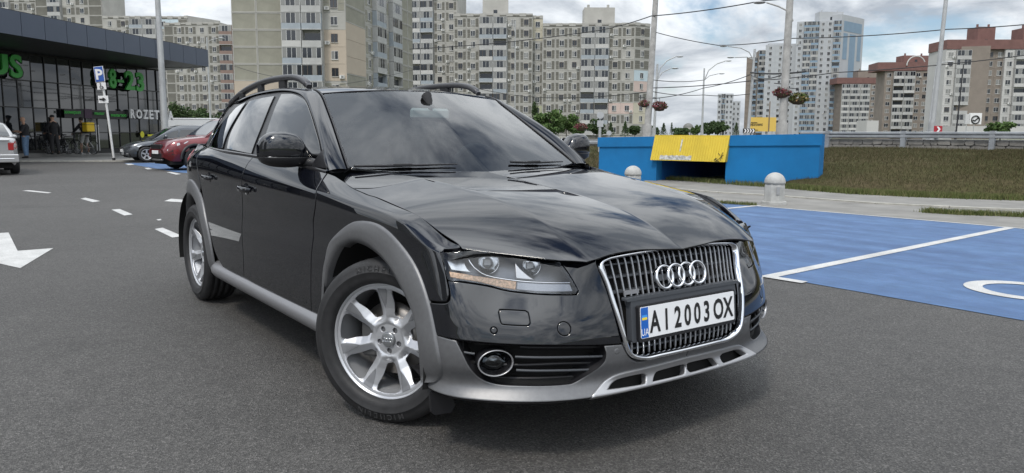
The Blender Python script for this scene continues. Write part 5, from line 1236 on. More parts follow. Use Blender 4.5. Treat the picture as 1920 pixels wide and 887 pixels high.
def build_cars():
    GREY = pmat('car paint mid grey', (.075, .082, .092), .3, .5, coat=1); REDP = pmat('car paint dark red', (.14, .008, .012), .28, .35, coat=1); SILV = pmat('car paint silver', (.40, .40, .40), .32, .6, coat=1)
    hatch = dict(bottom=[(-1, .32), (-.93, .24), (.93, .22), (1, .30)], shoulder=[(-1, .80), (-.9, .92), (-.3, .93), (.25, .90), (.45, .86), (.80, .74), (.93, .64), (1, .50)], half=[(-1, .78), (-.9, .93), (-.5, 1), (.5, 1), (.78, .94), (.92, .80), (1, .58)],
        roof=[(-.97, .86), (-.88, 1.10), (-.72, 1.40), (-.4, 1.46), (-.05, 1.47), (.12, 1.40), (.34, 1.12), (.52, .88)], axles=(-.60, .64), wr=.31, side_windows=[(-.30, .06, .10, .88, .03, -.06), (.085, .40, .10, .86, -.04, -.22), (-.62, -.33, .12, .86, .10, .03)], windscreen=(.18, 0, .49, 0), rear_window=(-.94, 0, -.76, 0), mirror_x=.30,
        patches=[('headlight', [(.70, .83), (.80, .80), (.92, .74), (.955, .60), (.90, .58), (.76, .70)], LAMPC), ('side_indicator', [(.50, .70), (.53, .70), (.53, .66), (.50, .66)], LAMPR), ('fog_light', [(.935, .32), (.965, .32), (.965, .24), (.935, .24)], LAMPC)],
        boxes=[('grille', .985, -.42, .42, .50, .58, BLACKP, .05), ('lower_grille', .985, -.40, .40, .28, .36, BLACKP, .05), ('number_plate', 1.0, -.26, .26, .40, .51, WHITE, .02)], seams=(.08, .44, -.32), handles=(-.02, -.40))
    c = loft_car('grey hatchback parked with its nose to the left before the shop', GREY, 4.25, 1.78, 1.48, hatch)
    d, rz = place_car(c, 226, 30.6, 372, 32.3); p = ud(226, 30.6)+(-d)*2.12; c.location = (*p, .006); c.rotation_euler = (0, 0, rz)
    suv = dict(bottom=[(-1, .42), (-.93, .30), (.92, .28), (1, .40)], shoulder=[(-1, .95), (-.9, 1.06), (-.3, 1.05), (.25, 1.03), (.45, 1.02), (.82, .93), (.94, .84), (1, .62)], half=[(-1, .84), (-.9, .95), (-.5, 1), (.5, 1), (.80, .97), (.93, .86), (1, .70)],
        roof=[(-.98, 1.0), (-.90, 1.30), (-.78, 1.60), (-.4, 1.67), (-.05, 1.68), (.10, 1.62), (.30, 1.30), (.46, 1.04)], axles=(-.58, .62), wr=.355, clad=True, side_windows=[(-.28, .06, .10, .88, .03, -.05), (.085, .36, .10, .86, -.03, -.19), (-.66, -.31, .14, .86, .10, .03)], windscreen=(.15, 0, .43, 0), rear_window=(-.95, 0, -.80, 0), mirror_x=.27,
        patches=[('headlight', [(.70, .92), (.84, .90), (.96, .80), (.965, .70), (.84, .78), (.74, .84)], LAMPC), ('bumper_vent', [(.90, .62), (.955, .55), (.95, .30), (.90, .36)], BLACKP), ('bumper_flank', [(.83, .60), (.895, .62), (.895, .40), (.86, .36)], pmat('car paint red facet', (.22, .02, .025), .25, .3, coat=1))],
        boxes=[('grille', .985, -.42, .42, .64, .80, BLACKP, .08), ('lower_grille', .985, -.46, .46, .38, .54, BLACKP, .08), ('skid', .98, -.42, .42, .29, .35, TRIM, .08), ('number_plate', 1.012, -.26, .26, .50, .61, WHITE, .02)], seams=(.06, .42, -.30), handles=(-.02, -.40))
    c = loft_car('dark red sport utility car parked behind the dark grey estate car', REDP, 4.6, 1.86, 1.69, suv)
    d, rz = place_car(c, 300, 23.6, 470, 25.6); p = ud(297, 24.2)+(-d)*2.2; c.location = (*p, .006); c.rotation_euler = (0, 0, rz)
    sedan = dict(bottom=[(-1, .34), (-.93, .26), (.93, .22), (1, .30)], shoulder=[(-1, .90), (-.96, .99), (-.7, 1.0), (-.3, .95), (.3, .90), (.8, .76), (.93, .66), (1, .52)], half=[(-1, .80), (-.93, .92), (-.6, 1), (.5, 1), (.8, .93), (.93, .78), (1, .55)],
        roof=[(-.72, .99), (-.50, 1.28), (-.34, 1.42), (-.1, 1.46), (.08, 1.42), (.28, 1.16), (.45, .90)], axles=(-.60, .62), wr=.31, side_windows=[(-.26, .05, .10, .88, .02, -.05), (.07, .34, .10, .86, -.03, -.18), (-.46, -.28, .12, .86, .12, .02)], windscreen=(.13, 0, .42, 0), rear_window=(-.68, 0, -.40, 0),
        patches=[('tail_light', [(-.975, .88), (-.93, .93), (-.90, .90), (-.905, .66), (-.97, .62)], LAMPR)],
        boxes=[('tail_light_inner', -.99, -.70, -.56, .66, .88, LAMPR, .07), ('tail_light_inner', -.99, .56, .70, .66, .88, LAMPR, .07), ('reverse_lamp', -.985, -.70, -.56, .60, .655, LAMPC, .07), ('reverse_lamp', -.985, .56, .70, .60, .655, LAMPC, .07), ('number_plate', -1.006, -.26, .26, .62, .73, WHITE, .03), ('rear_bumper', -.995, -.80, .80, .34, .56, SILV, .16), ('bumper_strip', -1.02, -.70, .70, .43, .46, CHROME, .06), ('boot_lip', -1.005, -.62, .62, .92, .965, SILV, .06)], seams=(.06, .40, -.28), handles=(-.04, -.42))
    c = loft_car('silver saloon cut off by the left edge with its red tail light showing', SILV, 4.45, 1.72, 1.46, sedan)
    d = np.array(BD)*.80+np.array(BL)*.60; d /= np.linalg.norm(d); rz = math.atan2(d[1], d[0]); lf = np.array([-d[1], d[0]]); p = ud(37, 21.0)+d*2.2+lf*.86; c.location = (*p, .006); c.rotation_euler = (0, 0, rz)
    # white box van roof behind the red car
    v = empty('delivery_van', (*ud(362, 52), 0)); tag(v, 'white box van behind the grey hatchback and the red car', 'van'); rz = math.atan2(-BL[1], -BL[0]); v.rotation_euler = (0, 0, rz); z1 = zat(362, 222, 52)
    mb = MB(); mb.bbox(-2.2, 2.6, -1.0, 1.0, .45, z1, .06); mb.build('cargo_box', pmat('van white', (.62, .64, .65), .4, coat=.4), v)
    mb = MB(); mb.bbox(2.62, 4.1, -.92, .92, .40, 1.9, .15); mb.build('cab', pmat('van white', (.62, .64, .65), .4), v)
    mb = MB(); mb.bbox(-2.22, 2.62, -1.012, 1.012, z1-.10, z1-.02, .01); mb.build('roof_trim', pmat('van trim', (.45, .46, .47), .5), v)
    for x in (-1.3, 3.0):
        for y in (-.85, .85): mb = MB(); mb.lathe([(.15, -.1), (.34, -.1), (.34, .1), (.15, .1)], 20, (x, y, .34), 'y'); mb.build('wheel', RUBBER, v)
build_cars()
# ---- people: one skinned body each
def person(label, loc, rz, joints, radii, edges, skin_m, parts, height=1.0):
    root = empty('person', loc, rz); tag(root, label, 'person')
    return root
SKINM = pmat('skin', (.42, .25, .17), .55); HAIR = pmat('hair dark', (.02, .015, .012), .7)
def skin_mesh(name, pts, edges, rad, mat, parent, sub=2, root_i=0):
    me = bpy.data.meshes.new(name); me.from_pydata(pts, edges, []); o = bpy.data.objects.new(name, me); COL.objects.link(o)
    md = o.modifiers.new('skin', 'SKIN'); 
    if not me.skin_vertices: me.skin_vertices_add() if hasattr(me, 'skin_vertices_add') else None
    sv = me.skin_vertices[0].data if me.skin_vertices else None
    if sv:
        for i, r in enumerate(rad): sv[i].radius = (r, r) if np.isscalar(r) else r
        sv[root_i].use_root = True
    ss = o.modifiers.new('sub', 'SUBSURF'); ss.levels = sub; ss.render_levels = sub
    dg = bpy.context.evaluated_depsgraph_get(); m2 = bpy.data.meshes.new_from_object(o.evaluated_get(dg)); bpy.data.objects.remove(o); m2.name = name
    m2.materials.clear(); m2.materials.append(mat); m2.polygons.foreach_set('use_smooth', [True]*len(m2.polygons)); o = bpy.data.objects.new(name, m2); COL.objects.link(o); o.parent = parent; return o
def tubes(name, chains, mat, parent, n=10):
    mb = MB()
    for pts, rr in chains: mb.tube(pts, rr, n)
    return mb.build(name, mat, parent)
def human(label, loc, rz, pose, shirt, trousers, shoes, hair=HAIR, cap=None, shorts=False, sleeve=1, bald=False):
    """x forward, y left; pose gives hip, knees, ankles, elbows, wrists as points"""
    r = empty('person', loc, rz); tag(r, label, 'person'); J = {k: np.array(v, float) for k, v in pose.items()}
    pel, ch, nk, hd = J['pelvis'], J['chest'], J['neck'], J['head']
    # body: one continuous skin (head, trunk, arms, hands, legs)
    pts = [pel, (pel+ch)/2, ch, nk, hd-[0, 0, .07], hd+[.01, 0, .06]]; rad = [.135, .125, .15, .052, .075, .085]; ed = [(0, 1), (1, 2), (2, 3), (3, 4), (4, 5)]
    def add(parent, p, r_): pts.append(np.array(p, float)); rad.append(r_); ed.append((parent, len(pts)-1)); return len(pts)-1
    for s in ('l', 'r'):
        sg = 1 if s == 'l' else -1
        a = add(2, ch+[0, sg*.17, .06], .062); b = add(a, J['elbow_'+s], .044); c = add(b, J['wrist_'+s], .028); h = J['wrist_'+s]+(J['wrist_'+s]-J['elbow_'+s])*.28; d = add(c, h, .030)
        a = add(0, pel+[0, sg*.09, -.06], .092); b = add(a, J['knee_'+s], .058); b2 = add(b, (J['knee_'+s]*.6+J['ankle_'+s]*.4)+[-.015, 0, 0], .052); c = add(b2, J['ankle_'+s], .036)
    body = skin_mesh('body', [tuple(p) for p in pts], ed, rad, SKINM, r)
    # fingers
    ch_ = []
    for s in ('l', 'r'):
        w, e_ = J['wrist_'+s], J['elbow_'+s]; d = (w-e_)/np.linalg.norm(w-e_); h = w+d*.075; side = np.cross(d, [0, 0, 1.0]); side /= np.linalg.norm(side)+1e-9
        for k, L_ in enumerate((.07, .08, .075, .06)): o = side*(.028-.018*k); ch_.append(([h+o*.8, h+o+d*L_*.5, h+o+d*L_*.85-np.array([0, 0, .02])], [.010, .009, .007]))
        ch_.append(([w+d*.03+side*.03, w+d*.06+side*.055, w+d*.09+side*.055-np.array([0, 0, .01])], [.011, .010, .008]))
    tubes('fingers', ch_, SKINM, body, 6)
    mb = MB(); mb.tube([hd+[.088, 0, .02], hd+[.108, 0, -.01], hd+[.09, 0, -.018]], [.010, .016, .010], 6); [mb.sphere(tuple(hd+[.0, sg*.083, .0]), .022, 8, 6, (.6, .4, 1)) for sg in (-1, 1)]; mb.sphere(tuple(hd+[.0, 0, .015]), .1, 16, 12, (.95, .80, 1.18)); mb.build('face', SKINM, body)
    mb = MB(); [mb.sphere(tuple(hd+[.092, sg*.032, .02]), .009, 6, 5) for sg in (-1, 1)]; mb.tube([hd+[.082, -.022, -.055], hd+[.086, 0, -.057], hd+[.082, .022, -.055]], .005, 5); mb.build('eyes_and_mouth', HAIR, body)
    # clothes
    tr = [(pel+[0, 0, .10]), pel, pel+[0, 0, -.06]]; tc = [(tr, [.150, .158, .15])]
    for s in ('l', 'r'):
        sg = 1 if s == 'l' else -1; k, a = J['knee_'+s], J['ankle_'+s]; end = k+(a-k)*(.05 if shorts else .93); hip = pel+np.array([0, sg*.085, -.04])
        q = [hip, (hip+k)/2, k]+([end] if shorts else [(k+a)/2, end]); rr = [.112, .098, .082]+([.080] if shorts else [.078, .072]); tc.append((q, rr))
    tubes('trousers', tc, trousers, r, 12)
    tc = [([pel+[0, 0, .02], pel+[0, 0, .15], (pel+ch)/2+[0, 0, .05], ch, ch+[0, 0, .09], nk-[0, 0, .03]], [.165, .158, .160, .180, .135, .062])]
    for s in ('l', 'r'):
        sg = 1 if s == 'l' else -1; sh = ch+[0, sg*.15, .055]; e_, w = J['elbow_'+s], J['wrist_'+s]; q = [ch+[0, sg*.05, .04], sh, (sh+e_)/2, e_-(e_-sh)*.12]; rr = [.10, .082, .070, .066]
        if sleeve > 1: q += [(e_+w)/2, w-(w-e_)*.06]; rr += [.055, .046]
        tc.append((q, rr))
    tubes('shirt', tc, shirt, r, 12)
    for s in ('l', 'r'):
        a = J['ankle_'+s]; mb = MB(); f = J.get('toe_'+s, a+[.15, 0, -.06]); dv = (f-a)*[1, 1, 0]; dv /= np.linalg.norm(dv)+1e-9; z = a[2]-.035
        mb.tube([a-dv*.06+[0, 0, -.04], a+dv*.02+[0, 0, -.035], a+dv*.10+[0, 0, -.05], a+dv*.17+[0, 0, -.058]], [.042, .048, .044, .026], 10); mb.build('shoe', shoes, r)
    if cap: mb = MB(); mb.sphere(tuple(hd+[-.005, 0, .075]), .098, 14, 8, (1.05, .95, .8)); mb.tube([hd+[.07, 0, .08], hd+[.15, 0, .065]], [.06, .03], 8); mb.build('cap', cap, r)
    elif not bald: mb = MB(); mb.sphere(tuple(hd+[-.018, 0, .055]), .103, 14, 8, (1.05, .95, .92)); mb.build('hair', hair, r)
    return r
def build_people():
    fwd_left = math.atan2(BL[1], BL[0])
    BLK = pmat('cloth black', (.014, .014, .016), .85, noise=(20, .2)); JEAN = pmat('denim blue', (.10, .17, .27), .85, noise=(18, .25)); SHORT = pmat('cloth grey shorts', (.26, .26, .25), .85); SHOE = pmat('shoe dark', (.03, .03, .03), .6); SHOEW = pmat('shoe pale', (.4, .4, .4), .6)
    stand = dict(pelvis=(0, 0, .95), chest=(.0, 0, 1.32), neck=(.02, 0, 1.50), head=(.05, 0, 1.63), knee_l=(.03, .10, .52), ankle_l=(-.02, .11, .09), knee_r=(.02, -.10, .52), ankle_r=(.04, -.13, .09), elbow_l=(.08, .26, 1.10), wrist_l=(.32, .14, 1.14), elbow_r=(.05, -.27, 1.08), wrist_r=(.30, -.15, 1.16))
    p = ud(47, 33.2); o = human('bald man in black T-shirt and blue jeans looking at his phone near the shop', (*p, .05), fwd_left+.25, stand, BLK, JEAN, SHOE, bald=True)
    ph = MB(); ph.bbox(-.006, .006, -.036, .036, -.07, .07, .004); q = ph.build('phone', BLACKP); q.location = (p[0]+math.cos(fwd_left+.25)*.40, p[1]+math.sin(fwd_left+.25)*.40, 1.22); q.rotation_euler = (0, .5, fwd_left+.25); tag(q, 'dark phone held by the bald man', 'phone')
    # courier stands astride his bicycle
    p = ud(158, 37.0); zf = .12; rz = fwd_left-.35
    ride = dict(pelvis=(-.05, 0, .98), chest=(.08, 0, 1.34), neck=(.13, 0, 1.50), head=(.17, 0, 1.62), knee_l=(.06, .15, .55), ankle_l=(.02, .20, .09), knee_r=(.05, -.15, .55), ankle_r=(.0, -.20, .09), elbow_l=(.28, .26, 1.15), wrist_l=(.48, .22, 1.02), elbow_r=(.28, -.26, 1.15), wrist_r=(.48, -.22, 1.02))
    human('courier in dark jacket and grey shorts standing astride a bicycle at the shop door', (*p, zf), rz, ride, BLK, SHORT, SHOEW, shorts=True, sleeve=2)
    b = empty('delivery_bag', (*p, zf), rz); tag(b, 'yellow square delivery bag on the courier\'s back', 'bag'); mb = MB(); mb.bbox(-.46, -.13, -.22, .22, 1.08, 1.52, .03); mb.build('bag_body', pmat('bag yellow', (.68, .46, .02), .6), b); mb = MB(); mb.bbox(-.465, -.125, -.225, .225, 1.40, 1.42, .005); mb.build('bag_seam', BLACKP, b)
    for sg in (-1, 1): mb = MB(); mb.tube([(-.14, sg*.10, 1.46), (.04, sg*.12, 1.56), (.26, sg*.12, 1.36), (.10, sg*.13, 1.12)], .014, 5); mb.build('strap', BLACKP, b)
    def bike(p, z, rz, label, col):
        o = empty('bicycle', (*p, z), rz); tag(o, label, 'bicycle', 'bicycles before the shop'); R_ = .34; m = pmat('bike frame '+label[:8], col, .4, .4)
        for x in (-.52, .54):
            w = empty('wheel', (x, 0, R_), 0, o); mb = MB(); mb.tube([(R_*math.cos(t)*.96, 0, R_*math.sin(t)*.96) for t in np.linspace(0, 2*math.pi, 33)], .018, 6, cap=False); mb.build('tyre', RUBBER, w)
            mb = MB(); [mb.tube([(0, 0, 0), (R_*.92*math.cos(t), 0, R_*.92*math.sin(t))], .003, 4) for t in np.linspace(0, 2*math.pi, 16, endpoint=False)]; mb.build('spokes', SILVER, w)
        bb, seat, head, fr, re = (-.08, 0, .30), (-.22, 0, .80), (.36, 0, .84), (.54, 0, R_), (-.52, 0, R_)
        mb = MB()
        for a, b_ in ((bb, seat), (bb, (.40, 0, .70)), (seat, head), (re, bb), (re, (-.20, 0, .72)), ((.33, 0, .95), fr)): mb.tube([a, b_], .019, 8)
        mb.build('frame', m, o); mb = MB(); mb.bbox(-.36, -.10, -.07, .07, .86, .91, .02); mb.tube([seat, (-.23, 0, .88)], .014, 6); mb.build('saddle', BLACKP, o)
        mb = MB(); mb.tube([(.40, -.30, 1.0), (.36, 0, .99), (.40, .30, 1.0)], .014, 6); mb.tube([head, (.34, 0, 1.0)], .016, 6); mb.build('handlebar', BLACKP, o)
        mb = MB(); mb.lathe([(.02, -.02), (.09, -.02), (.09, -.01), (.02, -.01)], 20, bb, 'y'); mb.tube([(bb[0], -.05, bb[2]), (bb[0]+.05, -.06, bb[2]-.16)], .01, 5); mb.build('crank', SILVER, o)
    bike(p, zf, rz, 'white framed bicycle held by the courier with the yellow bag', (.45, .45, .45))
    p2 = ud(101, 35.0); bike(ud(108, 35.6), .17, fwd_left-.2, 'dark bicycle beside the person in black', (.015, .015, .018)); bike(ud(126, 36.2), .16, fwd_left+2.8, 'dark bicycle parked between the two riders', (.02, .02, .025))
    lean = dict(stand); lean.update(elbow_l=(.12, .27, 1.14), wrist_l=(.35, .20, 1.0), elbow_r=(-.02, -.28, 1.10), wrist_r=(.02, -.26, .84), knee_r=(-.03, -.11, .52), ankle_r=(-.10, -.13, .09))
    human('person in black hooded clothes standing by a bicycle at the dark glass', (*p2, .17), fwd_left-.5, lean, BLK, pmat('cloth charcoal', (.02, .02, .022), .9), SHOE, sleeve=2, cap=BLK)
build_people()
# ================================================================= the dark grey estate car
_OFF = {}
def OffSurf(base, d):
    k = (id(base), round(d, 5))
    if k not in _OFF: _OFF[k] = OffS(base, d)
    return _OFF[k]
class OffS(Surf):
    def __init__(s, base, d): Surf.__init__(s, base.P, base.ku, base.kv, base.bu, base.bv, base.flip); s.base, s.d = base, d
    def __call__(s, uv):
        uv = np.atleast_2d(np.asarray(uv, float))
        return Surf.__call__(s, uv)+s.d*surf_normals(s.base, uv)
_TR = {}
LAMPDIR = np.array([-.86, .48, -.12])
def TrSurf(base, d):
    k = (id(base), round(d, 5))
    if k not in _TR:
        _TR[k] = Surf(base.P+LAMPDIR*(-d), base.ku, base.kv, base.bu, base.bv, base.flip)
    return _TR[k]
KV = [.245, .29, .36, .50, .61, .735, .845, .875, .915, 1.0]
def skirt_net():
    rows = []
    A = rows.append
    A([(.862, 0, .245), (.846, 0, .29), (.868, 0, .36), (.854, 0, .50), (.826, 0, .61), (.785, 0, .735), (.75, 0, .748), (.72, 0, .755), (.67, 0, .765), (.55, 0, .79)])
    A([(.855, .27, .245), (.836, .27, .29), (.858, .28, .36), (.846, .285, .50), (.818, .29, .61), (.782, .30, .73), (.745, .30, .745), (.71, .295, .753), (.66, .29, .763), (.55, .28, .787)])
    A([(.832, .47, .245), (.803, .455, .29), (.822, .46, .36), (.812, .463, .50), (.767, .469, .609), (.701, .497, .728), (.67, .49, .742), (.64, .48, .75), (.60, .47, .76), (.50, .44, .785)])
    A([(.76, .645, .245), (.732, .628, .29), (.755, .622, .36), (.743, .617, .50), (.698, .605, .61), (.612, .625, .743), (.59, .615, .752), (.57, .605, .758), (.54, .59, .768), (.46, .56, .79)])
    A([(.643, .785, .245), (.62, .763, .29), (.65, .758, .36), (.64, .755, .50), (.60, .738, .615), (.54, .737, .752), (.525, .73, .759), (.51, .72, .765), (.49, .705, .772), (.43, .67, .79)])
    A([(.54, .860, .247), (.522, .845, .29), (.555, .857, .36), (.552, .856, .50), (.525, .850, .614), (.469, .838, .736), (.457, .828, .753), (.452, .818, .762), (.446, .80, .770), (.43, .765, .785)])
    A([(.43, .882, .25), (.41, .872, .29), (.43, .888, .36), (.43, .886, .50), (.405, .881, .615), (.365, .873, .74), (.345, .870, .792), (.342, .862, .803), (.34, .845, .814), (.335, .80, .832)])
    side = [  # x, ymax, crease z, belt y, belt z
        (.18, .900, .843, .800, .876), (-.10, .909, .867, .800, .907), (-.48, .914, .897, .800, .958), (-.75, .916, .910, .816, 1.000),
        (-1.2, .918, .926, .844, 1.022), (-1.9, .917, .957, .854, 1.052), (-2.5, .909, .985, .843, 1.064), (-2.9, .885, .972, .768, 1.066), (-3.25, .815, .950, .685, 1.07)]
    for x, ym, zc, yb, zb in side:
        zl = .62 if zc < .88 else .61
        z5 = .735+(zc-.9)*.35
        A([(x, ym-.045, .26), (x, ym-.022, .31), (x, ym-.012, .37), (x, ym-.003, .50), (x, ym+.001, zl), (x, ym-.006, z5), (x, ym-.006, zc-.013), (x, ym-.013, zc+.009),
           (x, ym-.013-(ym-yb-.013)*.30, zc+.009+(zb-zc-.009)*.42), (x, yb, zb)])
    for x, y in ((-3.50, .735), (-3.68, .60), (-3.78, .36), (-3.82, 0)):
        k = .0 if y > .7 else .02
        A([(x+.05, y*.95, .26), (x+.02, y*.98, .31), (x, y, .37), (x-.02, y*1.01, .50), (x-.02, y*1.01, .61), (x, y, .74), (x+.03, y*.985, .99), (x+.04, y*.97, 1.01), (x+.06, y*.95, 1.035), (x+.10, y*.93, 1.085)])
    P = np.array(rows, float); P[:, :, 1] *= -1
    return P
_P = skirt_net()
KS = np.concatenate([[0], np.cumsum(np.linalg.norm(np.diff(_P[:, 3], axis=0), axis=1))])
SK = Surf(_P, KS, KV, nat_basis, her_basis, -1)
# ---- hood
def hood_fit():
    # height over the plan: smooth centre line, crown, rolled outer edge, and the crease line on each side
    xa = np.array([-.66, -.43, -.17, .17, .42, .63, .785]); za = np.array([.979, .965, .941, .905, .868, .820, .754])
    xd = np.array([-.66, -.45, -.2, .13, .332, .464, .55, .70, .735]); da = np.array([.004, .018, .030, .036, .046, .068, .090, .130, .134])
    pc, pd = np.polyfit(xa, za, 4), np.polyfit(xd, da, 3)
    a1 = np.linspace(0, 1.52, 40); b1 = np.linspace(0, .88, 60); X, Y = np.meshgrid(a1-.68, b1, indexing='ij')
    yc = .575-.115*(X+.6)/1.3; k = .085*np.clip((X+.70)/.5, 0, 1)
    Z = np.polyval(pc, X)-np.polyval(pd, X)*(Y/.82)**2-1.45*np.maximum(0, X-.1)**2.84*(Y/.82)**7-k*(np.sqrt((Y-yc)**2+.006**2)-np.abs(.82-yc)*(Y/.82)**2-yc*(1-(Y/.82)**2))
    return Surf(np.stack([X, -Y, Z], -1), a1, b1, nat_basis, nat_basis, -1)
HOOD = hood_fit()
# ---- windscreen, roof and side glass
WP = np.array([
 [(-.47, 0, .960), (-.50, .28, .966), (-.565, .53, .982), (-.631, .70, .999)],
 [(-.70, 0, 1.112), (-.725, .25, 1.116), (-.785, .48, 1.125), (-.840, .655, 1.131)],
 [(-.945, 0, 1.267), (-.965, .23, 1.267), (-1.01, .45, 1.262), (-1.055, .613, 1.262)],
 [(-1.18, 0, 1.404), (-1.195, .21, 1.400), (-1.22, .42, 1.386), (-1.24, .575, 1.372)]], float); WP[:, :, 1] *= -1
WIND = Surf(WP, [0, .27, .56, .85], [0, .27, .51, .70], nat_basis, nat_basis, 1)
RP = np.array([[(x, y, zc-(zc-ze)*(y/ye)**2.3) for y in (0, .2*ye/.57, .4*ye/.57, ye)] for x, zc, ze, ye in
  ((-1.18, 1.406, 1.375, .578), (-1.45, 1.437, 1.405, .568), (-1.9, 1.455, 1.42, .563), (-2.4, 1.45, 1.413, .555), (-2.9, 1.412, 1.375, .535), (-3.4, 1.335, 1.29, .50))], float)
for k, dx in enumerate((0, -.012, -.032, -.062)): RP[0, k, 0] += dx
RP[:, :, 1] *= -1
ROOF = Surf(RP, [0, .27, .72, 1.22, 1.72, 2.23], [0, .2, .4, .57], nat_basis, nat_basis, 1)
GX = [.45, .65, .90, 1.2, 1.7, 2.3, 2.6, 2.9, 3.5]; GY = [.762, .788, .815, .836, .850, .844, .815, .768, .62]
GZ = [.96, 1.03, 1.12, 1.22, 1.32, 1.42]; GO = [-.022, 0, .045, .103, .165, .238]
SIDE = Surf(np.array([[(-x, -(y-o), z) for z, o in zip(GZ, GO)] for x, y in zip(GX, GY)], float), GX, GZ, nat_basis, nat_basis, -1)

def build_car():
    LAMPC2 = pmat('lamp fin satin', (.42, .43, .45), .35, .8)
    car = empty('estate_car')
    tag(car, 'dark grey estate car with grey wheel arch flares and chrome framed grille, nearest the camera', 'car')
    def both(name, VFN, mat, parent=None, pname=None):
        r = mesh_obj(name, VFN[0], VFN[1], mat, parent[0] if parent else car, VFN[2])
        V, F, N = mir(VFN); l = mesh_obj(name, V, F, mat, parent[1] if parent else car, N)
        return r, l
    def mbboth(name, mb, mat, parent=None):
        return mb.build(name, mat, parent[0] if parent else car), mb.mirror_y().build(name, mat, parent[1] if parent else car)
    P = SK.px
    def circ_uv(S, cu, r, n=28, asp=1.0):
        return np.array([(cu[0]+r*asp*math.cos(2*math.pi*k/n), cu[1]+r*math.sin(2*math.pi*k/n)) for k in range(n)])
    def arch(x0, r, a0, a1, n=30, zc=.335):
        return [(x0+r*math.cos(a), zc+r*math.sin(a)) for a in np.linspace(math.radians(a0), math.radians(a1), n)]
    # ---------------- hood: both halves as one panel
    hb = HOOD.px([(645.7, 319), (645.7, 341), (686, 363.6), (706, 370), (754, 390.6), (812.6, 426.7), (858, 458.5), (866, 468)])
    f1 = HOOD.px([(935, 477), (1003, 484.5), (1050, 489.5), (1100, 492), (1117, 487), (1149, 476.5), (1200, 468.5)])
    right = smooth_poly([(.09, 0.0)]+[(.085, .28), (0.065, .55)]+hb+f1+[(f1[-1][0]+.010, .12), (f1[-1][0]+.013, 0)], corners=(0, 3, 10, 13, 14, 19), closed=False)
    left = right[::-1]*np.array([1, -1])
    poly = np.concatenate([right[:-1], left[:-1]])
    class HoodFull:
        flip = -1
        def __call__(s, uv):
            uv = np.atleast_2d(uv); q = uv.copy(); sg = np.sign(q[:, 1]); q[:, 1] = np.abs(q[:, 1]); p = HOOD(q); p[:, 1] *= np.where(sg == 0, 1, sg); return p
    HF = HoodFull()
    V, F, N = trimmed(HF, poly, step=.028, rnd=.0018, drop=.0006, depth=.006)
    mesh_obj('hood', V, F, PAINT, car, N)
    # ---------------- front fender
    fen = P([(614, 324), (645, 321), (646.5, 341), (686, 363.6), (706, 370), (754, 390.6), (812.6, 426.7), (858, 458), (863, 464), (834, 467), (826, 474), (831.6, 496), (838, 527), (843, 553), (838, 566), (803, 564)])
    ar = SK.xz(arch(0, .44, 28, 196, 34))
    dl = P([(589.5, 600), (588, 440), (587, 418), (593, 366)])
    pts = fen+ar+SK.xz([(-.44, .27), (-.58, .27)])+dl
    n0 = len(fen); cs = (0, 1, 2, 8, 9, 12, 15, n0, n0+33, n0+34, n0+35)
    both('front_fender', trimmed(SK, smooth_poly(pts, cs), step=.028), PAINT)
    # ---------------- doors
    bel = P([(613, 324.5), (573, 315), (480, 296), (474.5, 295)])
    bp = P([(456.5, 323), (453, 348), (454, 415), (456, 480), (457.5, 520)])
    bot = SK.xz([(-1.4, .325), (-1.0, .322), (-.60, .318)])
    fd = smooth_poly(bel+bp+bot+dl, (0, 3, 8, 11))
    frontdoor = both('front_door', trimmed(SK, fd, step=.03), PAINT)
    rb = P([(474.5, 295), (450, 291), (420, 286.5)])+SK.xz([(-2.45, 1.062), (-2.66, 1.066)])
    rr = SK.xz([(-2.62, 1.0), (-2.56, .90), (-2.51, .82), (-2.36, .60), (-2.24, .42), (-2.12, .345), (-2.05, .33)])
    rbot = SK.xz([(-1.85, .327)])
    rd = smooth_poly(rb+rr+rbot+bp[::-1], (0, 4, 11, 13))
    reardoor = both('rear_door', trimmed(SK, rd, step=.03), PAINT)
    # rear quarter
    ar2 = SK.xz(arch(-2.805, .44, 60, 170, 26))
    q = rb[-1:]+rr[:3]+ar2+SK.xz([(-3.30, .30), (-3.45, .30)])
    sb = SK.xz([(-3.45, 1.08)])
    qp = smooth_poly([rb[-1]]+rr[:3]+ar2+SK.xz([(-3.25, .45), (-3.40, .45), (-3.42, 1.08), (-3.1, 1.075)]), (0, 3, 4, 29, 30, 31, 32))
    both('quarter_panel', trimmed(SK, qp, step=.035), PAINT)
    # rear bumper and tailgate (rear half)
    s34 = SK.xz([(-3.40, .5)])[0][0]; s_end = KS[-1]
    both('rear_bumper', trimmed(SK, smooth_poly([(s34, .27), (s34, .62), (s_end, .62), (s_end, .27)], (0, 1, 2, 3)), step=.05), PAINT)
    both('tail_panel', trimmed(SK, smooth_poly([(s34, .63), (s34, .99), (s_end, .99), (s_end, .63)], (0, 1, 2, 3)), step=.05), PAINT)
    def ring_at(t, n=41):
        q = np.linspace(-1, 1, n); a = np.abs(q)
        top = np.stack([-3.36-.07*(1-a**2.2), q*.515, 1.318-.05*a**2.5], 1); low = np.stack([-3.34-.40*(1-a**3.2), np.sign(q)*.655*a**.8, 1.068+.006*(1-a)], 1)
        p = top+(low-top)*t; p[:, 0] -= .035*math.sin(math.pi*t)*(1-a**4); return p
    rows = [list(ring_at(t)) for t in np.linspace(-.02, 1.02, 9)]; tgt = strip('tailgate', rows, PAINT, car)
    rows = []
    for t in np.linspace(.14, .88, 7):
        r = ring_at(t, 41)[5:36]; r = r+np.array([-.006, 0, .004]); rows.append(list(r))
    strip('tailgate_window', rows, GLOSSB, tgt)
    mb = MB(); mb.bbox(-3.52, -3.36, -.50, .50, 1.322, 1.345, .01); mb.build('roof_spoiler', PAINT, tgt)
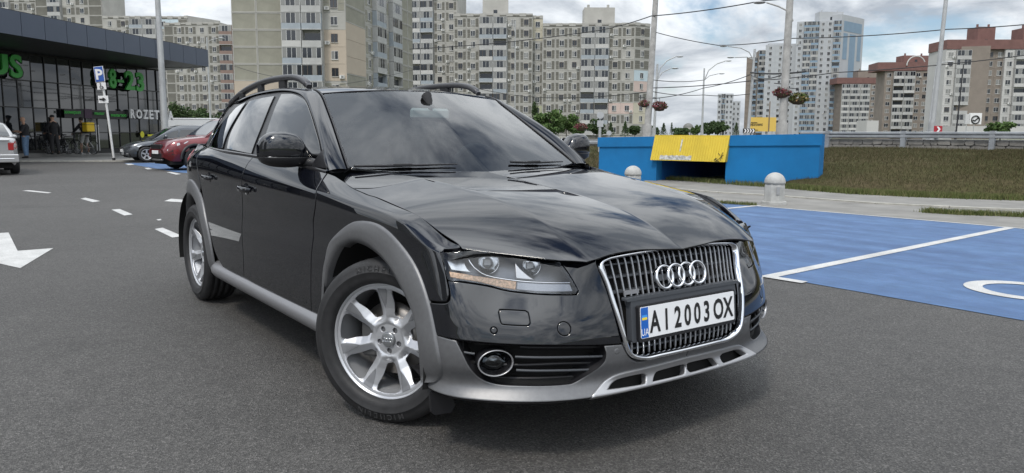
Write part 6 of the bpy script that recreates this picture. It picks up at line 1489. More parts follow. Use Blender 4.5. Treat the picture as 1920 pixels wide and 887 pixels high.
    s37 = SK.xz([(-3.62, .8)])[0][0]
    both('tail_light', trimmed(SK, smooth_poly([(s34+.02, .76), (s34-.02, .84), (s34+.05, .92), (s37+.10, .91), (s37+.12, .80)], (0, 1, 2, 3, 4)), step=.05, gap=0, off=.006), pmat('tail lamp red', (.22, .008, .01), .15, coat=1))
    mb = MB(); mb.box(-3.845, -3.835, -.26, .26, .70, .81); mb.build('rear_number_plate', WHITE, car)
    # ---------------- bumper (painted upper) with headlight below edge
    hl = P([(825.5, 480), (830, 472.5), (867.7, 471), (935, 477.5), (1003, 485.5), (1050, 490.5), (1066, 512), (1085, 545), (1081, 553), (1025.5, 552.8), (958, 547), (912.8, 536.5), (867.7, 529.5), (839, 526), (831.6, 496.4)])
    gr_px = [(1121.5, 500), (1122, 490), (1131, 484.5), (1149, 479.5), (1237, 466)]
    ghalf = P([(1178.6, 665.6), (1164, 627.5), (1149, 577.7), (1134.7, 533.8), (1121.5, 501), (1122.5, 490), (1131, 484)])
    bump = hl[8:14][::-1]+[]                                       # along the lamp bottom, outer to inner
    up = [hl[7], hl[6], hl[5]]
    top = P([(1052, 486.5), (1103, 489), (1119, 485)])
    b_in = P([(1120, 500), (1134, 533.8), (1148, 577.7), (1161, 625), (1166.5, 644.5)])
    b_low = P([(1132, 647), (1040, 648), (942, 645.6), (854, 636.5), (819, 628.5)])
    b_left = P([(800, 585), (803, 567)])
    b_seam = P([(838, 568), (844, 554), (839.5, 528)])
    pts = bump+up+top+b_in+b_low+b_left+b_seam
    nb = len(bump)
    bp_poly = smooth_poly(pts, (0, nb-1, nb, nb+2, nb+5, nb+10, nb+15, nb+16, nb+17))
    wash = smooth_poly(P([(937, 581), (985, 583), (990, 586), (994, 607), (990, 611), (945, 609), (939, 605), (935, 586)]), (), .006)
    towc = P([(1058, 617)])[0]; tow = circ_uv(SK, towc, .0235)
    sen = circ_uv(SK, P([(926, 620)])[0], .011, 18)
    bumper = both('front_bumper', trimmed(SK, bp_poly, [wash, tow, sen], step=.022, gap=.0013, rnd=.0028, drop=.001), PAINT)
    both('washer_cover', trimmed(SK, wash, step=.02, rnd=.0028, drop=.001, gap=.0012), PAINT, bumper)
    both('tow_cover', trimmed(SK, tow, step=.02, rnd=.0028, drop=.001, gap=.001), PAINT, bumper)
    both('parking_sensor', trimmed(SK, sen, step=.02, gap=.001, off=.001), PAINT, bumper)
    # ---------------- grey lower bumper
    vent_px = [(857, 638), (867, 661), (881.4, 689), (901.7, 709.5), (932, 719.7), (983, 722.7), (1054, 721), (1080, 715.6), (1114.8, 695.3), (1134, 677), (1136, 661), (1132.5, 648.5), (1040, 649.5), (942, 647)]
    vent = smooth_poly(P(vent_px), (0, 11), .012)
    g_edge = P([(1166.5, 645.5), (1178.6, 667), (1192, 677.5), (1208, 677.5)])
    mid_top = [(0.0, SK.yz([(0, .352)])[0][1])]
    low_mid = [(0.0, .247)]
    low = [(a, .247) for a in np.linspace(0, SK.xz([(.43, .25)])[0][0], 26)][1:]
    lt = P([(790, 700), (806, 640), (817, 629)])
    low = [p for p in low]
    pts = g_edge+[((g_edge[-1][0])*.5, mid_top[0][1]+.003)]+mid_top+low_mid+low+lt+P([(854, 637.5)])
    bl = smooth_poly(pts, (0, 5, 6, len(pts)-2, len(pts)-1))
    # close along the top of the vent: the panel runs from the outer part under the vent to the grille
    ventc = P([(1132, 648.2)])
    outerpoly = np.concatenate([smooth_poly(g_edge+[(g_edge[-1][0]*.5, mid_top[0][1]+.003)]+mid_top+low_mid+low+lt+P([(855, 638)]), (0, 5, 6, 7+len(low)-1), closed=False),
        smooth_poly(P([(855, 638)]+vent_px[1:11]+[(1132.5, 648.3)]), (0, 11), closed=False)[1:]])
    op1 = smooth_poly(P([(1138, 731), (1149, 716), (1167, 707.5), (1204, 699.5), (1209, 703), (1209, 717), (1203, 721)]), (0,), .008)
    op2 = smooth_poly(P([(1222, 716), (1226, 701), (1232, 695), (1278, 682.5), (1282, 685), (1282, 698), (1277, 703)]), (0,), .008)
    lower = both('lower_bumper', trimmed(SK, outerpoly, [inset(op1, -.004), inset(op2, -.004)], step=.02, depth=.02), TRIM)
    lipu = []
    for k in (0, 1):
        pass
    # underside of the lip
    us = np.linspace(0, SK.xz([(.43, .25)])[0][0], 40)
    e = SK(np.stack([us, np.full(40, .249)], 1)); rows = [e+[0, 0, -.001], e*[.995, .985, 1]+[-.012, 0, -.014], e*[1, .95, 1]+[-.09, 0, -.02], e*[1, .9, 1]+[-.30, 0, -.01]]
    full = [list(r)+[p*[1, -1, 1] for p in r[::-1]] for r in rows]
    strip('bumper_underside', full, BLACKP, car)
    # vent cavity, slats and fog light
    S5 = OffSurf(SK, -.085); S2 = OffSurf(SK, -.018)
    vi = inset(vent, -.03)
    both('vent_back', trimmed(S5, vi, step=.02, gap=0, rnd=.001), DARK, lower)
    def rim_of(poly, d0, d1, mat, name, par):
        a = SK(poly); n = surf_normals(SK, poly); rows = [list(a+n*d0)+[a[0]+n[0]*d0], list(a+n*d1)+[a[0]+n[0]*d1]]
        mb = MB(); m_ = len(rows[0]); mb.add(rows[0]+rows[1], [(i, i+1, m_+i+1, m_+i) for i in range(m_-1)], True)
        return mbboth(name, mb, mat, par)
    rim_of(vent, -.001, -.09, BLACKP, 'vent_wall', lower)
    def bar_px(pxs, off, r, mat, name, par, flat=1.0, n=10, tr=False):
        S = TrSurf(SK, off) if tr else OffSurf(SK, off); a = smooth_poly(S.px(pxs), (), .02, closed=False); mb = MB(); mb.tube(S(a), r, n); return mbboth(name, mb, mat, par)
    for pp in ([(966, 669), (1050, 670), (1129, 668)], [(968, 694), (1040, 695), (1107, 693)], [(867, 660), (890, 663.5)]):
        bar_px(pp, -.022, .0045, GRILLEG, 'vent_slat', lower)
    # horizontal shelves behind the slats
    for pp in ([(975, 650), (1050, 651), (1130, 650)], [(872, 676), (905, 681), (960, 684), (1040, 682), (1120, 680)], [(900, 704), (960, 709), (1040, 708), (1090, 704)]):
        bar_px(pp, -.045, .006, BLACKP, 'vent_slat', lower)
    fc = SK(np.array(P([(929, 683)])))[0]; fn = surf_normals(SK, np.array(P([(929, 683)])))[0]
    fdir = np.array([1, -.38, 0.0]); fdir /= np.linalg.norm(fdir)
    def oriented(mb, c, d, vs=1.0):
        d = np.asarray(d)/np.linalg.norm(d); a = np.cross([0, 0, 1.0], d); a /= np.linalg.norm(a); b = np.cross(d, a)
        M_ = MB(); M_.V = [tuple(np.asarray(c)+v[0]*a+v[1]*b*vs+v[2]*d) for v in map(np.asarray, mb.V)]; M_.F = mb.F; M_.S = mb.S; return M_
    fog = mbboth('fog_light', oriented(MB().lathe([(.062, -.05), (.062, -.004), (.060, .001)], 40), fc-fn*.012, fdir, .74), BLACKP, lower)
    # sub-sub parts stay at the same level under the lower bumper
    mbboth('fog_light_ring', oriented(MB().lathe([(.0615, -.006), (.064, 0), (.0635, .005), (.0605, .006), (.0585, .003), (.058, -.008)], 48), fc-fn*.010, fdir, .74), ALU, lower)
    mbboth('fog_light_bezel', oriented(MB().lathe([(.0585, -.002), (.050, -.018), (.043, -.026), (.040, -.045)], 40), fc-fn*.010, fdir, .74), GLOSSB, lower)
    mbboth('fog_light_reflector', oriented(MB().lathe([(.0405, -.028), (.030, -.052), (.014, -.064), (.001, -.066)], 32), fc-fn*.010, fdir, .74), REFLECT, lower)
    mbboth('fog_light_lens', oriented(MB().lathe([(.042, -.026), (.034, -.018), (.02, -.013), (.001, -.011)], 32), fc-fn*.010, fdir, .74), glass_mat('fog lens', (.35, .37, .38), 1.3), lower)
    c2 = P([(1157, 659)])[0]
    both('parking_sensor', trimmed(SK, circ_uv(SK, c2, .011, 18), step=.02, gap=.0, off=.0012), TRIM, lower)
    # ---------------- skid plate
    def mirs(pl):  return np.concatenate([pl, (pl*[-1, 1])[::-1]])
    class SkFull:
        flip = -1
        def __init__(s, base): s.base = base
        def __call__(s, uv):
            uv = np.atleast_2d(uv); q = uv.copy(); sg = np.sign(q[:, 0]); q[:, 0] = np.abs(q[:, 0]); p = s.base(q); p[:, 1] *= np.where(sg == 0, 1, sg); return p
    SKF = SkFull(SK)
    zt = .327
    ko = P([(1108, 744), (1113, 737), (1137, 711.5), (1161, 699.5), (1222, 685)])
    half = smooth_poly([(0, .2455)]+[(ko[0][0]*.5, .2455)]+[(ko[0][0], .247)]+ko[1:]+[(0, ko[-1][1]+.004)], (0, 2, 7), closed=False)
    sk_poly = mirs(half[1:-1][::-1] if False else half[:])
    # drop duplicated centre points
    keep = [sk_poly[0]]
    for p_ in sk_poly[1:]:
        if np.linalg.norm(p_-keep[-1]) > 1e-4: keep.append(p_)
    if np.linalg.norm(keep[0]-keep[-1]) < 1e-4: keep.pop()
    V, F, N = trimmed(SKF, np.array(keep), [op1, op1*[-1, 1], op2, op2*[-1, 1]], step=.016, gap=0, rnd=.006, drop=.005, depth=.03, off=.010)
    skid = mesh_obj('skid_plate', V, F, ALU, car, N)
    S4 = SkFull(OffSurf(SK, -.04))
    V, F, N = trimmed(S4, inset(np.array(keep), .006), step=.05, gap=0, rnd=.001)
    mesh_obj('skid_plate_back', V, F, DARK, skid, N)
    # ---------------- grille
    grille = empty('grille', parent=car)
    gh = [tuple(p) for p in P([(1192, 676), (1178.6, 666), (1164, 627.5), (1149, 577.7), (1134.7, 533.8), (1121.5, 503), (1122.5, 490.5), (1131, 485), (1149, 480), (1200, 472)])]
    zc_b, zc_t = gh[0][1]-.003, SK.px([(1258, 463)])[0][1]
    gcl = smooth_poly([(0, zc_b-.002), (gh[0][0]*.55, zc_b-.001), (gh[0][0]*.86, zc_b)]+gh[1:]+[(0, gh[-1][1]+.006)], (0, len(gh)+2), .01, closed=False)
    full = np.concatenate([gcl, (gcl*[-1, 1])[::-1][1:-1]])
    def ring_rows(prof):
        # prof: (inset, height) pairs across the frame
        rows = []
        for i_, h_ in prof:
            q_ = inset(full, i_); a = SKF(q_); n_ = surf_normals(SKF, np.where(np.abs(q_) < 1e-6, 1e-3, q_), -1); rows.append(list(a+n_*h_)+[a[0]+n_[0]*h_])
        return rows
    strip('grille_frame', ring_rows([(-.001, -.02), (0, .004), (.004, .010), (.012, .011), (.015, .007), (.016, -.012)]), CHROME, grille)
    # cavity behind
    Sb = SkFull(OffSurf(SK, -.07))
    V, F, N = trimmed(Sb, inset(full, .0), step=.06, gap=0, rnd=.001)
    mesh_obj('grille_back', V, F, DARK, grille, N)
    # plate position in the world
    PLX, PLZ, PLT = .861, .492, .087
    # slats
    gin = inset(full, .016)
    def zspan(s_):
        c = []
        for a, b in zip(gin, np.roll(gin, -1, 0)):
            if (a[0]-s_)*(b[0]-s_) <= 0 and abs(a[0]-b[0]) > 1e-9: c.append(a[1]+(b[1]-a[1])*(s_-a[0])/(b[0]-a[0]))
        return (min(c), max(c)) if c else None
    SG = SkFull(OffSurf(SK, -.020))
    smax = gin[:, 0].max()
    nsl = 25
    for k in range(nsl):
        s_ = -smax*.965+2*smax*.965*k/(nsl-1)
        sp = zspan(s_)
        if not sp or sp[1]-sp[0] < .02: continue
        vv = np.linspace(sp[0], sp[1], 16); 
        mb = MB(); a = SG(np.stack([np.full(16, s_), vv], 1)); w = .0028
        V = []; 
        for p_ in a: V += [p_+[-.009, -w*.4, 0], p_+[-.002, -w, 0], p_+[.001, -w*.5, 0], p_+[.001, w*.5, 0], p_+[-.002, w, 0], p_+[-.009, w*.4, 0]]
        F = [(i*6+j, i*6+j+1, i*6+6+j+1, i*6+6+j) for i in range(15) for j in range(5)]
        mb.add(V, F); mb.build('grille_slat', pmat('grille slat silver', (.40, .41, .43), .3, .8), grille)
    SH = SkFull(OffSurf(SK, -.027))
    for z_ in (.70, .655, .605, .425, .395):
        row = [p for p in np.linspace(-smax, smax, 60) if (zspan(p) and zspan(p)[0] < z_ < zspan(p)[1])]
        if len(row) < 2: continue
        a = SH(np.stack([np.array(row), np.full(len(row), z_)], 1)); mb = MB(); V = []
        for p_ in a: V += [p_+[0, 0, -.003], p_+[0, 0, .003], p_+[-.03, 0, .003], p_+[-.03, 0, -.003]]
        mb.add(V, [(i*4+j, i*4+(j+1) % 4, i*4+4+(j+1) % 4, i*4+4+j) for i in range(len(row)-1) for j in range(4)]); mb.build('grille_crossbar', GRILLEG, grille)
    # emblem rings
    ec = SK.yz([(-.001, .625)])[0]; pc = SK(np.array([ec]))[0]; nn = surf_normals(SK, np.array([[.01, ec[1]]]))[0]; nn[1] = 0; nn /= np.linalg.norm(nn)
    upv = np.array([-nn[2], 0, nn[0]]); pc = pc-nn*.004+upv*.012
    for k in range(4):
        c = pc+np.array([0, -.0905+k*.0603, 0])+nn*(.0015 if k % 2 else 0)
        V = []; F = []; nu, nv = 48, 10
        for i in range(nu):
            w = 2*math.pi*i/nu
            for j in range(nv):
                t = 2*math.pi*j/nv; r = .0425+.0062*math.cos(t); h = .0085*math.sin(t)
                V.append(c+r*math.cos(w)*np.array([0, 1, 0])+r*math.sin(w)*upv+h*nn)
        for i in range(nu):
            for j in range(nv): F.append((i*nv+j, ((i+1) % nu)*nv+j, ((i+1) % nu)*nv+(j+1) % nv, i*nv+(j+1) % nv))
        mesh_obj('emblem_ring', V, F, CHROME, grille, smooth=True)
    mb = MB()
    mb.box(-.012, 0, -.135, .135, -.012, .012); q = MB(); q.V = [tuple(pc-nn*.012+np.array([0, v[1], 0])+v[2]*upv+v[0]*nn) for v in mb.V]; q.F = mb.F; q.S = mb.S
    q.build('emblem_mount', GRILLEG, grille)
    # quattro-style script badge
    bc = SK(np.array(P([(1183, 547)])))[0]+[.004, 0, 0]
    mb = MB(); mb.box(-.004, 0, -.037, .037, -.0075, .0075); q = MB(); q.V = [tuple(bc+np.array([v[0]-v[2]*.09, v[1], v[2]])) for v in mb.V]; q.F = mb.F; q.S = mb.S
    badge = q.build('script_badge', ALU, grille)
    V, F = text_mesh('quattro', .0135, .0004, 1.25)
    # number plate
    def plate_pt(y, z, h): return (PLX+.002-PLT*z+h, y, PLZ+z)
    plate = empty('number_plate', parent=car)
    mb = MB(); n_ = 8
    def rrect(w, h, r, n=5):
        o = []
        for cx, cy, a0 in ((w-r, h-r, 0), (-w+r, h-r, 90), (-w+r, -h+r, 180), (w-r, -h+r, 270)):
            for k in range(n+1): a = math.radians(a0+90*k/n); o.append((cx+r*math.cos(a), cy+r*math.sin(a)))
        return o
    MB().prism(rrect(.268, .0655, .008), -.014, 0, lambda a, b, h: plate_pt(a, b-.004, h)).build('plate_frame', BLACKP, plate)
    MB().prism(rrect(.2605, .0565, .006), .0002, .002, lambda a, b, h: plate_pt(a, b, h)).build('plate_face', WHITE, plate)
    MB().prism([(-.2585, -.0545), (-.222, -.0545), (-.222, .0545), (-.2585, .0545)], .0021, .0026, lambda a, b, h: plate_pt(a, b, h)).build('country_band', PLBLUE, plate)
    MB().prism([(-.2535, .019), (-.2275, .019), (-.2275, .0275), (-.2535, .0275)], .0027, .0030, lambda a, b, h: plate_pt(a, b, h)).build('flag_upper', pmat('flag blue', (.05, .30, .75), .4), plate)
    MB().prism([(-.2535, .010), (-.2275, .010), (-.2275, .0189), (-.2535, .0189)], .0027, .0030, lambda a, b, h: plate_pt(a, b, h)).build('flag_lower', PLYEL, plate)
    V, F = text_mesh('UA', .036, .0003, .78)
    mesh_obj('country_code', [plate_pt(x-.2405, y-.046, .0031) for x, y, z in V], F, WHITE, plate)
    for ch, cy in zip('AI2003OX', (-.188, -.128, -.067, -.013, .041, .095, .164, .222)):
        V, F = text_mesh(ch, .108, .0030, .70)
        mesh_obj('plate_character', [plate_pt(x+cy, y-.0385, .0031) for x, y, z in V], F, PLBLK, plate)
    # bracket behind the plate
    MB().prism(rrect(.29, .076, .01), -.04, -.0145, lambda a, b, h: plate_pt(a, b+.006, h)).build('plate_bracket', GRILLEG, grille)
    MB().prism(rrect(.31, .006, .004), -.04, -.012, lambda a, b, h: plate_pt(a, b+.086, h)).build('bracket_lip', GRILLEG, grille)
    # ---------------- headlight
    hlr = smooth_poly(hl, (5, 7), .01)
    headl = both('headlight', trimmed(SK, hlr, step=.02, gap=.003, rnd=.002, drop=.0008, depth=.005), LENS)
    Sh = TrSurf(SK, -.10)
    both('lamp_housing', trimmed(Sh, inset(hlr, -.004), step=.03, gap=0, rnd=.001), LAMPGREY, headl)
    le = inset(hlr, .0035); a = SK(le); mb = MB(); m_ = len(a); mb.add(list(a+LAMPDIR*.004)+list(a+LAMPDIR*.101), [(i, (i+1) % m_, m_+(i+1) % m_, m_+i) for i in range(m_)], True); mbboth('lamp_edge', mb, GLOSSB, headl)
    def patch(off, pxs, mat, name, corners=(), th=.004, par=headl):
        S = TrSurf(SK, off); poly = smooth_poly(S.px(pxs), corners, .008); return both(name, trimmed(S, poly, step=.015, gap=0, rnd=.002, drop=.001, depth=th), mat, par)
    patch(-.016, [(842, 509), (868, 513), (894.7, 517.8), (935, 524), (968, 528), (966, 543), (935, 537.5), (890, 527), (845, 519.5)], AMBER, 'indicator_strip', (0, 4, 5, 8))
    patch(-.018, [(970, 528.5), (1025, 532), (1068, 532.5), (1074, 546), (1020, 547), (968, 543)], pmat('lamp strip pale', (.30, .32, .36), .2, .3), 'position_strip', (0, 2, 3, 5))
    bar_px([(876.7, 481), (881, 491), (889, 502), (903, 512.5), (926, 520), (969, 526.5), (1025.5, 530), (1068, 530)], -.016, .0032, CHROME, 'chrome_brow', headl, n=8, tr=True)
    patch(-.020, [(966, 493), (975, 504), (990, 517), (1002, 525), (968, 522), (967, 508)], LAMPC2, 'chrome_fin', (0, 3, 4))
    patch(-.045, [(842, 474), (862, 471.5), (873, 498), (884, 511), (846, 506), (836, 484)], pmat('lamp reflector pale', (.6, .62, .64), .25, .7), 'corner_reflector', (0, 1, 3, 4))
    fwd = np.array([1, -.25, .02]); fwd /= np.linalg.norm(fwd)
    for u_, v_, r_ in ((912, 491, .038), (992, 497, .033)):
        c = TrSurf(SK, -.060); cc = c(np.array(c.px([(u_, v_)])))[0]
        mbboth('lamp_bowl', (oriented(MB().lathe([(r_, .024), (r_*.93, .010), (r_*.75, -.008), (r_*.45, -.018), (.001, -.022)], 32), cc, fwd)), REFLECT, headl)
        mbboth('lamp_ring', (oriented(MB().lathe([(r_*1.0, .022), (r_*1.06, .026), (r_*1.06, .020)], 32), cc, fwd)), CHROME, headl)
        mbboth('lamp_shield', oriented(MB().box(-.012, .012, -.010, .010, -.004, .010), cc, fwd), WHITE, headl)
    # ---------------- inner dark shell to close the gaps
    us = np.linspace(0, KS[-1], 150); vs_ = np.linspace(.262, .995, 34); SI = OffSurf(SK, -.03)
    g = np.stack(np.meshgrid(us, vs_, indexing='ij'), -1).reshape(-1, 2); PI_ = SI(g)
    V = PI_.reshape(len(us), len(vs_), 3); hls = inset(hlr, -.01); vns = vent; grs = gcl
    F = []; gm = g.reshape(len(us), len(vs_), 2)
    for i in range(len(us)-1):
        for j in range(len(vs_)-1):
            c = V[i:i+2, j:j+2].reshape(-1, 3).mean(0); uvc = gm[i:i+2, j:j+2].reshape(-1, 2).mean(0)[None]
            if min(math.hypot(c[0], c[2]-.335), math.hypot(c[0]+2.805, c[2]-.335)) < .445 and c[1] < -.6: continue
            if c[0] > .3 and (inside(hls, uvc)[0] or inside(vns, uvc)[0] or uvc[0, 0] < .47): continue
            F.append((i*len(vs_)+j, (i+1)*len(vs_)+j, (i+1)*len(vs_)+j+1, i*len(vs_)+j+1))
    mb = MB(); mb.add(V.reshape(-1, 3), F); mb2 = mb.mirror_y(); mb.add(mb2.V, mb2.F); mb.build('inner_body', DARK, car)
    # hood underside
    V, F = tri_region(inset(poly, .035), (), .08); q = HF(V)-[0, 0, .03]
    mesh_obj('engine_bay', q, F, DARK, car)
    # floor
    mb = MB(); mb.box(-3.6, .60, -.74, .74, .20, .24); mb.build('underbody', DARK, car)
    # ---------------- glass: windscreen
    class WF:
        flip = 1
        def __call__(s, uv):
            uv = np.atleast_2d(uv); q = uv.copy(); sg = np.sign(q[:, 1]); q[:, 1] = np.abs(q[:, 1]); p = WIND(q); p[:, 1] *= np.where(sg == 0, 1, sg); return p
    WFF = WF()
    def fullpoly(half): return np.concatenate([half, (half*[1, -1])[::-1]])
    wh = smooth_poly([(0.0, 1e-4), (0.0, .35), (0.0, .68), (.02, .695), (.83, .695), (.846, .68), (.848, .35), (.848, 1e-4)], (0, 7), .03, closed=False)
    V, F, N = trimmed(WFF, fullpoly(wh), step=.05, gap=.002, rnd=.004, depth=.005); wso = mesh_obj('windscreen', V, F, GLASS_F, car, N)
    # black border of the windscreen (printed band) just under the glass
    class WB(WF):
        def __call__(s, uv):
            e = 1e-3; p = WF.__call__(s, uv); return p-[.004, 0, .006]
    inn = smooth_poly([(.12, 1e-4), (.115, .35), (.11, .62), (.14, .655), (.78, .655), (.815, .63), (.82, .35), (.82, 1e-4)], (0, 7), .03, closed=False)
    V, F, N = trimmed(WB(), fullpoly(wh), [fullpoly(inn)], step=.05, gap=.002, rnd=.001, depth=.002); mesh_obj('windscreen_border', V, F, GLOSSB, wso, N)
    # cowl panel and wipers
    rows = []
    for t in np.linspace(0, 1, 5):
        r = []
        for y in np.linspace(-.70, .70, 25):
            a = abs(y)/.70; xw = -.47-.161*a**1.8; zw = .960+.039*a**1.8; xh = -.56-.065*a**2; zh = .945+.03*a**2
            r.append((xw-.03*t+.0*a+(-.08)*(0)+(.10-.04*a)*t*0+(-.10*(1-t)*0)+(.14-.09*a)*(t-.0)*-.6, y, zw-.012-(zw-zh)*t*.7))
        rows.append(r)
    strip('cowl', rows, BLACKP, car)
    wn = np.concatenate([WP[:, :0:-1], WP*[1, -1, 1]], 1); WFULL = Surf(wn, [0, .27, .56, .85], [-.70, -.51, -.27, 0, .27, .51, .70], nat_basis, nat_basis, -1); W3 = OffSurf(WFULL, .012)
    for pa in ([(664, 311.5), (720, 311), (790, 309.5), (857, 307.5)], [(957, 303.5), (985, 304.5), (1015, 304.5), (1055, 303)]):
        pts = [W3(np.array([q_]))[0] for q_ in W3.px(pa)]
        mb = MB(); mb.tube(pts, [.006, .007, .006, .003], 8); wp = mb.build('wiper', BLACKP, car)
        mb = MB(); mb.bbox(-.05, .05, -.008, .008, -.006, .010, .004); q_ = mb.build('wiper_joint', BLACKP, wp); q_.location = tuple((pts[1]+pts[2])/2); d_ = pts[2]-pts[1]; q_.rotation_euler = (0, 0, math.atan2(d_[1], d_[0]))
    # ---------------- roof
    class RF:
        flip = 1
        def __call__(s, uv):
            uv = np.atleast_2d(uv); q = uv.copy(); sg = np.sign(q[:, 1]); q[:, 1] = np.abs(q[:, 1]); p = ROOF(q); p[:, 1] *= np.where(sg == 0, 1, sg); return p
    rh = smooth_poly([(0, 1e-4), (0, .3), (0, .566), (1.0, .568), (2.2, .568), (2.22, .3), (2.22, 1e-4)], (0, 2, 4, 6), .04, closed=False)
    V, F, N = trimmed(RF(), fullpoly(rh), step=.06); mesh_obj('roof', V, F, PAINT, car, N)
    # ---------------- side windows
    G = SIDE.px
    def glass(name, pxs, corners, par, extra=()):
        pl = smooth_poly(G(pxs)+list(extra), corners, .015); return both(name, trimmed(SIDE, pl, step=.05, gap=0, rnd=.003, drop=.001, depth=.004, off=-.006), GLASS_S, par)
    glass('window', [(526, 174.5), (546.3, 174.5), (560, 180), (571, 189), (580, 212), (590.5, 247), (597.5, 274), (603, 307), (573, 309), (485, 290)], (0, 7, 9), frontdoor)
    glass('window', [(466.5, 188), (490, 182), (513, 178), (494, 222), (469, 288), (440, 282), (423, 278.5), (433.5, 242)], (0, 2, 4, 6), reardoor)
    qg = both('quarter_window', trimmed(SIDE, smooth_poly(G([(461, 190), (442, 201), (417, 228), (397, 255), (386, 275.5), (415, 278), (428, 243)]), (0, 4, 5), .015), step=.05, gap=0, rnd=.003, depth=.004, off=-.003), GLASS_S)
    dlo_top = [(613, 321), (608.5, 297), (603, 269), (597, 243), (591, 224), (584, 206.5), (575, 188), (562, 175.5), (546, 169.5), (526, 168), (499, 171.5), (466, 180.5), (442, 191.5), (417, 212), (397, 239), (382, 268)]
    dt = [np.array(p) for p in G(dlo_top)]
    dlo = smooth_poly([tuple(p) for p in dt]+[(dt[-1][0]+.06, 1.055), (2.4, 1.045), (1.9, 1.035), (1.2, 1.008), (.60, .985)], (0, 15, 16, 20), .02)
    both('window_surround', trimmed(SIDE, dlo, step=.05, gap=0, rnd=.003, depth=.004, off=-.013), pmat('window surround black', (.010, .010, .011), .32))
    # belt strip
    Sb_ = OffSurf(SIDE, .006)
    bl_ = smooth_poly(Sb_.px([(613, 322), (573, 312), (520, 301), (480, 292.5), (420, 283)])+[(2.66, 1.06)], (), .03, closed=False)
    n_ = len(bl_); a = SIDE(bl_); rows = []
    for dz, dy in ((-.012, .0), (-.010, .010), (.004, .011), (.008, .002)): rows.append(list(a+[0, -dy, dz]))
    mb = MB(); [mb.add(sum([rows[i], rows[i+1]], []), [(k, k+1, n_+k+1, n_+k) for k in range(n_-1)], True) for i in range(3)]
    mbboth('belt_trim', mb, pmat('belt trim dark', (.05, .05, .055), .3, .6))
    # ---------------- A pillar and cant rail strip
    inner = [(-.625, .705, .993), (-.74, .682, 1.068), (-.86, .655, 1.143), (-.98, .628, 1.216), (-1.10, .603, 1.288), (-1.20, .584, 1.348), (-1.29, .576, 1.385), (-1.42, .572, 1.401), (-1.65, .570, 1.412), (-1.95, .567, 1.418), (-2.3, .560, 1.413), (-2.6, .550, 1.400), (-2.9, .537, 1.372), (-3.15, .522, 1.332), (-3.42, .50, 1.275)]
    inner = smooth_poly(inner, (), .03, closed=False) if False else np.array(inner)
    from_i = nat_basis(np.arange(15), np.linspace(0, 14, 90))@inner
    oc = SIDE(np.array(dt)); oc[:, 1] *= -1
    tail = np.array(oc)
    outer = nat_basis(np.arange(16), np.linspace(0, 15, 90))@tail
    dn = nat_basis(np.arange(15), np.linspace(0, 14, 900))@inner; idx = []
    for i in range(90): idx.append(np.argmin(((dn-outer[i])**2).sum(1)))
    idx = np.maximum.accumulate(np.array(idx, float)); idx[0] = 0; idx[-1] = 899
    for _ in range(12): idx[1:-1] = (idx[:-2]+2*idx[1:-1]+idx[2:])/4
    from_i = dn[np.clip(np.round(idx).astype(int), 0, 899)]
    rows = []
    for w, h in ((-.02, -.006), (0, .0), (.12, .005), (.35, .010), (.65, .010), (.88, .005), (1.0, 0.0), (1.03, -.012)):
        r = []
        for i in range(90):
            o_, n_i = outer[i], from_i[i]; d = n_i-o_; t_ = outer[min(i+1, 89)]-outer[max(i-1, 0)]
            nrm = np.cross(t_, d); nrm /= np.linalg.norm(nrm)+1e-12
            if nrm[1]+1.2*nrm[2] < 0: nrm = -nrm
            p_ = o_+d*w+nrm*h; r.append((p_[0], -p_[1], p_[2]))
        rows.append(r)
    mb = MB(); nn_ = 90
    for i in range(len(rows)-1): mb.add(rows[i]+rows[i+1], [(k, k+1, nn_+k+1, nn_+k) for k in range(nn_-1)], True)
    # weld by rebuilding as one grid so that shading is smooth
    mb = MB(); mb.add(sum(rows, []), [(i*nn_+k, i*nn_+k+1, (i+1)*nn_+k+1, (i+1)*nn_+k) for i in range(len(rows)-1) for k in range(nn_-1)], True)
    mbboth('roof_pillar', mb, PAINT)
    rin = []
    for w in (-.02, .5, 1.02):
        r = []
        for i in range(90):
            p_ = outer[i]+(from_i[i]-outer[i])*w; k_ = np.array([p_[0]-.02, p_[1]-.022, p_[2]-.012]); r.append((k_[0], -k_[1], k_[2]))
        rin.append(r)
    mb = MB(); mb.add(sum(rin, []), [(i*90+k, i*90+k+1, (i+1)*90+k+1, (i+1)*90+k) for i in range(2) for k in range(89)], True); mbboth('pillar_lining', mb, CABIN)
    # windscreen seal
    mb = MB(); mb.tube([(p[0]+.004, -p[1]+.004, p[2]+.002) for p in from_i[:42]], .006, 6); mbboth('windscreen_seal', mb, BLACKP)
    # D pillar
    dp = smooth_poly([(dt[-1][0]-.02, 1.05), tuple(dt[-1]), tuple(dt[-2]), (3.2, 1.24), (3.46, 1.20), (3.50, 1.05)], (0, 4, 5), .03)
    both('rear_pillar', trimmed(SIDE, dp, step=.05, gap=0, rnd=.003, depth=.01, off=-.002), PAINT)
    # ---------------- roof rails
    rail = [(-1.43, .566, 1.418), (-1.47, .567, 1.440), (-1.53, .568, 1.462), (-1.64, .568, 1.480), (-1.80, .567, 1.488), (-2.05, .565, 1.489), (-2.3, .561, 1.478), (-2.55, .556, 1.455), (-2.75, .551, 1.425), (-2.95, .545, 1.385), (-3.05, .54, 1.36)]
    c = nat_basis(np.arange(11), np.linspace(0, 10, 60))@np.array(rail); c[:, 1] *= -1
    rows = []
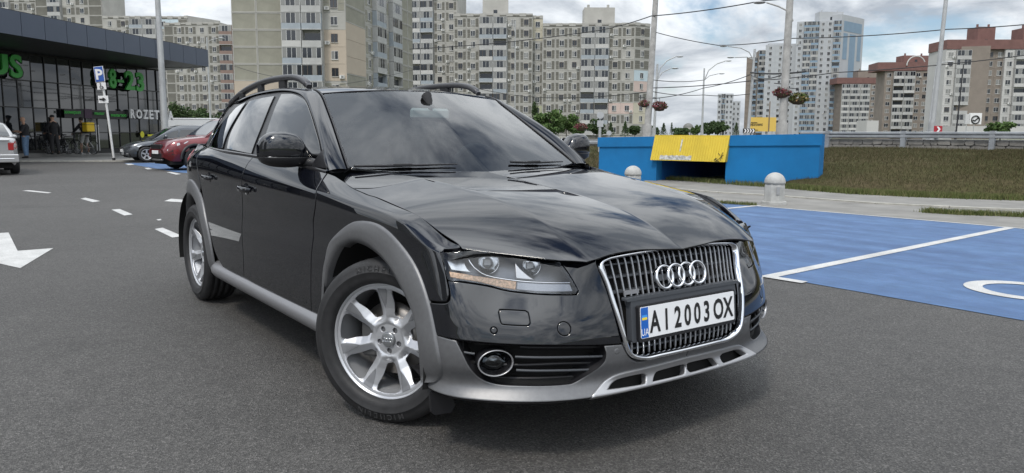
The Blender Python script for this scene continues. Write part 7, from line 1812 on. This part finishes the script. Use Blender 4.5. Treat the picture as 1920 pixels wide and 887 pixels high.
    for i in range(60):
        t_ = c[min(i+1, 59)]-c[max(i-1, 0)]; t_ /= np.linalg.norm(t_); sd_ = np.array([0, 1, 0.]); up_ = np.cross(sd_, t_)*-1
        k = 1.0 if 3 < i < 56 else .75
        rows.append([c[i]+sd_*.021*k*math.copysign(abs(math.cos(w))**.6, math.cos(w))+up_*.018*k*math.copysign(abs(math.sin(w))**.6, math.sin(w)) for w in np.linspace(0, 2*math.pi, 14, endpoint=False)])
    mb = MB(); n_ = 14; mb.add(sum(rows, []), [(i*n_+j, i*n_+(j+1) % n_, (i+1)*n_+(j+1) % n_, (i+1)*n_+j) for i in range(59) for j in range(n_)], True)
    mb.add(rows[0], [tuple(range(14))]); mb.add(rows[-1], [tuple(range(14))[::-1]])
    rr_ = mbboth('roof_rail', mb, pmat('roof rail grey', (.07, .07, .075), .38, .5))
    for x0, x1 in ((-1.80, -1.90), (-2.22, -2.30), (-2.62, -2.70)):
        zt_ = np.interp(-x0, [1.8, 2.05, 2.3, 2.55, 2.75], [1.488, 1.489, 1.478, 1.455, 1.425])
        mb = MB(); mb.bbox(x1, x0, -.577, -.553, zt_-.075, zt_-.008, .004); mbboth('rail_foot', mb, BLACKP, rr_)
    # ---------------- wheel arch flares
    f_out = [(603.5, 604), (605.5, 560), (608, 509), (612, 488), (616.4, 464), (626, 447), (642, 431), (659, 419), (672, 414.5), (687, 414.5), (708.5, 420), (734, 438), (762, 470), (785.6, 509), (803.5, 560), (815, 610), (824, 660), (829, 690), (827, 708), (818, 716)]
    f_rid = [(603.8, 604), (606.5, 560), (610, 509), (614, 486), (623, 456), (635.7, 445), (650.7, 440), (661, 439), (672, 439.6), (691, 448), (708.5, 464), (725.7, 483.5), (743, 509), (755, 532), (766, 556), (778, 592), (786, 644), (790, 690), (791, 705), (793, 717)]
    f_inn = [(604.5, 604), (608, 560), (613.5, 530), (616, 509), (624, 485.7), (636, 466), (647, 458.5), (657, 454.6), (672, 455.7), (691, 464), (708.5, 477), (722, 491), (736, 512), (750, 537), (761, 558), (774, 592), (783.5, 644), (787.5, 691), (788.2, 705), (789, 717)]
    So = SK; Sr = OffSurf(SK, .019); Sn = OffSurf(SK, .010)
    no = 70
    def dens(a): return nat_basis(np.arange(len(a)), np.linspace(0, len(a)-1, no))@np.array(a)
    O = dens(So(np.array(So.px(f_out)))); Rg = dens(Sr(np.array(Sr.px(f_rid)))); I_ = dens(Sn(np.array(Sn.px(f_inn))))
    def flare(O, Rg, I_, name):
        rows = [O+[0, .006, 0], O+(O-Rg)*.0+[0, -.007, 0]]
        for t in (.12, .45, .8): rows.append(O+[0, -.007, 0]+(Rg-O-[0, -.007, 0])*t+np.array([0, -.005*math.sin(math.pi*t), 0]))
        rows += [Rg, Rg+(I_-Rg)*.35+[0, -.004, 0], I_, I_*[1, 0, 1]+np.stack([np.zeros(no), I_[:, 1]+.05, np.zeros(no)], 1)]
        mb = MB(); L = [p for r in rows for p in r]
        mb.add(L, [(i*no+k, i*no+k+1, (i+1)*no+k+1, (i+1)*no+k) for i in range(len(rows)-1) for k in range(no-1)], True)
        mb.add([r[-1] for r in rows], [tuple(range(len(rows)))])
        return mbboth(name, mb, TRIM)
    flare(O, Rg, I_, 'front_arch_flare')
    # rear flare: same section around the rear wheel
    xc = -2.805
    angs = np.radians(np.linspace(-14, 200, no))
    ro = .505+.02*np.cos(angs*2-math.pi*.5)**2; 
    def rear_pt(r, off):
        pts = [];
        for a, r_ in zip(angs, r):
            x, z = xc+r_*math.cos(a), .335+r_*math.sin(a); z = max(z, .262)
            uv = SK.solve((x, z), lambda P: P[:, [0, 2]]); p_ = SK(np.array([uv]))[0]; n_ = surf_normals(SK, np.array([uv]))[0]; pts.append(p_+n_*off)
        return np.array(pts)
    O2 = rear_pt(np.full(no, .508), 0.0); R2 = rear_pt(np.full(no, .440), .019); I2 = rear_pt(np.full(no, .402), .010)
    flare(O2, R2, I2, 'rear_arch_flare')
    # ---------------- sill trim
    prof = [(.868, .345), (.890, .338), (.918, .318), (.927, .300), (.922, .275), (.905, .252), (.85, .236), (.78, .24)]
    xs = np.linspace(-2.36, -.44, 30); rows = []
    for x in xs:
        k = min(1, (x+2.36)/.10+.25, (-.44-x)/.03+.8); rows.append([(x, -(.86+(y-.86)*k), z) for y, z in prof])
    n_ = len(prof); mb = MB(); mb.add(sum(rows, []), [(i*n_+j, i*n_+j+1, (i+1)*n_+j+1, (i+1)*n_+j) for i in range(29) for j in range(n_-1)], True)
    mb.add(rows[0], [tuple(range(n_))]); mb.add(rows[-1], [tuple(range(n_))[::-1]])
    mbboth('sill_trim', mb, pmat('sill satin grey', (.27, .27, .28), .38, .6))
    # ---------------- door handles
    for door, x0, zh in ((frontdoor, -1.50, .857), (reardoor, -2.27, .884)):
        uv = SK.xz([(x0, zh)])[0]; p_ = SK(np.array([uv]))[0]; yb = p_[1]
        cup = circ_uv(SK, uv, .030, 24, 1.5)
        # bowl behind the grip: a shallow dish that stands just proud of the door skin
        mb = MB(); pts = []
        for t, w in zip(np.linspace(0, 1, 12), [.55, .8, 1, 1, 1, 1, 1, 1, 1, 1, .85, .6]):
            pts.append((x0+.105-.21*t, yb-.010-.026*math.sin(math.pi*min(1, max(0, t)))**.6, zh+.006*t-.003))
        V = []
        for i, p2 in enumerate(pts):
            w = [.6, .85, 1, 1, 1, 1, 1, 1, 1, 1, .9, .65][i]
            for k in range(10):
                a = 2*math.pi*k/10; V.append((p2[0], p2[1]+.009*w*math.cos(a), p2[2]+.0155*w*math.sin(a)))
        mb.add(V, [(i*10+k, i*10+(k+1) % 10, (i+1)*10+(k+1) % 10, (i+1)*10+k) for i in range(11) for k in range(10)], True)
        mb.add(V[:10], [tuple(range(10))[::-1]]); mb.add(V[-10:], [tuple(range(10))])
        mbboth('door_handle', mb, PAINT, door)
        dish = MB(); dish.add([(x0+.045*math.cos(a)*r_, yb-.0015-.006*(1-r_), zh+.032*math.sin(a)*r_) for r_ in (1, .8, .5) for a in np.linspace(0, 2*math.pi, 24, endpoint=False)],
            [(i*24+k, i*24+(k+1) % 24, (i+1)*24+(k+1) % 24, (i+1)*24+k) for i in range(2) for k in range(24)]+[tuple(range(48, 72))], True)
        mbboth('handle_cup', dish, PAINT, door)
    # ---------------- mirrors
    msec = [(-.785, -.870, .024, 1.030, 1.062), (-.805, -.868, .036, 1.022, 1.080), (-.825, -.868, .050, 1.012, 1.106), (-.845, -.870, .060, 1.004, 1.138), (-.870, -.872, .068, .998, 1.157), (-.905, -.876, .072, .996, 1.166), (-.945, -.884, .072, .998, 1.168),
            (-.980, -.893, .068, 1.003, 1.163), (-1.005, -.902, .060, 1.012, 1.150), (-1.022, -.912, .046, 1.026, 1.130), (-1.031, -.92, .026, 1.045, 1.108)]
    ks = np.arange(len(msec)); tt = np.linspace(0, len(msec)-1, 40); Bm = her_basis(ks, tt)@np.array(msec)
    def msurf(lo, hi):
        V = []; nk = 17
        for y, xc_, hd, z0, z1 in Bm:
            zs = np.linspace(max(z0, lo), min(z1, hi), nk) if min(z1, hi) > max(z0, lo) else np.full(nk, np.clip(z0, lo, hi))
            zm, hz = (z0+z1)/2, (z1-z0)/2
            for z in zs:
                q_ = max(0, 1-abs((z-zm)/hz)**3.0)**(1/2.6); V.append((xc_+hd*q_, y, z))
            for z in zs[::-1]: 
                q_ = max(0, 1-abs((z-zm)/hz)**4)**(1/4); V.append((xc_-.045*q_*hd/.074, y, z))
        m_ = 2*nk; mb = MB(); mb.add(V, [(i*m_+k, i*m_+(k+1) % m_, (i+1)*m_+(k+1) % m_, (i+1)*m_+k) for i in range(len(Bm)-1) for k in range(m_)], True)
        mb.add(V[:m_], [tuple(range(m_))[::-1]]); mb.add(V[-m_:], [tuple(range(m_))]); return mb
    mirr = mbboth('door_mirror', msurf(1.048, 2), PAINT)
    mbboth('mirror_lower_shell', msurf(0, 1.0465), BLACKP, mirr)
    mb = MB(); mb.tube([(-.820, -.90, 1.046), (-.822, -.94, 1.047), (-.828, -.975, 1.048), (-.842, -1.0, 1.048), (-.868, -1.018, 1.05)], .0035, 6); mbboth('mirror_indicator', mb, ALU, mirr)
    mb = MB(); mb.add([(-.845, -.755, 1.0), (-.845, -.80, 1.0), (-.80, -.80, 1.075), (-.80, -.765, 1.07), (-.90, -.755, 1.0), (-.90, -.80, 1.0), (-.90, -.80, 1.075), (-.90, -.765, 1.07)],
        [(0, 1, 2, 3), (4, 7, 6, 5), (0, 4, 5, 1), (1, 5, 6, 2), (2, 6, 7, 3), (3, 7, 4, 0)]); 
    # foot and sail of the mirror
    foot = [[(-.66, -.838, .985), (-.66, -.80, 1.06), (-.72, -.80, 1.12)], ]
    mb = MB(); mb.tube([(-.79, -.79, 1.012), (-.84, -.815, 1.022), (-.875, -.85, 1.030), (-.885, -.90, 1.032)], [.024, .026, .028, .026], 12); mbboth('mirror_foot', mb, BLACKP, mirr)
    sail = smooth_poly([(.64, .998), (.70, 1.045), (.745, 1.085), (.79, 1.02), (.79, 1.0)], (0, 2, 3, 4), .02)
    both('mirror_sail', trimmed(SIDE, sail, step=.04, gap=0, rnd=.003, depth=.01, off=.004), BLACKP, mirr)
    mb = MB(); mb.prism([(y, z) for y, z in [(-.83, 1.02), (-1.0, 1.03), (-1.015, 1.10), (-.98, 1.145), (-.86, 1.14), (-.82, 1.08)]], 0, .004, lambda a, b, h: (-.935-h+.05*(-.92-a)*0, a, b)); mbboth('mirror_glass', mb, CHROME, mirr)
    # ---------------- cabin
    mb = MB(); rows = []
    for t in np.linspace(0, 1, 6): rows.append([(-.60-.35*t, y, .93+.03*math.sin(t*math.pi)-.05*t+.012*math.cos(y*3)) for y in np.linspace(-.70, .70, 15)])
    strip('dashboard', rows+[[(-.98, y, .70) for y in np.linspace(-.70, .70, 15)]], CABIN, car)
    for y in (-.37, .37):
        mb = MB(); mb.bbox(-1.80, -1.28, y-.25, y+.25, .52, .68, .05); mb.bbox(-1.88, -1.74, y-.24, y+.24, .62, 1.14, .05); mb.bbox(-1.90, -1.80, y-.13, y+.13, 1.16, 1.33, .04)
        mb.build('seat', CABIN, car)
    mb = MB(); mb.bbox(-2.75, -2.25, -.62, .62, .52, .68, .05); mb.bbox(-2.85, -2.72, -.62, .62, .62, 1.12, .05)
    for y in (-.4, 0, .4): mb.bbox(-2.86, -2.78, y-.12, y+.12, 1.12, 1.25, .03)
    mb.build('rear_bench', CABIN, car)
    mb = MB(); nu = 28; R_ = .185
    mb.tube([(-1.12-.45*R_*math.sin(w)*.5, .37+R_*math.cos(w), .93+.89*R_*math.sin(w)) for w in np.linspace(0, 2*math.pi, nu)], .015, 8); mb.bbox(-1.13, -1.08, .29, .45, .88, .98, .02); mb.build('steering_wheel', CABIN, car)
    mb = MB(); mb.box(-3.45, -.72, -.76, .76, .44, .50); mb.build('cabin_floor', CABIN, car)
    _m = on(806, 214, 'x', -1.05); MY, MZ = float(_m[1]), float(_m[2])
    rm = MB(); rm.bbox(-1.065, -1.035, MY-.125, MY+.125, MZ-.032, MZ+.032, .014); rmo = rm.build('rear_view_mirror', pmat('cabin grey', (.55, .57, .57), .35), car)
    mb = MB(); mb.tube([(-1.10, MY*.5, 1.375), (-1.07, MY*.7, 1.345), (-1.045, MY, MZ+.02)], [.03, .022, .014], 10); mb.build('mirror_stalk', CABIN, rmo)
    strip('headliner', [[(x, y, z-.03-(abs(y)/.5)**3*.03) for y in np.linspace(-.5, .5, 9)] for x, z in ((-1.25, 1.39), (-1.7, 1.43), (-2.3, 1.43), (-2.9, 1.39), (-3.3, 1.32))], pmat('headliner', (.25, .25, .24), .9), car)
    # ---------------- wheels
    def rim_h(a, b):
        r = np.hypot(a, b); th = np.arctan2(b, a); k = 2*math.pi/7; t = (th-PH0+k/2) % k-k/2; tg = r*np.sin(t)
        base = np.interp(r, [0, .03, .06, .075, .10, .15, .19, .205, .2165, .2265], [.046, .046, .044, .052, .058, .064, .072, .078, .080, .080])
        w = np.clip((r-.125)/.075, 0, 1)*.021
        d_ = np.abs(tg)-w; d = .5*(d_+np.sqrt(d_**2+.004**2)); sp = np.clip((.206-r)/.01, 0, 1)*np.clip((r-.068)/.02, 0, 1)
        return base-d*.75*sp
    PH0 = math.radians(90+2)
    class RimF:
        flip = 1
        def __call__(s, uv):
            uv = np.atleast_2d(uv); return np.stack([uv[:, 0], -rim_h(uv[:, 0]/1.045, uv[:, 1]/1.045), uv[:, 1]], 1)
    RimF.flip = 1
    outer_c = np.array([(.2275*math.cos(w), .2275*math.sin(w)) for w in np.linspace(0, 2*math.pi, 90, endpoint=False)])
    holes = []
    for k in range(7):
        am = PH0+(k+.5)*2*math.pi/7; c_ = []
        for r_, da in ((.098, -8), (.105, -10.5), (.15, -13.2), (.188, -15.6), (.200, -14.5), (.2035, -10), (.2045, 0), (.2035, 10), (.200, 14.5), (.188, 15.6), (.15, 13.2), (.105, 10.5), (.098, 8), (.0955, 0)):
            a_ = am+math.radians(da); c_.append((1.045*r_*math.cos(a_), 1.045*r_*math.sin(a_)))
        holes.append(smooth_poly(c_, (), .008))
    lugs = [np.array([(.048*math.cos(a_)+.0115*math.cos(w), .048*math.sin(a_)+.0115*math.sin(w)) for w in np.linspace(0, 2*math.pi, 14, endpoint=False)]) for a_ in [math.radians(90+36+72*k) for k in range(5)]]
    rimV = trimmed(RimF(), outer_c, holes+lugs, step=.0045, gap=0, rnd=.002, drop=.0012, depth=.030)
    # choose the outward direction (-y)
    V0, F0, N0 = rimV
    if N0[:50, 1].mean() > 0:
        N0 = -N0; F0 = [f[::-1] for f in F0]
        # the rolled edge was dropped along +y: mirror the displacement
    tyre = MB(); prof = [(.218, -.070), (.2345, -.080), (.2365, -.0865), (.2385, -.0925), (.242, -.0985), (.246, -.1045), (.252, -.1085), (.264, -.1135), (.283, -.1145), (.2845, -.1155), (.2875, -.1155), (.289, -.1135), (.305, -.1095), (.318, -.1030), (.3255, -.0965), (.3315, -.087), (.3345, -.078), (.3355, -.066)]
    prof += [(.3285, -.064), (.3285, -.056), (.336, -.054), (.336, -.026), (.3285, -.024), (.3285, -.016), (.336, -.014), (.336, .014), (.3285, .016), (.3285, .024), (.336, .026), (.336, .054), (.3285, .056), (.3285, .064), (.3355, .066), (.3315, .087), (.318, .103), (.283, .1145), (.25, .1085), (.236, .0975), (.215, .07)]
    tyre.lathe(prof, 72, axis='y')
    lip = MB(); lip.lathe([(.2273, -.080), (.2325, -.0865), (.2355, -.0885), (.2375, -.0865), (.2372, -.080)], 72, axis='y')
    lip.lathe([(.2272, -.079), (.2255, -.06), (.216, -.03), (.210, .05), (.222, .09)], 60, axis='y')
    disc = MB(); disc.lathe([(.04, -.012), (.150, -.012), (.150, .012), (.06, .012)], 48, axis='y')
    cal = MB(); cal.bbox(-.15, -.07, -.03, .05, -.09, .09, .012)
    hubm = MB(); hubm.lathe([(.001, -.0555), (.026, -.0555), (.031, -.053), (.033, -.046), (.033, -.03)], 32, axis='y')
    back = MB(); back.lathe([(.001, .085), (.20, .085)], 36, axis='y')
    bolt = MB(); bolt.lathe([(.0, -.036), (.0085, -.036), (.009, -.02)], 6, axis='y', smooth=False)
    tread = MB()
    for k in range(84):
        w = 2*math.pi*k/84
        for y0, sg in ((-.082, 1), (.060, -1)):
            cs, sn = math.cos(w), math.sin(w); r0, r1 = .3325, .3366
            pts = []
            for (yy, dw) in ((y0, 0), (y0+.022, .012*sg), (y0+.022, .012*sg+.018), (y0, .018)):
                for r_ in (r0-.004, r1-(.0035 if abs(yy) > .075 else 0)): pts.append((r_*math.cos(w+dw), yy, -r_*math.sin(w+dw)))
            tread.add(pts, [(1, 3, 5, 7), (0, 1, 7, 6), (2, 4, 5, 3), (0, 2, 3, 1), (4, 6, 7, 5)])
    let = MB()
    for a0, flip_ in ((90, 0), (270, 0)):
        word = 'MICHELIN'; wd = {'M': 1.25, 'I': .55, 'L': .8}; tot = sum(wd.get(ch, 1) for ch in word)*6.2; ang = a0+tot/2
        for ch in word:
            w_ = wd.get(ch, 1)*6.2; am = math.radians(ang-w_/2); ang -= w_; V, F = text_mesh(ch, .030, .0008, 1.15); V = np.array(V); V[:, 1] -= .0105
            let.add([((.302+v[1])*math.cos(am)+v[0]*math.sin(am), -.1118-.0006-(.0022 if v[1] < 0 else -.0004), (.302+v[1])*math.sin(am)-v[0]*math.cos(am)) for v in V], F)
    FACE = pmat('spoke face grey', (.20, .205, .215), .5, .4)
    def _sf(k):
        am = PH0+k*2*math.pi/7; c_ = []
        for r_, t_ in ((.128, 0), (.150, .0085), (.175, .0155), (.200, .0205), (.206, .0195), (.206, -.0195), (.200, -.0205), (.175, -.0155), (.150, -.0085)):
            c_.append((1.045*(r_*math.cos(am)-t_*math.sin(am)), 1.045*(r_*math.sin(am)+t_*math.cos(am))))
        V, F, N = trimmed(RimF(), smooth_poly(c_, (0, 4, 5), .006), step=.008, gap=0, rnd=.0012, drop=.0, depth=.0)
        if N[:20, 1].mean() > 0: N = -N; F = [f[::-1] for f in F]
        return V+np.array([0, -.0014, 0]), F, FACE
    protos = []
    def make_wheel(loc, rz, steer=0.0):
        w = empty('wheel', loc, rz, car)
        if not protos:
            ob = [('tyre', tyre.build('tyre', RUBBER, w)), ('tyre_tread', tread.build('tyre_tread', RUBBER, w)), ('tyre_lettering', let.build('tyre_lettering', pmat('tyre letter', (.03, .03, .031), .5), w)), ('rim', mesh_obj('rim', V0, F0, SILVER, w, N0)), *[('spoke_face', mesh_obj('spoke_face', *_sf(k), w)) for k in range(7)], ('rim_lip', lip.build('rim_lip', SILVER, w)), ('brake_disc', disc.build('brake_disc', pmat('brake steel', (.18, .17, .16), .35, .9), w)),
                  ('brake_caliper', cal.build('brake_caliper', pmat('caliper iron', (.10, .10, .10), .5, .5), w)), ('hub_cap', hubm.build('hub_cap', pmat('hub cap grey', (.30, .31, .32), .3, .7), w)), ('rim_back', back.build('rim_back', DARK, w))]
            bo = []
            for k in range(5):
                a_ = math.radians(90+36+72*k); b_ = bolt.build('wheel_bolt', pmat('bolt steel', (.25, .25, .26), .35, .9), w); b_.location = (.048*math.cos(a_), 0, .048*math.sin(a_)); ob.append(('wheel_bolt', b_))
            for k in range(4):
                t_ = MB(); t_.tube([(-.0165+.011*k+.0078*math.cos(q_), -.0562, .0078*math.sin(q_)) for q_ in np.linspace(0, 2*math.pi, 17)], .0013, 5, cap=False); ob.append(('cap_ring', t_.build('cap_ring', CHROME, w)))
            protos.extend([o for _, o in ob])
        else:
            for o in protos: inst(o, parent=w)
        return w
    ST = math.radians(30)
    for sx, y, base in ((0, -.792, 0), (0, .792, math.pi)):
        make_wheel((sx, y, .335), base+ST)
    for sx, y, base in ((-2.805, -.785, 0), (-2.805, .785, math.pi)):
        make_wheel((sx, y, .335), base)
    # wheel housings
    for xc_ in (0, -2.805):
        mb = MB(); a = np.linspace(math.radians(-12), math.radians(192), 28); rws = []
        for y, r_ in ((-.90, .425), (-.82, .43), (-.55, .43), (-.50, .30), (-.50, .02)): rws.append([(xc_+r_*math.cos(t), y, .335+r_*math.sin(t)) for t in a])
        mb.add(sum(rws, []), [(i*28+k, i*28+k+1, (i+1)*28+k+1, (i+1)*28+k) for i in range(4) for k in range(27)], True)
        mbboth('wheel_housing', mb, pmat('wheel housing black', (.006, .006, .006), .95))
    # mud flap behind the bumper end
    mb = MB(); mb.prism([(-.80, .235), (-.88, .235), (-.875, .165), (-.86, .15), (-.79, .145), (-.775, .17)], .0, .012, lambda a, b, h: (.425+h, a, b)); mbboth('air_deflector', mb, BLACKP)
    return car
car = build_car()
